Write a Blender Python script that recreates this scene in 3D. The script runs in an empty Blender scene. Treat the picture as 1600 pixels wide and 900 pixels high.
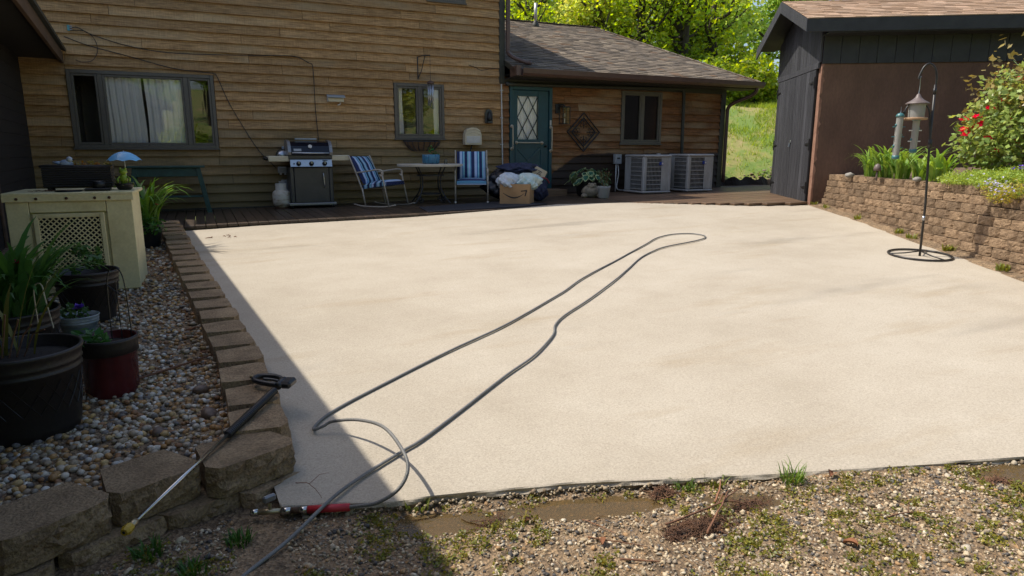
import bpy, math, random
import numpy as np
from mathutils import Vector, Matrix

SC = bpy.context.scene
COL = SC.collection
R = random.Random(7)
NR = np.random.RandomState(11)

# ------------------------------------------------------------------ camera, sky, sun, exposure
cam_d = bpy.data.cameras.new('camera')
cam = bpy.data.objects.new('camera', cam_d); COL.objects.link(cam)
cam_d.sensor_width = 36.0; cam_d.lens = 36.0 * 1040 / 1600
cam_d.clip_start = 0.05; cam_d.clip_end = 600
_t, _r, _y = 0.202078, 0.00137756, 0.432968
_f = Vector((math.sin(_y) * math.cos(_t), math.cos(_y) * math.cos(_t), -math.sin(_t)))
_rt = Vector((math.cos(_y), -math.sin(_y), 0)); _up = _rt.cross(_f)
_R = math.cos(_r) * _rt + math.sin(_r) * _up; _U = -math.sin(_r) * _rt + math.cos(_r) * _up
cam.matrix_world = Matrix(((_R.x, _U.x, -_f.x, 0), (_R.y, _U.y, -_f.y, 0), (_R.z, _U.z, -_f.z, 1.6), (0, 0, 0, 1)))
SC.camera = cam

SUN_TRAVEL = Vector((0.55, -0.36, -1.0)).normalized()
w = bpy.data.worlds.new('World'); SC.world = w; w.use_nodes = True
wn = w.node_tree.nodes; wl = w.node_tree.links
sky = wn.new('ShaderNodeTexSky'); sky.sky_type = 'NISHITA'; sky.sun_disc = False
sky.sun_elevation = math.asin(-SUN_TRAVEL.z); sky.sun_rotation = math.atan2(-SUN_TRAVEL.x, -SUN_TRAVEL.y)
sky.air_density = 1.0; sky.dust_density = 2.5; sky.ozone_density = 1.0
wl.new(sky.outputs[0], wn['Background'].inputs[0]); wn['Background'].inputs[1].default_value = 0.115
sd = bpy.data.lights.new('sun', 'SUN'); sd.energy = 3.35; sd.angle = math.radians(0.53); sd.color = (1.0, 0.935, 0.825)
sun = bpy.data.objects.new('sun', sd); COL.objects.link(sun)
sun.rotation_euler = SUN_TRAVEL.to_track_quat('-Z', 'Y').to_euler()
SC.view_settings.view_transform = 'Standard'; SC.view_settings.look = 'None'
SC.view_settings.exposure = 0.66; SC.view_settings.gamma = 1.0
SC.cycles.max_bounces = 8; SC.cycles.transparent_max_bounces = 16

# ------------------------------------------------------------------ materials
def nt(name):
    m = bpy.data.materials.new(name); m.use_nodes = True
    n = m.node_tree.nodes; l = m.node_tree.links
    return m, n, l, n['Principled BSDF']

def setp(p, **k):
    for a, v in k.items():
        p.inputs[a].default_value = v

def pm(name, c1, c2=None, scale=8, rough=0.7, bump=0.0, bscale=60, stretch=(1, 1, 1), rnd=0.0, c3=None, metal=0.0, spec=0.5, coord='Object', speck=0.0, detail=6, rnoff=True):
    """two-tone noise colour + per-object random tone + fine bump"""
    m, n, l, p = nt(name)
    setp(p, Roughness=rough, Metallic=metal); p.inputs['Specular IOR Level'].default_value = spec
    if c2 is None: c2 = tuple(x * 0.8 for x in c1)
    tc = n.new('ShaderNodeTexCoord'); mp = n.new('ShaderNodeMapping'); mp.inputs['Scale'].default_value = stretch
    oi = n.new('ShaderNodeObjectInfo')
    src = tc.outputs[coord]
    if rnoff:
        mu = n.new('ShaderNodeVectorMath'); mu.operation = 'SCALE'; mu.inputs[0].default_value = (37.1, 53.7, 19.3)
        l.new(oi.outputs['Random'], mu.inputs['Scale'])
        ad = n.new('ShaderNodeVectorMath'); l.new(src, ad.inputs[0]); l.new(mu.outputs[0], ad.inputs[1]); src = ad.outputs[0]
    l.new(src, mp.inputs[0])
    nz = n.new('ShaderNodeTexNoise'); nz.inputs['Scale'].default_value = scale; nz.inputs['Detail'].default_value = detail; nz.inputs['Roughness'].default_value = 0.62
    l.new(mp.outputs[0], nz.inputs['Vector'])
    cr = n.new('ShaderNodeValToRGB'); cr.color_ramp.elements[0].position = 0.32; cr.color_ramp.elements[1].position = 0.68
    cr.color_ramp.elements[0].color = (*c2, 1); cr.color_ramp.elements[1].color = (*c1, 1)
    if c3:
        e = cr.color_ramp.elements.new(0.5); e.color = (*c3, 1)
    l.new(nz.outputs[0], cr.inputs[0]); out = cr.outputs[0]
    if speck:
        n2 = n.new('ShaderNodeTexNoise'); n2.inputs['Scale'].default_value = bscale; n2.inputs['Detail'].default_value = 3
        l.new(mp.outputs[0], n2.inputs['Vector'])
        mr = n.new('ShaderNodeMapRange'); mr.inputs[1].default_value = 0.3; mr.inputs[2].default_value = 0.7; mr.inputs[3].default_value = 1 - speck; mr.inputs[4].default_value = 1 + speck
        l.new(n2.outputs[0], mr.inputs[0])
        mx = n.new('ShaderNodeVectorMath'); mx.operation = 'SCALE'; l.new(out, mx.inputs[0]); l.new(mr.outputs[0], mx.inputs['Scale']); out = mx.outputs[0]
    if rnd:
        mr = n.new('ShaderNodeMapRange'); mr.inputs[3].default_value = 1 - rnd; mr.inputs[4].default_value = 1 + rnd
        l.new(oi.outputs['Random'], mr.inputs[0])
        mx = n.new('ShaderNodeVectorMath'); mx.operation = 'SCALE'; l.new(out, mx.inputs[0]); l.new(mr.outputs[0], mx.inputs['Scale']); out = mx.outputs[0]
    l.new(out, p.inputs['Base Color'])
    if bump:
        nb = n.new('ShaderNodeTexNoise'); nb.inputs['Scale'].default_value = bscale; nb.inputs['Detail'].default_value = 4
        l.new(mp.outputs[0], nb.inputs['Vector'])
        b = n.new('ShaderNodeBump'); b.inputs['Strength'].default_value = bump; b.inputs['Distance'].default_value = 0.01
        l.new(nb.outputs[0], b.inputs['Height']); l.new(b.outputs[0], p.inputs['Normal'])
    return m

def attr_mat(name, rough=0.7, bump=0.0, bscale=80, transl=0.0, spec=0.4, var=0.15):
    """colour from the mesh attribute 'col' (one colour per small piece)"""
    m, n, l, p = nt(name)
    setp(p, Roughness=rough); p.inputs['Specular IOR Level'].default_value = spec
    a = n.new('ShaderNodeAttribute'); a.attribute_name = 'col'
    out = a.outputs['Color']
    if var:
        nz = n.new('ShaderNodeTexNoise'); nz.inputs['Scale'].default_value = bscale; nz.inputs['Detail'].default_value = 3
        tc = n.new('ShaderNodeTexCoord'); l.new(tc.outputs['Object'], nz.inputs['Vector'])
        mr = n.new('ShaderNodeMapRange'); mr.inputs[1].default_value = 0.3; mr.inputs[2].default_value = 0.7; mr.inputs[3].default_value = 1 - var; mr.inputs[4].default_value = 1 + var
        l.new(nz.outputs[0], mr.inputs[0])
        mx = n.new('ShaderNodeVectorMath'); mx.operation = 'SCALE'; l.new(out, mx.inputs[0]); l.new(mr.outputs[0], mx.inputs['Scale']); out = mx.outputs[0]
        if bump:
            b = n.new('ShaderNodeBump'); b.inputs['Strength'].default_value = bump; b.inputs['Distance'].default_value = 0.005
            l.new(nz.outputs[0], b.inputs['Height']); l.new(b.outputs[0], p.inputs['Normal'])
    l.new(out, p.inputs['Base Color'])
    if transl:
        t = n.new('ShaderNodeBsdfTranslucent'); mx2 = n.new('ShaderNodeMixShader'); mx2.inputs[0].default_value = transl
        hs = n.new('ShaderNodeHueSaturation'); hs.inputs['Value'].default_value = 1.9; hs.inputs['Saturation'].default_value = 1.1; hs.inputs['Hue'].default_value = 0.485
        l.new(out, hs.inputs['Color']); l.new(hs.outputs[0], t.inputs[0])
        l.new(p.outputs[0], mx2.inputs[1]); l.new(t.outputs[0], mx2.inputs[2]); l.new(mx2.outputs[0], n['Material Output'].inputs[0])
    return m

def glass_mat(name, tint=(0.9, 0.95, 0.93), refl=0.12, dull=0.0, milk=0.0):
    m, n, l, p = nt(name)
    n.remove(p)
    g = n.new('ShaderNodeBsdfGlossy'); g.inputs['Roughness'].default_value = 0.01 + dull
    t = n.new('ShaderNodeBsdfTransparent'); t.inputs[0].default_value = (*tint, 1)
    fr = n.new('ShaderNodeFresnel'); fr.inputs[0].default_value = 1.5
    ad = n.new('ShaderNodeMath'); ad.operation = 'ADD'; ad.use_clamp = True; ad.inputs[1].default_value = refl; l.new(fr.outputs[0], ad.inputs[0])
    mx = n.new('ShaderNodeMixShader'); l.new(ad.outputs[0], mx.inputs[0]); l.new(t.outputs[0], mx.inputs[1]); l.new(g.outputs[0], mx.inputs[2])
    nz = n.new('ShaderNodeTexNoise'); nz.inputs['Scale'].default_value = 2.0
    b = n.new('ShaderNodeBump'); b.inputs['Strength'].default_value = 0.03; b.inputs['Distance'].default_value = 0.02
    l.new(nz.outputs[0], b.inputs['Height']); l.new(b.outputs[0], g.inputs['Normal'])
    out = mx.outputs[0]
    if milk:
        df = n.new('ShaderNodeBsdfDiffuse'); df.inputs[0].default_value = (.62, .62, .58, 1); m2 = n.new('ShaderNodeMixShader'); m2.inputs[0].default_value = milk; l.new(out, m2.inputs[1]); l.new(df.outputs[0], m2.inputs[2]); out = m2.outputs[0]
    l.new(out, n['Material Output'].inputs[0])
    return m

def math_node(n, l, op, a, b=None, c=None, clamp=False):
    x = n.new('ShaderNodeMath'); x.operation = op; x.use_clamp = clamp
    for i, v in enumerate((a, b, c)):
        if v is None: continue
        if isinstance(v, (int, float)): x.inputs[i].default_value = v
        else: l.new(v, x.inputs[i])
    return x.outputs[0]

def siding_mat(name, c1, c2, green=True, wet=False):
    m, n, l, p = nt(name)
    setp(p, Roughness=0.75); p.inputs['Specular IOR Level'].default_value = 0.25
    geo = n.new('ShaderNodeNewGeometry'); oi = n.new('ShaderNodeObjectInfo')
    mu = n.new('ShaderNodeVectorMath'); mu.operation = 'SCALE'; mu.inputs[0].default_value = (31.1, 17.7, 23.3); l.new(oi.outputs['Random'], mu.inputs['Scale'])
    ad = n.new('ShaderNodeVectorMath'); l.new(geo.outputs['Position'], ad.inputs[0]); l.new(mu.outputs[0], ad.inputs[1])
    mp = n.new('ShaderNodeMapping'); mp.inputs['Scale'].default_value = (1.3, 1.3, 22); l.new(ad.outputs[0], mp.inputs[0])
    nz = n.new('ShaderNodeTexNoise'); nz.inputs['Scale'].default_value = 3.0; nz.inputs['Detail'].default_value = 8; nz.inputs['Roughness'].default_value = 0.7; l.new(mp.outputs[0], nz.inputs['Vector'])
    cr = n.new('ShaderNodeValToRGB'); cr.color_ramp.elements[0].position = 0.38; cr.color_ramp.elements[1].position = 0.64
    cr.color_ramp.elements[0].color = (*c2, 1); cr.color_ramp.elements[1].color = (*c1, 1); l.new(nz.outputs[0], cr.inputs[0])
    # blotches of grey weathering
    n2 = n.new('ShaderNodeTexNoise'); n2.inputs['Scale'].default_value = 1.1; n2.inputs['Detail'].default_value = 5
    mp2 = n.new('ShaderNodeMapping'); mp2.inputs['Scale'].default_value = (0.8, 1, 2.2); l.new(ad.outputs[0], mp2.inputs[0]); l.new(mp2.outputs[0], n2.inputs['Vector'])
    f = n.new('ShaderNodeMapRange'); f.inputs[1].default_value = 0.48; f.inputs[2].default_value = 0.75; f.inputs[4].default_value = 0.7; l.new(n2.outputs[0], f.inputs[0])
    mx = n.new('ShaderNodeMix'); mx.data_type = 'RGBA'; l.new(f.outputs[0], mx.inputs[0]); l.new(cr.outputs[0], mx.inputs[6])
    mx.inputs[7].default_value = (0.39, 0.295, 0.175, 1); out = mx.outputs[2]
    # vertical saw marks
    sw = n.new('ShaderNodeTexNoise'); sw.inputs['Scale'].default_value = 1.0; sw.inputs['Detail'].default_value = 2
    mp3 = n.new('ShaderNodeMapping'); mp3.inputs['Scale'].default_value = (95, 20, 4); l.new(ad.outputs[0], mp3.inputs[0]); l.new(mp3.outputs[0], sw.inputs['Vector'])
    mr = n.new('ShaderNodeMapRange'); mr.inputs[1].default_value = 0.3; mr.inputs[2].default_value = 0.7; mr.inputs[3].default_value = 0.86; mr.inputs[4].default_value = 1.14; l.new(sw.outputs[0], mr.inputs[0])
    tone = n.new('ShaderNodeMapRange'); tone.inputs[3].default_value = 0.80; tone.inputs[4].default_value = 1.14; l.new(oi.outputs['Random'], tone.inputs[0])
    k = math_node(n, l, 'MULTIPLY', mr.outputs[0], tone.outputs[0])
    sc = n.new('ShaderNodeVectorMath'); sc.operation = 'SCALE'; l.new(out, sc.inputs[0]); l.new(k, sc.inputs['Scale']); out = sc.outputs[0]
    sep = n.new('ShaderNodeSeparateXYZ'); l.new(geo.outputs['Position'], sep.inputs[0])
    n4 = n.new('ShaderNodeTexNoise'); n4.inputs['Scale'].default_value = 1.6; n4.inputs['Detail'].default_value = 6; l.new(geo.outputs['Position'], n4.inputs['Vector'])
    if green:   # algae on the lowest boards
        zz = math_node(n, l, 'MULTIPLY_ADD', n4.outputs[0], 1.1, sep.outputs[2])
        g = n.new('ShaderNodeMapRange'); g.inputs[1].default_value = 2.75; g.inputs[2].default_value = 1.5; g.inputs[3].default_value = 0; g.inputs[4].default_value = 0.8; l.new(zz, g.inputs[0])
        mg = n.new('ShaderNodeMix'); mg.data_type = 'RGBA'; l.new(g.outputs[0], mg.inputs[0]); l.new(out, mg.inputs[6]); mg.inputs[7].default_value = (0.145, 0.12, 0.058, 1); out = mg.outputs[2]
    if wet:     # the splashed, still wet lower boards
        lim = n.new('ShaderNodeMapRange'); lim.inputs[1].default_value = 7.05; lim.inputs[2].default_value = 7.85; lim.inputs[3].default_value = 1.1; lim.inputs[4].default_value = 1.56; l.new(sep.outputs[0], lim.inputs[0])
        lz = math_node(n, l, 'MULTIPLY_ADD', n4.outputs[0], 0.22, lim.outputs[0])
        d = math_node(n, l, 'SUBTRACT', lz, sep.outputs[2])
        wm = n.new('ShaderNodeMapRange'); wm.inputs[1].default_value = 0.09; wm.inputs[2].default_value = 0.13; l.new(d, wm.inputs[0])
        mw = n.new('ShaderNodeMix'); mw.data_type = 'RGBA'; l.new(wm.outputs[0], mw.inputs[0]); l.new(out, mw.inputs[6]); mw.inputs[7].default_value = (0.035, 0.022, 0.014, 1); out = mw.outputs[2]
        rr = n.new('ShaderNodeMapRange'); rr.inputs[3].default_value = 0.75; rr.inputs[4].default_value = 0.4; l.new(wm.outputs[0], rr.inputs[0]); l.new(rr.outputs[0], p.inputs['Roughness'])
    l.new(out, p.inputs['Base Color'])
    b = n.new('ShaderNodeBump'); b.inputs['Strength'].default_value = 0.35; b.inputs['Distance'].default_value = 0.006
    l.new(nz.outputs[0], b.inputs['Height']); l.new(b.outputs[0], p.inputs['Normal'])
    return m

def concrete_mat():
    m, n, l, p = nt('patio_concrete')
    setp(p, Roughness=0.82); p.inputs['Specular IOR Level'].default_value = 0.3
    geo = n.new('ShaderNodeNewGeometry')
    def noise(scale, det=5, stretch=None, rough=0.6):
        z = n.new('ShaderNodeTexNoise'); z.inputs['Scale'].default_value = scale; z.inputs['Detail'].default_value = det; z.inputs['Roughness'].default_value = rough
        if stretch:
            mp = n.new('ShaderNodeMapping'); mp.inputs['Scale'].default_value = stretch; mp.inputs['Rotation'].default_value = (0, 0, 0.35)
            l.new(geo.outputs['Position'], mp.inputs[0]); l.new(mp.outputs[0], z.inputs['Vector'])
        else: l.new(geo.outputs['Position'], z.inputs['Vector'])
        return z.outputs[0]
    big = noise(0.55, 6, (1, 1.6, 1)); mid = noise(2.6, 6); fine = noise(260, 2, None, 0.7); grain = noise(90, 3)
    cr = n.new('ShaderNodeValToRGB'); e = cr.color_ramp.elements
    e[0].position = 0.3; e[0].color = (0.355, 0.305, 0.235, 1); e[1].position = 0.72; e[1].color = (0.47, 0.42, 0.342, 1)
    k = e.new(0.5); k.color = (0.415, 0.363, 0.288, 1)
    s = math_node(n, l, 'MULTIPLY_ADD', mid, 0.35, math_node(n, l, 'MULTIPLY', big, 0.65)); l.new(s, cr.inputs[0])
    # tannin-coloured and washed-grey drifts
    st = n.new('ShaderNodeMapRange'); st.inputs[1].default_value = 0.56; st.inputs[2].default_value = 0.72; st.inputs[4].default_value = 0.45
    l.new(noise(1.3, 7, (0.5, 2.2, 1)), st.inputs[0])
    mx = n.new('ShaderNodeMix'); mx.data_type = 'RGBA'; l.new(st.outputs[0], mx.inputs[0]); l.new(cr.outputs[0], mx.inputs[6]); mx.inputs[7].default_value = (0.325, 0.255, 0.165, 1)
    gr = n.new('ShaderNodeMapRange'); gr.inputs[1].default_value = 0.3; gr.inputs[2].default_value = 0.7; gr.inputs[3].default_value = 0.72; gr.inputs[4].default_value = 1.24
    l.new(math_node(n, l, 'MULTIPLY_ADD', grain, 0.55, math_node(n, l, 'MULTIPLY', fine, 0.45)), gr.inputs[0])
    # thin damp streaks left by the rinse water
    dm = n.new('ShaderNodeMapRange'); dm.inputs[1].default_value = 0.60; dm.inputs[2].default_value = 0.68; dm.inputs[3].default_value = 1.0; dm.inputs[4].default_value = 0.93
    l.new(noise(0.8, 8, (0.35, 1.9, 1), 0.55), dm.inputs[0])
    rg = n.new('ShaderNodeMapRange'); rg.inputs[1].default_value = 1.0; rg.inputs[2].default_value = 0.93; rg.inputs[3].default_value = 0.82; rg.inputs[4].default_value = 0.45; l.new(dm.outputs[0], rg.inputs[0]); l.new(rg.outputs[0], p.inputs['Roughness'])
    # small dark aggregate pits
    vo = n.new('ShaderNodeTexVoronoi'); vo.inputs['Scale'].default_value = 70; l.new(geo.outputs['Position'], vo.inputs['Vector'])
    pit = n.new('ShaderNodeMapRange'); pit.inputs[1].default_value = 0.05; pit.inputs[2].default_value = 0.2; pit.inputs[3].default_value = 0.5; pit.inputs[4].default_value = 1.0; l.new(vo.outputs['Distance'], pit.inputs[0])
    kk = math_node(n, l, 'MULTIPLY', math_node(n, l, 'MULTIPLY', gr.outputs[0], pit.outputs[0]), dm.outputs[0])
    sc = n.new('ShaderNodeVectorMath'); sc.operation = 'SCALE'; l.new(mx.outputs[2], sc.inputs[0]); l.new(kk, sc.inputs['Scale'])
    l.new(sc.outputs[0], p.inputs['Base Color'])
    b = n.new('ShaderNodeBump'); b.inputs['Strength'].default_value = 0.5; b.inputs['Distance'].default_value = 0.004
    l.new(grain, b.inputs['Height']); l.new(b.outputs[0], p.inputs['Normal'])
    return m

def stripe_mat(name, axis, freq):
    m, n, l, p = nt(name); setp(p, Roughness=0.9)
    tc = n.new('ShaderNodeTexCoord'); sep = n.new('ShaderNodeSeparateXYZ'); l.new(tc.outputs['Object'], sep.inputs[0])
    fr = math_node(n, l, 'FRACT', math_node(n, l, 'MULTIPLY_ADD', sep.outputs[axis], freq, 10.0))
    cr = n.new('ShaderNodeValToRGB'); cr.color_ramp.interpolation = 'CONSTANT'
    cols = [(0, (0.015, 0.025, 0.09)), (0.22, (0.42, 0.52, 0.72)), (0.38, (0.05, 0.2, 0.42)), (0.46, (0.25, 0.52, 0.62)), (0.54, (0.015, 0.025, 0.09)), (0.74, (0.22, 0.5, 0.6)), (0.82, (0.4, 0.5, 0.68)), (0.92, (0.12, 0.32, 0.5))]
    el = cr.color_ramp.elements
    el[0].position, el[0].color = 0, (*cols[0][1], 1); el[1].position, el[1].color = cols[1][0], (*cols[1][1], 1)
    for ps, c in cols[2:]:
        e = el.new(ps); e.color = (*c, 1)
    l.new(fr, cr.inputs[0]); l.new(cr.outputs[0], p.inputs['Base Color'])
    return m

MT = {}
MT['siding'] = siding_mat('weathered_cedar_siding', (0.53, 0.32, 0.145), (0.21, 0.122, 0.053))
MT['siding_wing'] = siding_mat('wing_cedar_siding', (0.31, 0.14, 0.053), (0.105, 0.05, 0.022), green=False, wet=True)
MT['siding_left'] = pm('shade_darkened_wing_siding', (0.02, 0.0135, 0.009), (0.012, 0.008, 0.006), 3, 0.85, 0.2, 40, (8, .6, 8))  # deep shade under the eave is put into this near-black colour
MT['backing'] = pm('wall_sheathing', (0.05, 0.04, 0.03), rough=0.9)
MT['trim_dark'] = pm('dark_olive_trim', (0.045, 0.045, 0.032), (0.03, 0.03, 0.022), 14, 0.55, 0.1, 40)
MT['trim_brown'] = pm('brown_gutter_paint', (0.115, 0.065, 0.048), (0.085, 0.048, 0.036), 6, 0.4, 0.05, 30)
MT['fascia'] = pm('weathered_fascia_board', (0.13, 0.075, 0.04), (0.07, 0.042, 0.024), 7, 0.7, 0.25, 40, (1, .2, 1))
MT['soffit'] = pm('dark_soffit', (0.03, 0.025, 0.02), rough=0.8)
MT['frame'] = pm('taupe_window_frame', (0.12, 0.105, 0.085), (0.09, 0.08, 0.066), 9, 0.5)
MT['frame3'] = pm('olive_window_frame', (0.14, 0.125, 0.095), (0.11, 0.1, 0.075), 9, 0.5)
MT['glass'] = glass_mat('window_glass', (1, 1, 1), refl=0.035)
MT['glass_screen'] = glass_mat('screened_window_glass', (0.25, 0.25, 0.23), 0.03, 0.2)
MT['glass_clear'] = glass_mat('clear_plastic', (0.85, 0.87, 0.85), 0.0, 0.02)
MT['glass_door'] = glass_mat('thin_door_glass', (1, 1, 1), -0.02)
MT['glass_lamp'] = glass_mat('lantern_glass', (.95, .95, .93), -0.03)
MT['milky'] = glass_mat('scratched_clear_plastic', (0.9, 0.9, 0.87), 0.02, 0.1, 0.38)
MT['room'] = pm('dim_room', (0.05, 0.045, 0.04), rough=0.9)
MT['screen'] = pm('insect_screen', (0.05, 0.05, 0.045), rough=0.8)
MT['teal'] = pm('teal_door_paint', (0.012, 0.07, 0.088), (0.009, 0.05, 0.066), 8, 0.4, 0.05, 60)
MT['lead'] = pm('dark_muntin', (0.012, 0.03, 0.038), rough=0.5)
MT['bar'] = pm('cream_grab_bar', (0.5, 0.44, 0.33), (0.42, 0.36, 0.26), 20, 0.3)
MT['black'] = pm('black_metal', (0.014, 0.014, 0.015), (0.009, 0.009, 0.01), 20, 0.45)
MT['blackgloss'] = pm('black_enamel', (0.008, 0.01, 0.018), (0.006, 0.007, 0.012), 20, 0.12)
MT['charcoal'] = pm('charcoal_painted_steel', (0.06, 0.06, 0.06), (0.045, 0.045, 0.045), 16, 0.38, 0.04, 80)
MT['doorsteel'] = pm('dusty_dark_door', (0.075, 0.068, 0.058), (0.05, 0.046, 0.04), 5, 0.45, 0.08, 60)
MT['steel'] = pm('brushed_steel', (0.5, 0.52, 0.55), (0.42, 0.44, 0.47), 30, 0.28, 0, 60, metal=0.9)
MT['chrome'] = pm('worn_chrome_tube', (0.66, 0.65, 0.63), (0.5, 0.46, 0.4), 12, 0.2, metal=0.95)
MT['castalu'] = pm('cast_aluminium', (0.3, 0.3, 0.3), (0.24, 0.24, 0.24), 20, 0.4, metal=0.6)
MT['creamplastic'] = pm('cream_shelf_plastic', (0.62, 0.55, 0.4), (0.55, 0.48, 0.34), 10, 0.5)
MT['white'] = pm('off_white_paint', (0.62, 0.6, 0.56), (0.52, 0.5, 0.46), 6, 0.5)
MT['greybox'] = pm('grey_utility_box', (0.36, 0.38, 0.4), (0.3, 0.32, 0.34), 8, 0.5)
MT['pvc'] = pm('white_pvc_pipe', (0.55, 0.55, 0.55), (0.45, 0.45, 0.45), 6, 0.4)
MT['tank'] = pm('rusty_white_tank', (0.55, 0.54, 0.5), (0.24, 0.16, 0.09), 7, 0.45, 0.1, 50, (1, 1, 2.5), c3=(0.5, 0.46, 0.38))
MT['tubesteel'] = pm('pale_bronze_chair_tube', (0.5, 0.45, 0.38), (0.36, 0.31, 0.25), 20, 0.4, metal=0.1)
MT['iron'] = pm('wrought_iron', (0.035, 0.036, 0.04), (0.02, 0.02, 0.022), 20, 0.5)
MT['tabletop'] = pm('pale_table_top', (0.6, 0.55, 0.46), (0.48, 0.43, 0.35), 5, 0.45)
MT['cush_v'] = stripe_mat('striped_cushion', 0, 3.9)
MT['cush_h'] = stripe_mat('striped_seat_cushion', 1, 3.9)
MT['bluepot'] = pm('blue_glazed_pot', (0.03, 0.10, 0.24), (0.012, 0.035, 0.1), 9, 0.2, 0.1, 30, (3, 3, .6), c3=(0.06, 0.2, 0.3))
MT['card'] = pm('corrugated_cardboard', (0.42, 0.255, 0.125), (0.34, 0.2, 0.095), 4, 0.85, 0.12, 60)
MT['ink'] = pm('dark_print_ink', (0.02, 0.018, 0.02), rough=0.6)
MT['bagwhite'] = pm('white_plastic_bag', (0.55, 0.6, 0.66), (0.46, 0.52, 0.6), 5, 0.3, 0.6, 12, spec=0.5)
MT['bagblue'] = pm('pale_blue_plastic_bag', (0.38, 0.58, 0.62), (0.6, 0.62, 0.56), 4, 0.3, 0.6, 12, spec=0.5)
MT['bagblack'] = pm('black_trash_bag', (0.02, 0.022, 0.03), (0.012, 0.013, 0.018), 6, 0.28, 0.7, 14)
MT['bagnavy'] = pm('navy_cloth', (0.02, 0.028, 0.075), (0.012, 0.016, 0.045), 6, 0.7, 0.6, 14)
MT['paper'] = pm('kraft_paper_tag', (0.46, 0.38, 0.27), (0.4, 0.33, 0.22), 10, 0.8)
MT['redcloth'] = pm('dark_red_cloth', (0.22, 0.03, 0.04), rough=0.8)
MT['acgrey'] = pm('condenser_paint', (0.40, 0.40, 0.40), (0.27, 0.265, 0.255), 4, 0.45, 0.05, 40, (1, 1, .4), speck=0.06)
MT['coil'] = pm('dark_coil_fins', (0.04, 0.04, 0.042), (0.07, 0.07, 0.07), 30, 0.6, 0.4, 150, (1, 1, 8))
MT['badge'] = pm('blue_badge', (0.02, 0.05, 0.3), rough=0.3)
MT['deck'] = pm('wet_shaded_deck_wood', (0.075, 0.05, 0.033), (0.04, 0.028, 0.019), 4, 0.42, 0.25, 40, (6, .6, 6), rnd=0.25)  # wet wood, its colour darkened further for the house shade
MT['deck_sun'] = pm('sun_toned_deck_wood', (0.17, 0.105, 0.06), (0.10, 0.06, 0.034), 4, 0.5, 0.25, 40, (.6, 6, 6), rnd=0.25)  # same deck wood, its colour lightened for the sunlit end
MT['mat'] = pm('charcoal_mat', (0.022, 0.024, 0.032), (0.015, 0.016, 0.022), 40, 0.9, 0.3, 200)
MT['beige'] = pm('aged_beige_enamel', (0.78, 0.69, 0.40), (0.62, 0.53, 0.28), 4, 0.5, 0.06, 50, c3=(0.73, 0.64, 0.36), speck=0.06)
MT['rust'] = pm('rust', (0.09, 0.045, 0.022), (0.05, 0.024, 0.012), 30, 0.8)
MT['dark'] = pm('dark_void', (0.012, 0.011, 0.01), rough=0.9)
MT['wicker'] = pm('dark_wicker', (0.028, 0.022, 0.02), (0.014, 0.012, 0.011), 60, 0.6, 0.6, 90, (1, 1, 2))
MT['pot'] = pm('brown_black_resin_pot', (0.02, 0.015, 0.013), (0.01, 0.008, 0.0075), 8, 0.48, 0.15, 60)
MT['potred'] = pm('dark_red_glazed_pot', (0.11, 0.014, 0.016), (0.055, 0.008, 0.01), 6, 0.25)
MT['potglaze'] = pm('teal_white_glaze', (0.42, 0.45, 0.46), (0.05, 0.11, 0.14), 3, 0.2, 0, 20, (1, 1, 3))
MT['soil'] = pm('potting_soil', (0.03, 0.02, 0.014), (0.016, 0.011, 0.008), 40, 0.95, 0.8, 60)
MT['green_table'] = pm('dark_green_table_paint', (0.03, 0.085, 0.07), (0.018, 0.05, 0.043), 7, 0.55, 0.1, 50)
MT['umb'] = pm('sky_blue_umbrella', (0.16, 0.46, 0.76), (0.12, 0.38, 0.66), 6, 0.4)
MT['bluebird'] = pm('blue_white_glaze', (0.1, 0.22, 0.42), (0.6, 0.6, 0.58), 14, 0.3)
MT['frog'] = pm('yellow_green_glaze', (0.35, 0.45, 0.04), (0.2, 0.32, 0.03), 14, 0.3)
MT['block'] = pm('tan_concrete_block', (0.265, 0.18, 0.108), (0.145, 0.094, 0.054), 9, 0.92, 1.0, 75, rnd=0.26, speck=0.28)
MT['block_low'] = pm('brown_concrete_block', (0.35, 0.245, 0.14), (0.20, 0.132, 0.072), 8, 0.92, 1.0, 85, rnd=0.14, speck=0.32)
MT['blackwood'] = pm('black_stained_boards', (0.07, 0.071, 0.08), (0.033, 0.034, 0.039), 4, 0.6, 0.3, 50, (7, 7, .5), rnd=0.25, spec=0.2)
MT['blackfascia'] = pm('black_painted_fascia', (0.028, 0.028, 0.031), (0.016, 0.016, 0.018), 6, 0.55, 0.2, 40)
MT['stucco'] = pm('brown_parged_wall', (0.155, 0.086, 0.054), (0.092, 0.05, 0.032), 1.6, 0.85, 0.8, 30, (1, 1, .45), speck=0.1)
MT['brick_edge'] = pm('bare_orange_mortar', (0.30, 0.165, 0.11), (0.2, 0.10, 0.065), 9, 0.9, 0.6, 40)
MT['hosegrey'] = pm('grey_rubber_hose', (0.185, 0.183, 0.176), (0.125, 0.124, 0.12), 5, 0.5, 0.25, 160, speck=0.18)
MT['redsleeve'] = pm('red_sleeve', (0.5, 0.03, 0.04), (0.4, 0.02, 0.03), 20, 0.5)
MT['brass'] = pm('worn_brass', (0.5, 0.42, 0.28), (0.35, 0.28, 0.16), 40, 0.35, metal=0.8)
MT['blackplastic'] = pm('black_plastic', (0.016, 0.017, 0.02), (0.011, 0.012, 0.014), 30, 0.4)
MT['yellow'] = pm('yellow_nozzle', (0.5, 0.32, 0.02), rough=0.4)
MT['gunmetal'] = pm('dark_hook_steel', (0.045, 0.043, 0.042), (0.03, 0.028, 0.027), 30, 0.42, metal=0.4)
MT['seed'] = pm('bird_seed', (0.42, 0.31, 0.19), (0.2, 0.14, 0.08), 120, 0.9, 0.6, 200)
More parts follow.
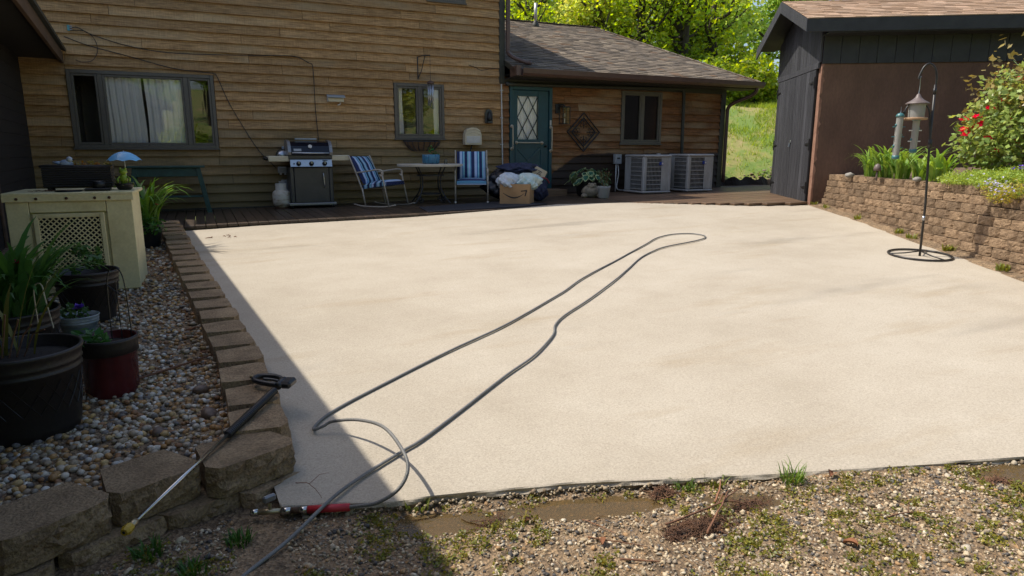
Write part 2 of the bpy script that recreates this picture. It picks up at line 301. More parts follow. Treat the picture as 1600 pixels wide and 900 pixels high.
MT['feedgreen'] = pm('teal_feeder_plastic', (0.05, 0.16, 0.17), rough=0.35)
MT['feedroof'] = pm('grey_brown_feeder_roof', (0.16, 0.12, 0.11), (0.11, 0.085, 0.08), 14, 0.5)
MT['woodtan'] = pm('tan_feeder_wood', (0.36, 0.22, 0.12), rough=0.7)
MT['bark'] = pm('grey_brown_bark', (0.075, 0.06, 0.045), (0.032, 0.025, 0.02), 5, 0.95, 0.9, 14, (3, 3, .5))
MT['stone'] = pm('pale_round_stone', (0.42, 0.40, 0.37), (0.3, 0.28, 0.26), 8, 0.85, 0.4, 40, rnd=0.2)
MT['toad'] = pm('mottled_stone_ornament', (0.33, 0.28, 0.2), (0.14, 0.12, 0.085), 16, 0.85, 0.6, 40)
MT['mulch'] = pm('dry_mulch', (0.19, 0.125, 0.085), (0.08, 0.052, 0.036), 26, 0.95, 1.0, 70, speck=0.3)
MT['water'] = pm('muddy_water', (0.21, 0.15, 0.075), (0.13, 0.092, 0.045), 9, 0.05, 0.02, 12, spec=0.3)
def water_mat():
    m, n, l, p = nt('muddy_puddle_water'); setp(p, Roughness=0.03); p.inputs['Base Color'].default_value = (0.2, 0.145, 0.07, 1)
    t = n.new('ShaderNodeBsdfTransparent'); t.inputs[0].default_value = (0.62, 0.5, 0.32, 1); mx = n.new('ShaderNodeMixShader'); mx.inputs[0].default_value = 0.42
    z = n.new('ShaderNodeTexNoise'); z.inputs['Scale'].default_value = 14; b = n.new('ShaderNodeBump'); b.inputs['Strength'].default_value = 0.04; b.inputs['Distance'].default_value = 0.01; l.new(z.outputs[0], b.inputs['Height']); l.new(b.outputs[0], p.inputs['Normal'])
    l.new(t.outputs[0], mx.inputs[1]); l.new(p.outputs[0], mx.inputs[2]); l.new(mx.outputs[0], n['Material Output'].inputs[0]); return m
MT['water'] = water_mat()
MT['leaf'] = attr_mat('tree_leaves', 0.5, 0, 40, 0.55, 0.3, 0)
MT['leafgloss'] = attr_mat('plant_leaves', 0.4, 0, 40, 0.3, 0.4, 0)
MT['pebble'] = attr_mat('river_pebbles', 0.5, 0.15, 60, 0, 0.4, 0.22)
MT['gravel'] = attr_mat('crushed_gravel', 0.85, 0.4, 90, 0, 0.3, 0.25)
MT['shingle'] = attr_mat('asphalt_shingles', 0.92, 0.6, 120, 0, 0.25, 0.2)
MT['straw'] = pm('dry_straw_and_roots', (0.20, 0.105, 0.06), (0.1, 0.05, 0.03), 20, 0.95, rnd=0.2)
MT['litter'] = pm('dry_grass_litter', (0.36, 0.25, 0.13), (0.17, 0.1, 0.055), 9, 0.95)
MT['twig'] = pm('reddish_twig', (0.24, 0.11, 0.055), (0.15, 0.07, 0.04), 30, 0.85, rnd=0.3)
MT['deadleaf'] = pm('brown_dead_leaf', (0.2, 0.08, 0.03), (0.12, 0.045, 0.02), 14, 0.8, rnd=0.3)
MT['red'] = attr_mat('flower_petals', 0.6, 0, 40, 0.25, 0.3, 0)
MT['concrete'] = concrete_mat()
MT['edge'] = pm('broken_concrete_edge', (0.30, 0.23, 0.15), (0.09, 0.065, 0.04), 26, 0.95, 1.0, 60, speck=0.35)
MT['aluvent'] = pm('galvanised_vent', (0.5, 0.49, 0.47), (0.42, 0.41, 0.4), 10, 0.4, metal=0.3)
MT['curtain'] = pm('sheer_white_curtain', (0.95, 0.95, 0.95), (0.86, 0.86, 0.88), 5, 0.9, 0, 30, (6, 1, .4))
MT['hay'] = pm('coco_liner', (0.2, 0.115, 0.06), (0.1, 0.055, 0.03), 30, 0.95, 0.8, 60)
MT['terra'] = pm('lawn_earth', (0.16, 0.19, 0.05), (0.20, 0.15, 0.075), 1.3, 0.95, 0.5, 20, coord='Generated', rnoff=False)

def ground_mat():
    m, n, l, p = nt('hill_grass_and_earth'); setp(p, Roughness=0.95)
    geo = n.new('ShaderNodeNewGeometry')
    a = n.new('ShaderNodeTexNoise'); a.inputs['Scale'].default_value = 0.9; a.inputs['Detail'].default_value = 8; a.inputs['Roughness'].default_value = 0.7; l.new(geo.outputs['Position'], a.inputs['Vector'])
    cr = n.new('ShaderNodeValToRGB'); e = cr.color_ramp.elements
    e[0].position = 0.35; e[0].color = (0.33, 0.25, 0.125, 1); e[1].position = 0.58; e[1].color = (0.14, 0.21, 0.04, 1)
    k = e.new(0.48); k.color = (0.24, 0.24, 0.07, 1); l.new(a.outputs[0], cr.inputs[0]); l.new(cr.outputs[0], p.inputs['Base Color'])
    b = n.new('ShaderNodeBump'); b.inputs['Strength'].default_value = 0.8; b.inputs['Distance'].default_value = 0.05; l.new(a.outputs[0], b.inputs['Height']); l.new(b.outputs[0], p.inputs['Normal'])
    return m
MT['ground'] = ground_mat()
def dirt_mat():
    m, n, l, p = nt('damp_gravelly_soil'); setp(p, Roughness=0.9)
    geo = n.new('ShaderNodeNewGeometry')
    a = n.new('ShaderNodeTexNoise'); a.inputs['Scale'].default_value = 5; a.inputs['Detail'].default_value = 9; a.inputs['Roughness'].default_value = 0.75; l.new(geo.outputs['Position'], a.inputs['Vector'])
    v = n.new('ShaderNodeTexVoronoi'); v.inputs['Scale'].default_value = 75; l.new(geo.outputs['Position'], v.inputs['Vector'])
    cr = n.new('ShaderNodeValToRGB'); e = cr.color_ramp.elements
    e[0].position = 0.3; e[0].color = (0.09, 0.06, 0.036, 1); e[1].position = 0.7; e[1].color = (0.32, 0.22, 0.125, 1); l.new(a.outputs[0], cr.inputs[0])
    sp = n.new('ShaderNodeSeparateColor'); l.new(v.outputs['Color'], sp.inputs[0])
    mr = n.new('ShaderNodeMapRange'); mr.inputs[3].default_value = 0.55; mr.inputs[4].default_value = 1.45; l.new(sp.outputs[0], mr.inputs[0])
    sc = n.new('ShaderNodeVectorMath'); sc.operation = 'SCALE'; l.new(cr.outputs[0], sc.inputs[0]); l.new(mr.outputs[0], sc.inputs['Scale']); l.new(sc.outputs[0], p.inputs['Base Color'])
    b = n.new('ShaderNodeBump'); b.inputs['Strength'].default_value = 0.9; b.inputs['Distance'].default_value = 0.012; l.new(v.outputs['Distance'], b.inputs['Height']); l.new(b.outputs[0], p.inputs['Normal'])
    return m
MT['dirt'] = dirt_mat()

# ------------------------------------------------------------------ mesh helpers
def tag(o, label=None, cat=None, group=None, kind=None):
    if label: o['label'] = label
    if cat: o['category'] = cat
    if group: o['group'] = group
    if kind: o['kind'] = kind
    return o

def empty(name, loc=(0, 0, 0), rz=0, label=None, cat=None, group=None):
    o = bpy.data.objects.new(name, None); COL.objects.link(o); o.location = loc; o.rotation_euler = (0, 0, rz)
    o.empty_display_size = 0.1
    return tag(o, label, cat, group)

def obj(name, me, parent=None, loc=(0, 0, 0), rot=(0, 0, 0), scale=(1, 1, 1)):
    o = bpy.data.objects.new(name, me); COL.objects.link(o)
    o.location = loc; o.rotation_euler = rot; o.scale = scale
    if parent: o.parent = parent
    return o

class B:
    """collects vertices and faces, then links ONE mesh object"""
    def __init__(s): s.v = []; s.f = []; s.c = []
    def add(s, vs, fs, col=None):
        b = len(s.v); s.v += [tuple(x) for x in vs]; s.f += [tuple(b + i for i in f) for f in fs]
        if col is not None: s.c += [col] * len(fs)
        return s
    def box(s, c, d, M=None, bev=0.0, col=None):
        h = [x / 2 for x in d]; bv = min(bev, min(h) * 0.9)
        if bv <= 0:
            vs = [Vector((sx * h[0], sy * h[1], sz * h[2])) for sx in (-1, 1) for sy in (-1, 1) for sz in (-1, 1)]
            fs = [(0, 1, 3, 2), (4, 6, 7, 5), (0, 4, 5, 1), (2, 3, 7, 6), (0, 2, 6, 4), (1, 5, 7, 3)]
        else:
            vs = []; idx = {}
            for sx in (-1, 1):
                for sy in (-1, 1):
                    for sz in (-1, 1):
                        for a in range(3):
                            q = [sx * (h[0] - bv), sy * (h[1] - bv), sz * (h[2] - bv)]; q[a] = (sx, sy, sz)[a] * h[a]
                            idx[(sx, sy, sz, a)] = len(vs); vs.append(Vector(q))
            fs = []
            I = idx
            for a in range(3):
                b_, c_ = (a + 1) % 3, (a + 2) % 3
                for sg in (-1, 1):
                    q = []
                    for (p1, p2) in ((-1, -1), (1, -1), (1, 1), (-1, 1)):
                        k = [0, 0, 0]; k[a] = sg; k[b_] = p1; k[c_] = p2; q.append(I[(*k, a)])
                    fs.append(tuple(q if sg > 0 else q[::-1]))
                for p1 in (-1, 1):
                    for p2 in (-1, 1):
                        k0 = [0, 0, 0]; k0[a] = -1; k0[b_] = p1; k0[c_] = p2; k1 = list(k0); k1[a] = 1
                        q = (I[(*k0, b_)], I[(*k1, b_)], I[(*k1, c_)], I[(*k0, c_)])
                        fs.append(q if p1 * p2 < 0 else q[::-1])
            for sx in (-1, 1):
                for sy in (-1, 1):
                    for sz in (-1, 1):
                        q = (I[(sx, sy, sz, 0)], I[(sx, sy, sz, 1)], I[(sx, sy, sz, 2)]); fs.append(q if sx * sy * sz > 0 else q[::-1])
        if M is not None: vs = [M @ v for v in vs]
        c = Vector(c); return s.add([v + c for v in vs], fs, col)
    def span(s, a, b, bev=0.0):
        a = Vector(a); b = Vector(b)
        return s.box((a + b) / 2, [abs(x) for x in (b - a)], None, bev)
    def tube(s, pts, r, n=8, cap=True):
        pts = [Vector(p) for p in pts]; m = len(pts); rs = r if isinstance(r, (list, tuple)) else [r] * m
        rings = []; up = None
        for i, p in enumerate(pts):
            t = (pts[min(i + 1, m - 1)] - pts[max(i - 1, 0)])
            if t.length < 1e-9: t = Vector((0, 0, 1))
            t.normalize()
            if up is None:
                up = Vector((0, 0, 1)) if abs(t.z) < 0.9 else Vector((1, 0, 0))
            x = t.cross(up)
            if x.length < 1e-6: x = t.cross(Vector((0.3, 1, 0.2)))
            x.normalize(); y = x.cross(t); up = y
            rings.append([p + rs[i] * (math.cos(k * 2 * math.pi / n) * x + math.sin(k * 2 * math.pi / n) * y) for k in range(n)])
        vs = [v for q in rings for v in q]
        fs = [(i * n + k, i * n + (k + 1) % n, (i + 1) * n + (k + 1) % n, (i + 1) * n + k) for i in range(m - 1) for k in range(n)]
        if cap: fs += [tuple(range(n))[::-1], tuple((m - 1) * n + k for k in range(n))]
        return s.add(vs, fs)
    def cyl(s, a, b, r, n=16): return s.tube([a, b], r, n)
    def lathe(s, prof, c=(0, 0, 0), n=24, M=None, cap=True):
        c = Vector(c); vs = []
        for (r, z) in prof:
            for k in range(n):
                v = Vector((r * math.cos(2 * math.pi * k / n), r * math.sin(2 * math.pi * k / n), z))
                vs.append((M @ v if M is not None else v) + c)
        m = len(prof)
        fs = [(i * n + k, i * n + (k + 1) % n, (i + 1) * n + (k + 1) % n, (i + 1) * n + k) for i in range(m - 1) for k in range(n)]
        if cap:
            if prof[0][0] > 1e-4: fs.append(tuple(range(n))[::-1])
            if prof[-1][0] > 1e-4: fs.append(tuple((m - 1) * n + k for k in range(n)))
        return s.add(vs, fs)
    def ball(s, c, r, n=12, m=8, noise=0.0, rng=None):
        r = r if isinstance(r, (list, tuple)) else (r, r, r); vs = []; c = Vector(c)
        for i in range(m + 1):
            th = math.pi * i / m
            for k in range(n):
                ph = 2 * math.pi * k / n; j = 1 + (rng.uniform(-noise, noise) if rng else 0)
                vs.append(c + Vector((r[0] * math.sin(th) * math.cos(ph) * j, r[1] * math.sin(th) * math.sin(ph) * j, -r[2] * math.cos(th) * j)))
        fs = [(i * n + k, i * n + (k + 1) % n, (i + 1) * n + (k + 1) % n, (i + 1) * n + k) for i in range(m) for k in range(n)]
        return s.add(vs, fs)
    def poly(s, pts, z0, z1):
        n = len(pts); vs = [(x, y, z0) for x, y in pts] + [(x, y, z1) for x, y in pts]
        fs = [tuple(range(n))[::-1], tuple(range(n, 2 * n))] + [(i, (i + 1) % n, n + (i + 1) % n, n + i) for i in range(n)]
        return s.add(vs, fs)
    def extr(s, pts, axis, a0, a1):
        """extrude a 2-D polygon along axis 0/1/2 between a0 and a1"""
        n = len(pts); def3 = lambda p, a: (a, p[0], p[1]) if axis == 0 else ((p[0], a, p[1]) if axis == 1 else (p[0], p[1], a))
        vs = [def3(p, a0) for p in pts] + [def3(p, a1) for p in pts]
        fs = [tuple(range(n)), tuple(range(n, 2 * n))[::-1]] + [(i, n + i, n + (i + 1) % n, (i + 1) % n) for i in range(n)]
        return s.add(vs, fs)
    def grid(s, fn, nu, nv, back=None):
        vs = [fn(i / nu, j / nv) for j in range(nv + 1) for i in range(nu + 1)]
        fs = [(j * (nu + 1) + i, j * (nu + 1) + i + 1, (j + 1) * (nu + 1) + i + 1, (j + 1) * (nu + 1) + i) for j in range(nv) for i in range(nu)]
        return s.add(vs, fs)
    def mesh(s, name, mat, smooth=False):
        me = bpy.data.meshes.new(name); me.from_pydata([tuple(v) for v in s.v], [], s.f)
        if s.c:
            at = me.attributes.new('col', 'FLOAT_COLOR', 'FACE')
            at.data.foreach_set('color', np.array([(*c[:3], 1.0) for c in s.c], dtype=np.float32).ravel())
        me.materials.append(MT[mat] if isinstance(mat, str) else mat)
        if smooth: me.polygons.foreach_set('use_smooth', [True] * len(me.polygons))
        me.update(); return me
    def build(s, name, mat, parent=None, smooth=False, loc=(0, 0, 0), rot=(0, 0, 0)):
        return obj(name, s.mesh(name, mat, smooth), parent, loc, rot)

def np_mesh(name, V, F, mat, col=None, smooth=False):
    """V (n,3), F (m,k) arrays, col (m,3) per face"""
    me = bpy.data.meshes.new(name); V = np.asarray(V, np.float32); F = np.asarray(F, np.int32); k = F.shape[1]
    me.vertices.add(len(V)); me.vertices.foreach_set('co', V.ravel())
    me.loops.add(F.size); me.loops.foreach_set('vertex_index', F.ravel())
    me.polygons.add(len(F)); me.polygons.foreach_set('loop_start', np.arange(0, F.size, k, dtype=np.int32))
    me.polygons.foreach_set('loop_total', np.full(len(F), k, np.int32))
    if smooth: me.polygons.foreach_set('use_smooth', np.ones(len(F), bool))
    me.update(calc_edges=True)
    if col is not None:
        at = me.attributes.new('col', 'FLOAT_COLOR', 'FACE')
        at.data.foreach_set('color', np.concatenate([col, np.ones((len(F), 1))], 1).astype(np.float32).ravel())
    me.materials.append(MT[mat]); me.validate()
    return me

def ico(sub=0):
    t = (1 + 5 ** .5) / 2
    V = [(-1, t, 0), (1, t, 0), (-1, -t, 0), (1, -t, 0), (0, -1, t), (0, 1, t), (0, -1, -t), (0, 1, -t), (t, 0, -1), (t, 0, 1), (-t, 0, -1), (-t, 0, 1)]
    F = [(0, 11, 5), (0, 5, 1), (0, 1, 7), (0, 7, 10), (0, 10, 11), (1, 5, 9), (5, 11, 4), (11, 10, 2), (10, 7, 6), (7, 1, 8), (3, 9, 4), (3, 4, 2), (3, 2, 6), (3, 6, 8), (3, 8, 9), (4, 9, 5), (2, 4, 11), (6, 2, 10), (8, 6, 7), (9, 8, 1)]
    V = [np.array(v) / np.linalg.norm(v) for v in V]
    for _ in range(sub):
        mid = {}; NF = []
        def m(a, b):
            k = (min(a, b), max(a, b))
            if k not in mid:
                q = V[a] + V[b]; V.append(q / np.linalg.norm(q)); mid[k] = len(V) - 1
            return mid[k]
        for a, b, c in F:
            ab, bc, ca = m(a, b), m(b, c), m(c, a); NF += [(a, ab, ca), (b, bc, ab), (c, ca, bc), (ab, bc, ca)]
        F = NF
    return np.array(V), np.array(F)

def rotm(n, rng):
    q = rng.normal(size=(n, 4)); q /= np.linalg.norm(q, axis=1)[:, None]; a, b, c, d = q.T
    return np.stack([np.stack([a*a+b*b-c*c-d*d, 2*(b*c-a*d), 2*(b*d+a*c)], -1), np.stack([2*(b*c+a*d), a*a-b*b+c*c-d*d, 2*(c*d-a*b)], -1), np.stack([2*(b*d-a*c), 2*(c*d+a*b), a*a-b*b-c*c+d*d], -1)], 1)

def stones(name, P, S, cols, mat, sub, rng, flat=0.6, rough=0.12, smooth=False, lo=0.62):
    """many stones joined into one mesh: positions P, sizes S, colours cols"""
    iv, jf = ico(sub); n = len(P); nv = len(iv)
    shp = rng.uniform(lo, 1.0, size=(n, 1, 3)); disp = 1 + rng.normal(0, rough, size=(n, nv, 1))
    V = iv[None] * disp * shp
    V = np.einsum('nij,nvj->nvi', rotm(n, rng), V); V[:, :, 2] *= flat
    V = V * S[:, None, None] + P[:, None, :]
    F = jf[None] + (np.arange(n) * nv)[:, None, None]
    return np_mesh(name, V.reshape(-1, 3), F.reshape(-1, 3), mat, np.repeat(cols, len(jf), 0), smooth)

def leaves_np(P, size, rng, cols, up=0.35, aspect=0.55, N=None, fold=True):
    """leaf-shaped quads (kite) at P with random facing; returns V,F,col"""
    n = len(P); d = rng.normal(size=(n, 3)); d[:, 2] *= 0.7; d /= np.linalg.norm(d, axis=1)[:, None]
    nn = rng.normal(size=(n, 3)); nn[:, 2] += up * 3
    if N is not None: nn += N * 1.6
    s = np.cross(d, nn); s /= np.linalg.norm(s, axis=1)[:, None] + 1e-9
    L = size * rng.uniform(0.6, 1.25, size=(n, 1)); W = L * aspect * 0.5
    a = P; b = P + d * L * 0.45 + s * W; c = P + d * L; e = P + d * L * 0.45 - s * W
    V = np.stack([a, b, c, e], 1).reshape(-1, 3); F = np.arange(4 * n).reshape(n, 4)
    return V, F, cols

def smooth_path(pts, k=6):
    P = [Vector(p) for p in pts]; out = []
    for i in range(len(P) - 1):
        p0, p1, p2, p3 = P[max(i - 1, 0)], P[i], P[i + 1], P[min(i + 2, len(P) - 1)]
        for j in range(k):
            t = j / k; t2 = t * t; t3 = t2 * t
            out.append(0.5 * ((2 * p1) + (-p0 + p2) * t + (2 * p0 - 5 * p1 + 4 * p2 - p3) * t2 + (-p0 + 3 * p1 - 3 * p2 + p3) * t3))
    out.append(P[-1]); return out

def vnoise(x, y, s=1.0):
    return (math.sin(x * 1.7 * s + 1.3) * math.cos(y * 2.1 * s + .7) + math.sin(x * 3.9 * s + y * 2.7 * s) * .5 + math.sin(y * 6.3 * s - x * 5.1 * s + 2) * .25) / 1.75

# ------------------------------------------------------------------ levels of the place
def PZ(x, y): return 0.5 + 0.021 * (x + 0.35) + 0.05 * (y - 10.35)      # patio slab
def DZ(x): return 0.57 + 0.013 * x                                       # deck
def GZ(x, y):                                                            # gravel in front
    z = 0.078 + 0.017 * max(-1, x) + 0.012 * vnoise(x, y, 1.3) + 0.006 * vnoise(x, y, 5) + 0.006 * vnoise(y, x, 17)
    for cx, cy, rx, ry, d in PUD:
        q = ((x - cx) / rx) ** 2 + ((y - cy - (-0.30) * (x - cx)) / ry) ** 2
        if q < 4: z -= d * math.exp(-q * 1.1)
    return z
PUD = [(0.80, 2.40, 0.22, 0.10, 0.035), (1.42, 2.25, 0.34, 0.09, 0.04), (3.72, 1.50, 0.62, 0.13, 0.055), (2.05, 1.98, 0.14, 0.06, 0.03)]
FAC = 13.30      # plane of the house front
def sstep(a, b, x):
    t = min(1, max(0, (x - a) / (b - a))); return t * t * (3 - 2 * t)

# ================================================================== SETTING
def H(x, y):
    """terrain: yard rising to the house, wooded hillside behind and to the right"""
    base = -0.08 + 0.44 * sstep(2, 11, y)
    s = (x - 12.3) * 0.42 + (y - 14.2) * 0.9
    s2 = (y - 20) * 0.8
    hill = 0
    if s > 0 and y > 11: hill = 0.50 * s * sstep(0, 2.0, s) if s < 5.5 else 2.75 + 0.10 * (s - 5.5)
    if x < 12 and y > 20: hill = max(hill, 0.10 * min(s2, 40) * sstep(0, 5, s2))
    r = 0
    if x > 8: r = 0.5 * sstep(10, 13, x) * sstep(-2, 6, y) * (1 - sstep(9, 12, y))
    back = 0.16 * max(0, -y - 7) * sstep(0, 8, -y - 7)
    n = 0.12 * vnoise(x, y, .35) * (1 if (y > 15 or y < -6 or x > 16) else 0.1)
    return base + max(hill, r) + back + n
xs = sorted(set(list(np.arange(-70, -8, 4)) + list(np.arange(-8, 30, 0.8)) + list(np.arange(30, 91, 4))))
ys = sorted(set(list(np.arange(-60, -8, 3)) + list(np.arange(-8, 36, 0.8)) + list(np.arange(36, 100, 4))))
b = B(); nx, ny = len(xs), len(ys)
b.add([(x, y, H(x, y)) for y in ys for x in xs], [(j * nx + i, j * nx + i + 1, (j + 1) * nx + i + 1, (j + 1) * nx + i) for j in range(ny - 1) for i in range(nx - 1)])
tag(b.build('ground', 'ground', smooth=True), 'grassy earth rising into a wooded hillside behind the house', kind='structure')

# gravel strip in front of the slab
b = B(); nx, ny = 150, 110
b.add([(-3.2 + 10.2 * i / nx, -1.2 + 4.6 * j / ny, GZ(-3.2 + 10.2 * i / nx, -1.2 + 4.6 * j / ny)) for j in range(ny + 1) for i in range(nx + 1)],
      [(j * (nx + 1) + i, j * (nx + 1) + i + 1, (j + 1) * (nx + 1) + i + 1, (j + 1) * (nx + 1) + i) for j in range(ny) for i in range(nx)])
tag(b.build('gravel_ground', 'dirt', smooth=True), 'damp stony soil in front of the patio slab', kind='structure')

# patio slab: Coons patch with a crumbling front edge
def lerp_poly(pts, u):
    L = [0]
    for i in range(len(pts) - 1): L.append(L[-1] + math.dist(pts[i], pts[i + 1]))
    d = u * L[-1]
    for i in range(len(pts) - 1):
        if d <= L[i + 1] + 1e-9:
            t = (d - L[i]) / max(1e-9, L[i + 1] - L[i]); return (pts[i][0] + t * (pts[i + 1][0] - pts[i][0]), pts[i][1] + t * (pts[i + 1][1] - pts[i][1]))
    return pts[-1]
P_FRONT = [(0.19, 2.765), (0.2, 2.745), (0.6, 2.59), (0.86, 2.523), (1.42, 2.377), (2.26, 2.077), (3.5, 1.674), (5.95, 0.93)]
P_BACK = [(-0.75, 10.40), (-0.35, 10.38), (0.7, 10.44), (2.95, 10.36), (4.4, 10.50), (5.9, 10.80), (7.26, 10.46), (8.35, 9.70), (9.09, 9.19), (10.1, 8.85)]
P_LEFT = [(0.19, 2.765), (0.16, 3.4), (0.07, 4.2), (-0.1, 5.4), (-0.28, 7.2), (-0.55, 9.4), (-0.75, 10.40)]
P_RIGHT = [(5.95, 0.93), (7.42, 3.8), (7.97, 4.79), (8.7, 6.13), (9.74, 8.06), (10.1, 8.85)]
def coons(u, v):
    f, k, a, c = lerp_poly(P_FRONT, u), lerp_poly(P_BACK, u), lerp_poly(P_LEFT, v), lerp_poly(P_RIGHT, v)
    q = []
    for i in (0, 1):
        q.append((1 - v) * f[i] + v * k[i] + (1 - u) * a[i] + u * c[i] - ((1 - u) * (1 - v) * P_FRONT[0][i] + u * (1 - v) * P_FRONT[-1][i] + (1 - u) * v * P_BACK[0][i] + u * v * P_BACK[-1][i]))
    return q
NU, NV = 620, 60
rr = random.Random(3)
rows = []
for j in range(NV + 1):
    v = (j / NV) ** 1.5 if j else 0.0
    rows.append([(*coons(i / NU, v), 0) for i in range(NU + 1)])
rows = [[(x, y, PZ(x, y) + 0.004 * vnoise(x, y, .6)) for (x, y, _) in r] for r in rows]
def snoise(n, wdt, seed):
    q = np.random.RandomState(seed).normal(size=n + 8 * wdt); k = np.exp(-.5 * (np.arange(-3 * wdt, 3 * wdt + 1) / wdt) ** 2); q = np.convolve(q, k / np.sqrt((k ** 2).sum()), 'same'); return q[4 * wdt:4 * wdt + n]
n1, n2, n3, n4 = snoise(m_ := NU + 1, 22, 1), snoise(NU + 1, 5, 2), snoise(NU + 1, 2, 3), snoise(NU + 1, 3, 4)
chip = np.maximum(0, n1 * .5 + n2 * .35 - .25) * .026 + np.abs(n3) * .0016
r0 = [(x, y + c * .55 + .006, z - 0.25 * c - .002) for (x, y, z), c in zip(rows[0], chip)]
ed = []
for q_, (dz, dy) in enumerate(((0.007, -0.005), (0.018, -0.010), (0.036, -0.004), (0.055, 0.006), (0.16, 0.01))):
    w1, w2 = snoise(NU + 1, 3, 20 + q_), snoise(NU + 1, 2, 40 + q_)
    ed.append([(x, y + dy + .0030 * a_ + c * .7, z - dz + .0022 * b_ - 0.3 * c) for (x, y, z), c, a_, b_ in zip(r0, chip, w1, w2)])
allr = ed[::-1] + [r0] + rows[1:]
m = NU + 1
def strip(rw): return B().add([p for r in rw for p in r], [(j * m + i, j * m + i + 1, (j + 1) * m + i + 1, (j + 1) * m + i) for j in range(len(rw) - 1) for i in range(NU)])
patio = tag(strip(allr[len(ed) - 2:]).build('patio', 'concrete'), 'broad washed tan concrete patio slab', kind='structure')
strip(allr[:len(ed) - 1]).build('broken_edge', 'edge', patio)
P_, S_ = [], []
for i in range(0, NU + 1):
    for _ in range(3 if chip[i] > .004 else 1):
        x, y, z = r0[i]; s_ = rr.uniform(.003, .010) if rr.random() < .85 else rr.uniform(.009, .018)
        P_.append((x + rr.uniform(-.006, .006), y - rr.uniform(-.004, .022), z - rr.uniform(.012, .045))); S_.append(s_)
EDGE_CRUMBS = (np.array(P_), np.array(S_))

# puddles along the slab edge
for i, (cx, cy, rx, ry, d) in enumerate(PUD):
    b = B(); n = 28; z = 0.078 + 0.017 * cx - d * 0.42
    pts = []
    for k in range(n):
        a = 2 * math.pi * k / n; x = cx + 1.6 * rx * math.cos(a); y = cy + 1.6 * ry * math.sin(a) - .30 * (x - cx)
        pts.append((x, y, z))
    b.add(pts, [tuple(range(n))])
    o = b.build('puddle', 'water'); tag(o, ['small muddy puddle at the left end of the slab edge', 'long muddy puddle under the crumbling slab edge', 'wide brown puddle at the right end of the slab edge', 'tiny wet hollow between the weeds by the slab'][i], kind='structure')

# ------------------------------------------------------------------ deck
deck = empty('deck', (0, 0, 0)); tag(deck, 'wet dark wooden deck along the house front', kind='structure')
def edge_y(x): 
    for (x0, y0), (x1, y1) in zip(P_BACK, P_BACK[1:]):
        if x0 <= x <= x1: return y0 + (x - x0) / (x1 - x0) * (y1 - y0)
    return P_BACK[0][1] if x < P_BACK[0][0] else P_BACK[-1][1]
def edge_x(y):
    for (x0, y0), (x1, y1) in zip(P_BACK[6:], P_BACK[7:]):
        if y1 <= y <= y0: return x0 + (y0 - y) / (y0 - y1) * (x1 - x0)
    return 7.40 if y > 10.4 else 10.1
x = -2.4; pw = 0.142
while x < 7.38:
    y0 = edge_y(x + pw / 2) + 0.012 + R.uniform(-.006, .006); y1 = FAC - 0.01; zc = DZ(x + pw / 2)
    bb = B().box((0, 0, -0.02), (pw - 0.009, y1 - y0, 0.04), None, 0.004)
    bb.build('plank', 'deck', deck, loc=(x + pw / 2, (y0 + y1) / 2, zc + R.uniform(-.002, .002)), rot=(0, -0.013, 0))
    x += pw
y = 8.92
while y < 13.6:
    xl = edge_x(y + pw / 2) + (0.03 if y > 10.3 else 0.02)
    xr = 10.1 + (y + pw / 2 - 8.85) * 0.612 - 0.05 if y < 11.0 else 13.6
    if xr - xl > 0.15:
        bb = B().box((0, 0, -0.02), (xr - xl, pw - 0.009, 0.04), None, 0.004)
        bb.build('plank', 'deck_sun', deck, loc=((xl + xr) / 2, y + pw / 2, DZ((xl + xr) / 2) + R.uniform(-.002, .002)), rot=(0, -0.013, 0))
    y += pw
# rim joist under the deck edge, and fill below
bb = B()
for (x0, y0), (x1, y1) in zip(P_BACK[:-1], P_BACK[1:]):
    q = Vector((x1 - x0, y1 - y0, 0)); L = q.length; ang = math.atan2(q.y, q.x)
    bb.box(((x0 + x1) / 2, (y0 + y1) / 2 + 0.05, DZ((x0 + x1) / 2) - 0.115), (L, 0.035, 0.14), Matrix.Rotation(ang, 3, 'Z'))
bb.build('rim_joist', 'deck', deck)

# ================================================================== HOUSE
house = empty('house', (0, FAC, 0.5), 0, 'brown cedar-sided two-storey house with a low shingled wing', 'house')
house_inv = Matrix.Translation((0, -FAC, -0.5))
def hp(bb, name, mat, parent=None, smooth=False):
    """a part of the house, written in world coordinates"""
    o = bb.build(name, mat, parent or house, smooth)
    if parent is None: o.matrix_parent_inverse = house_inv
    return o
PITCH = 0.1622; Z0 = 3.784
OPEN_MAIN = [(-1.85, 0.35, 1.645, 2.905), (3.57, 4.61, 1.85, 2.92), (4.30, 5.10, 4.49, 5.6)]
OPEN_WING = [(6.06, 7.085, 0.3, 2.965), (8.88, 10.02, 1.78, 2.97)]

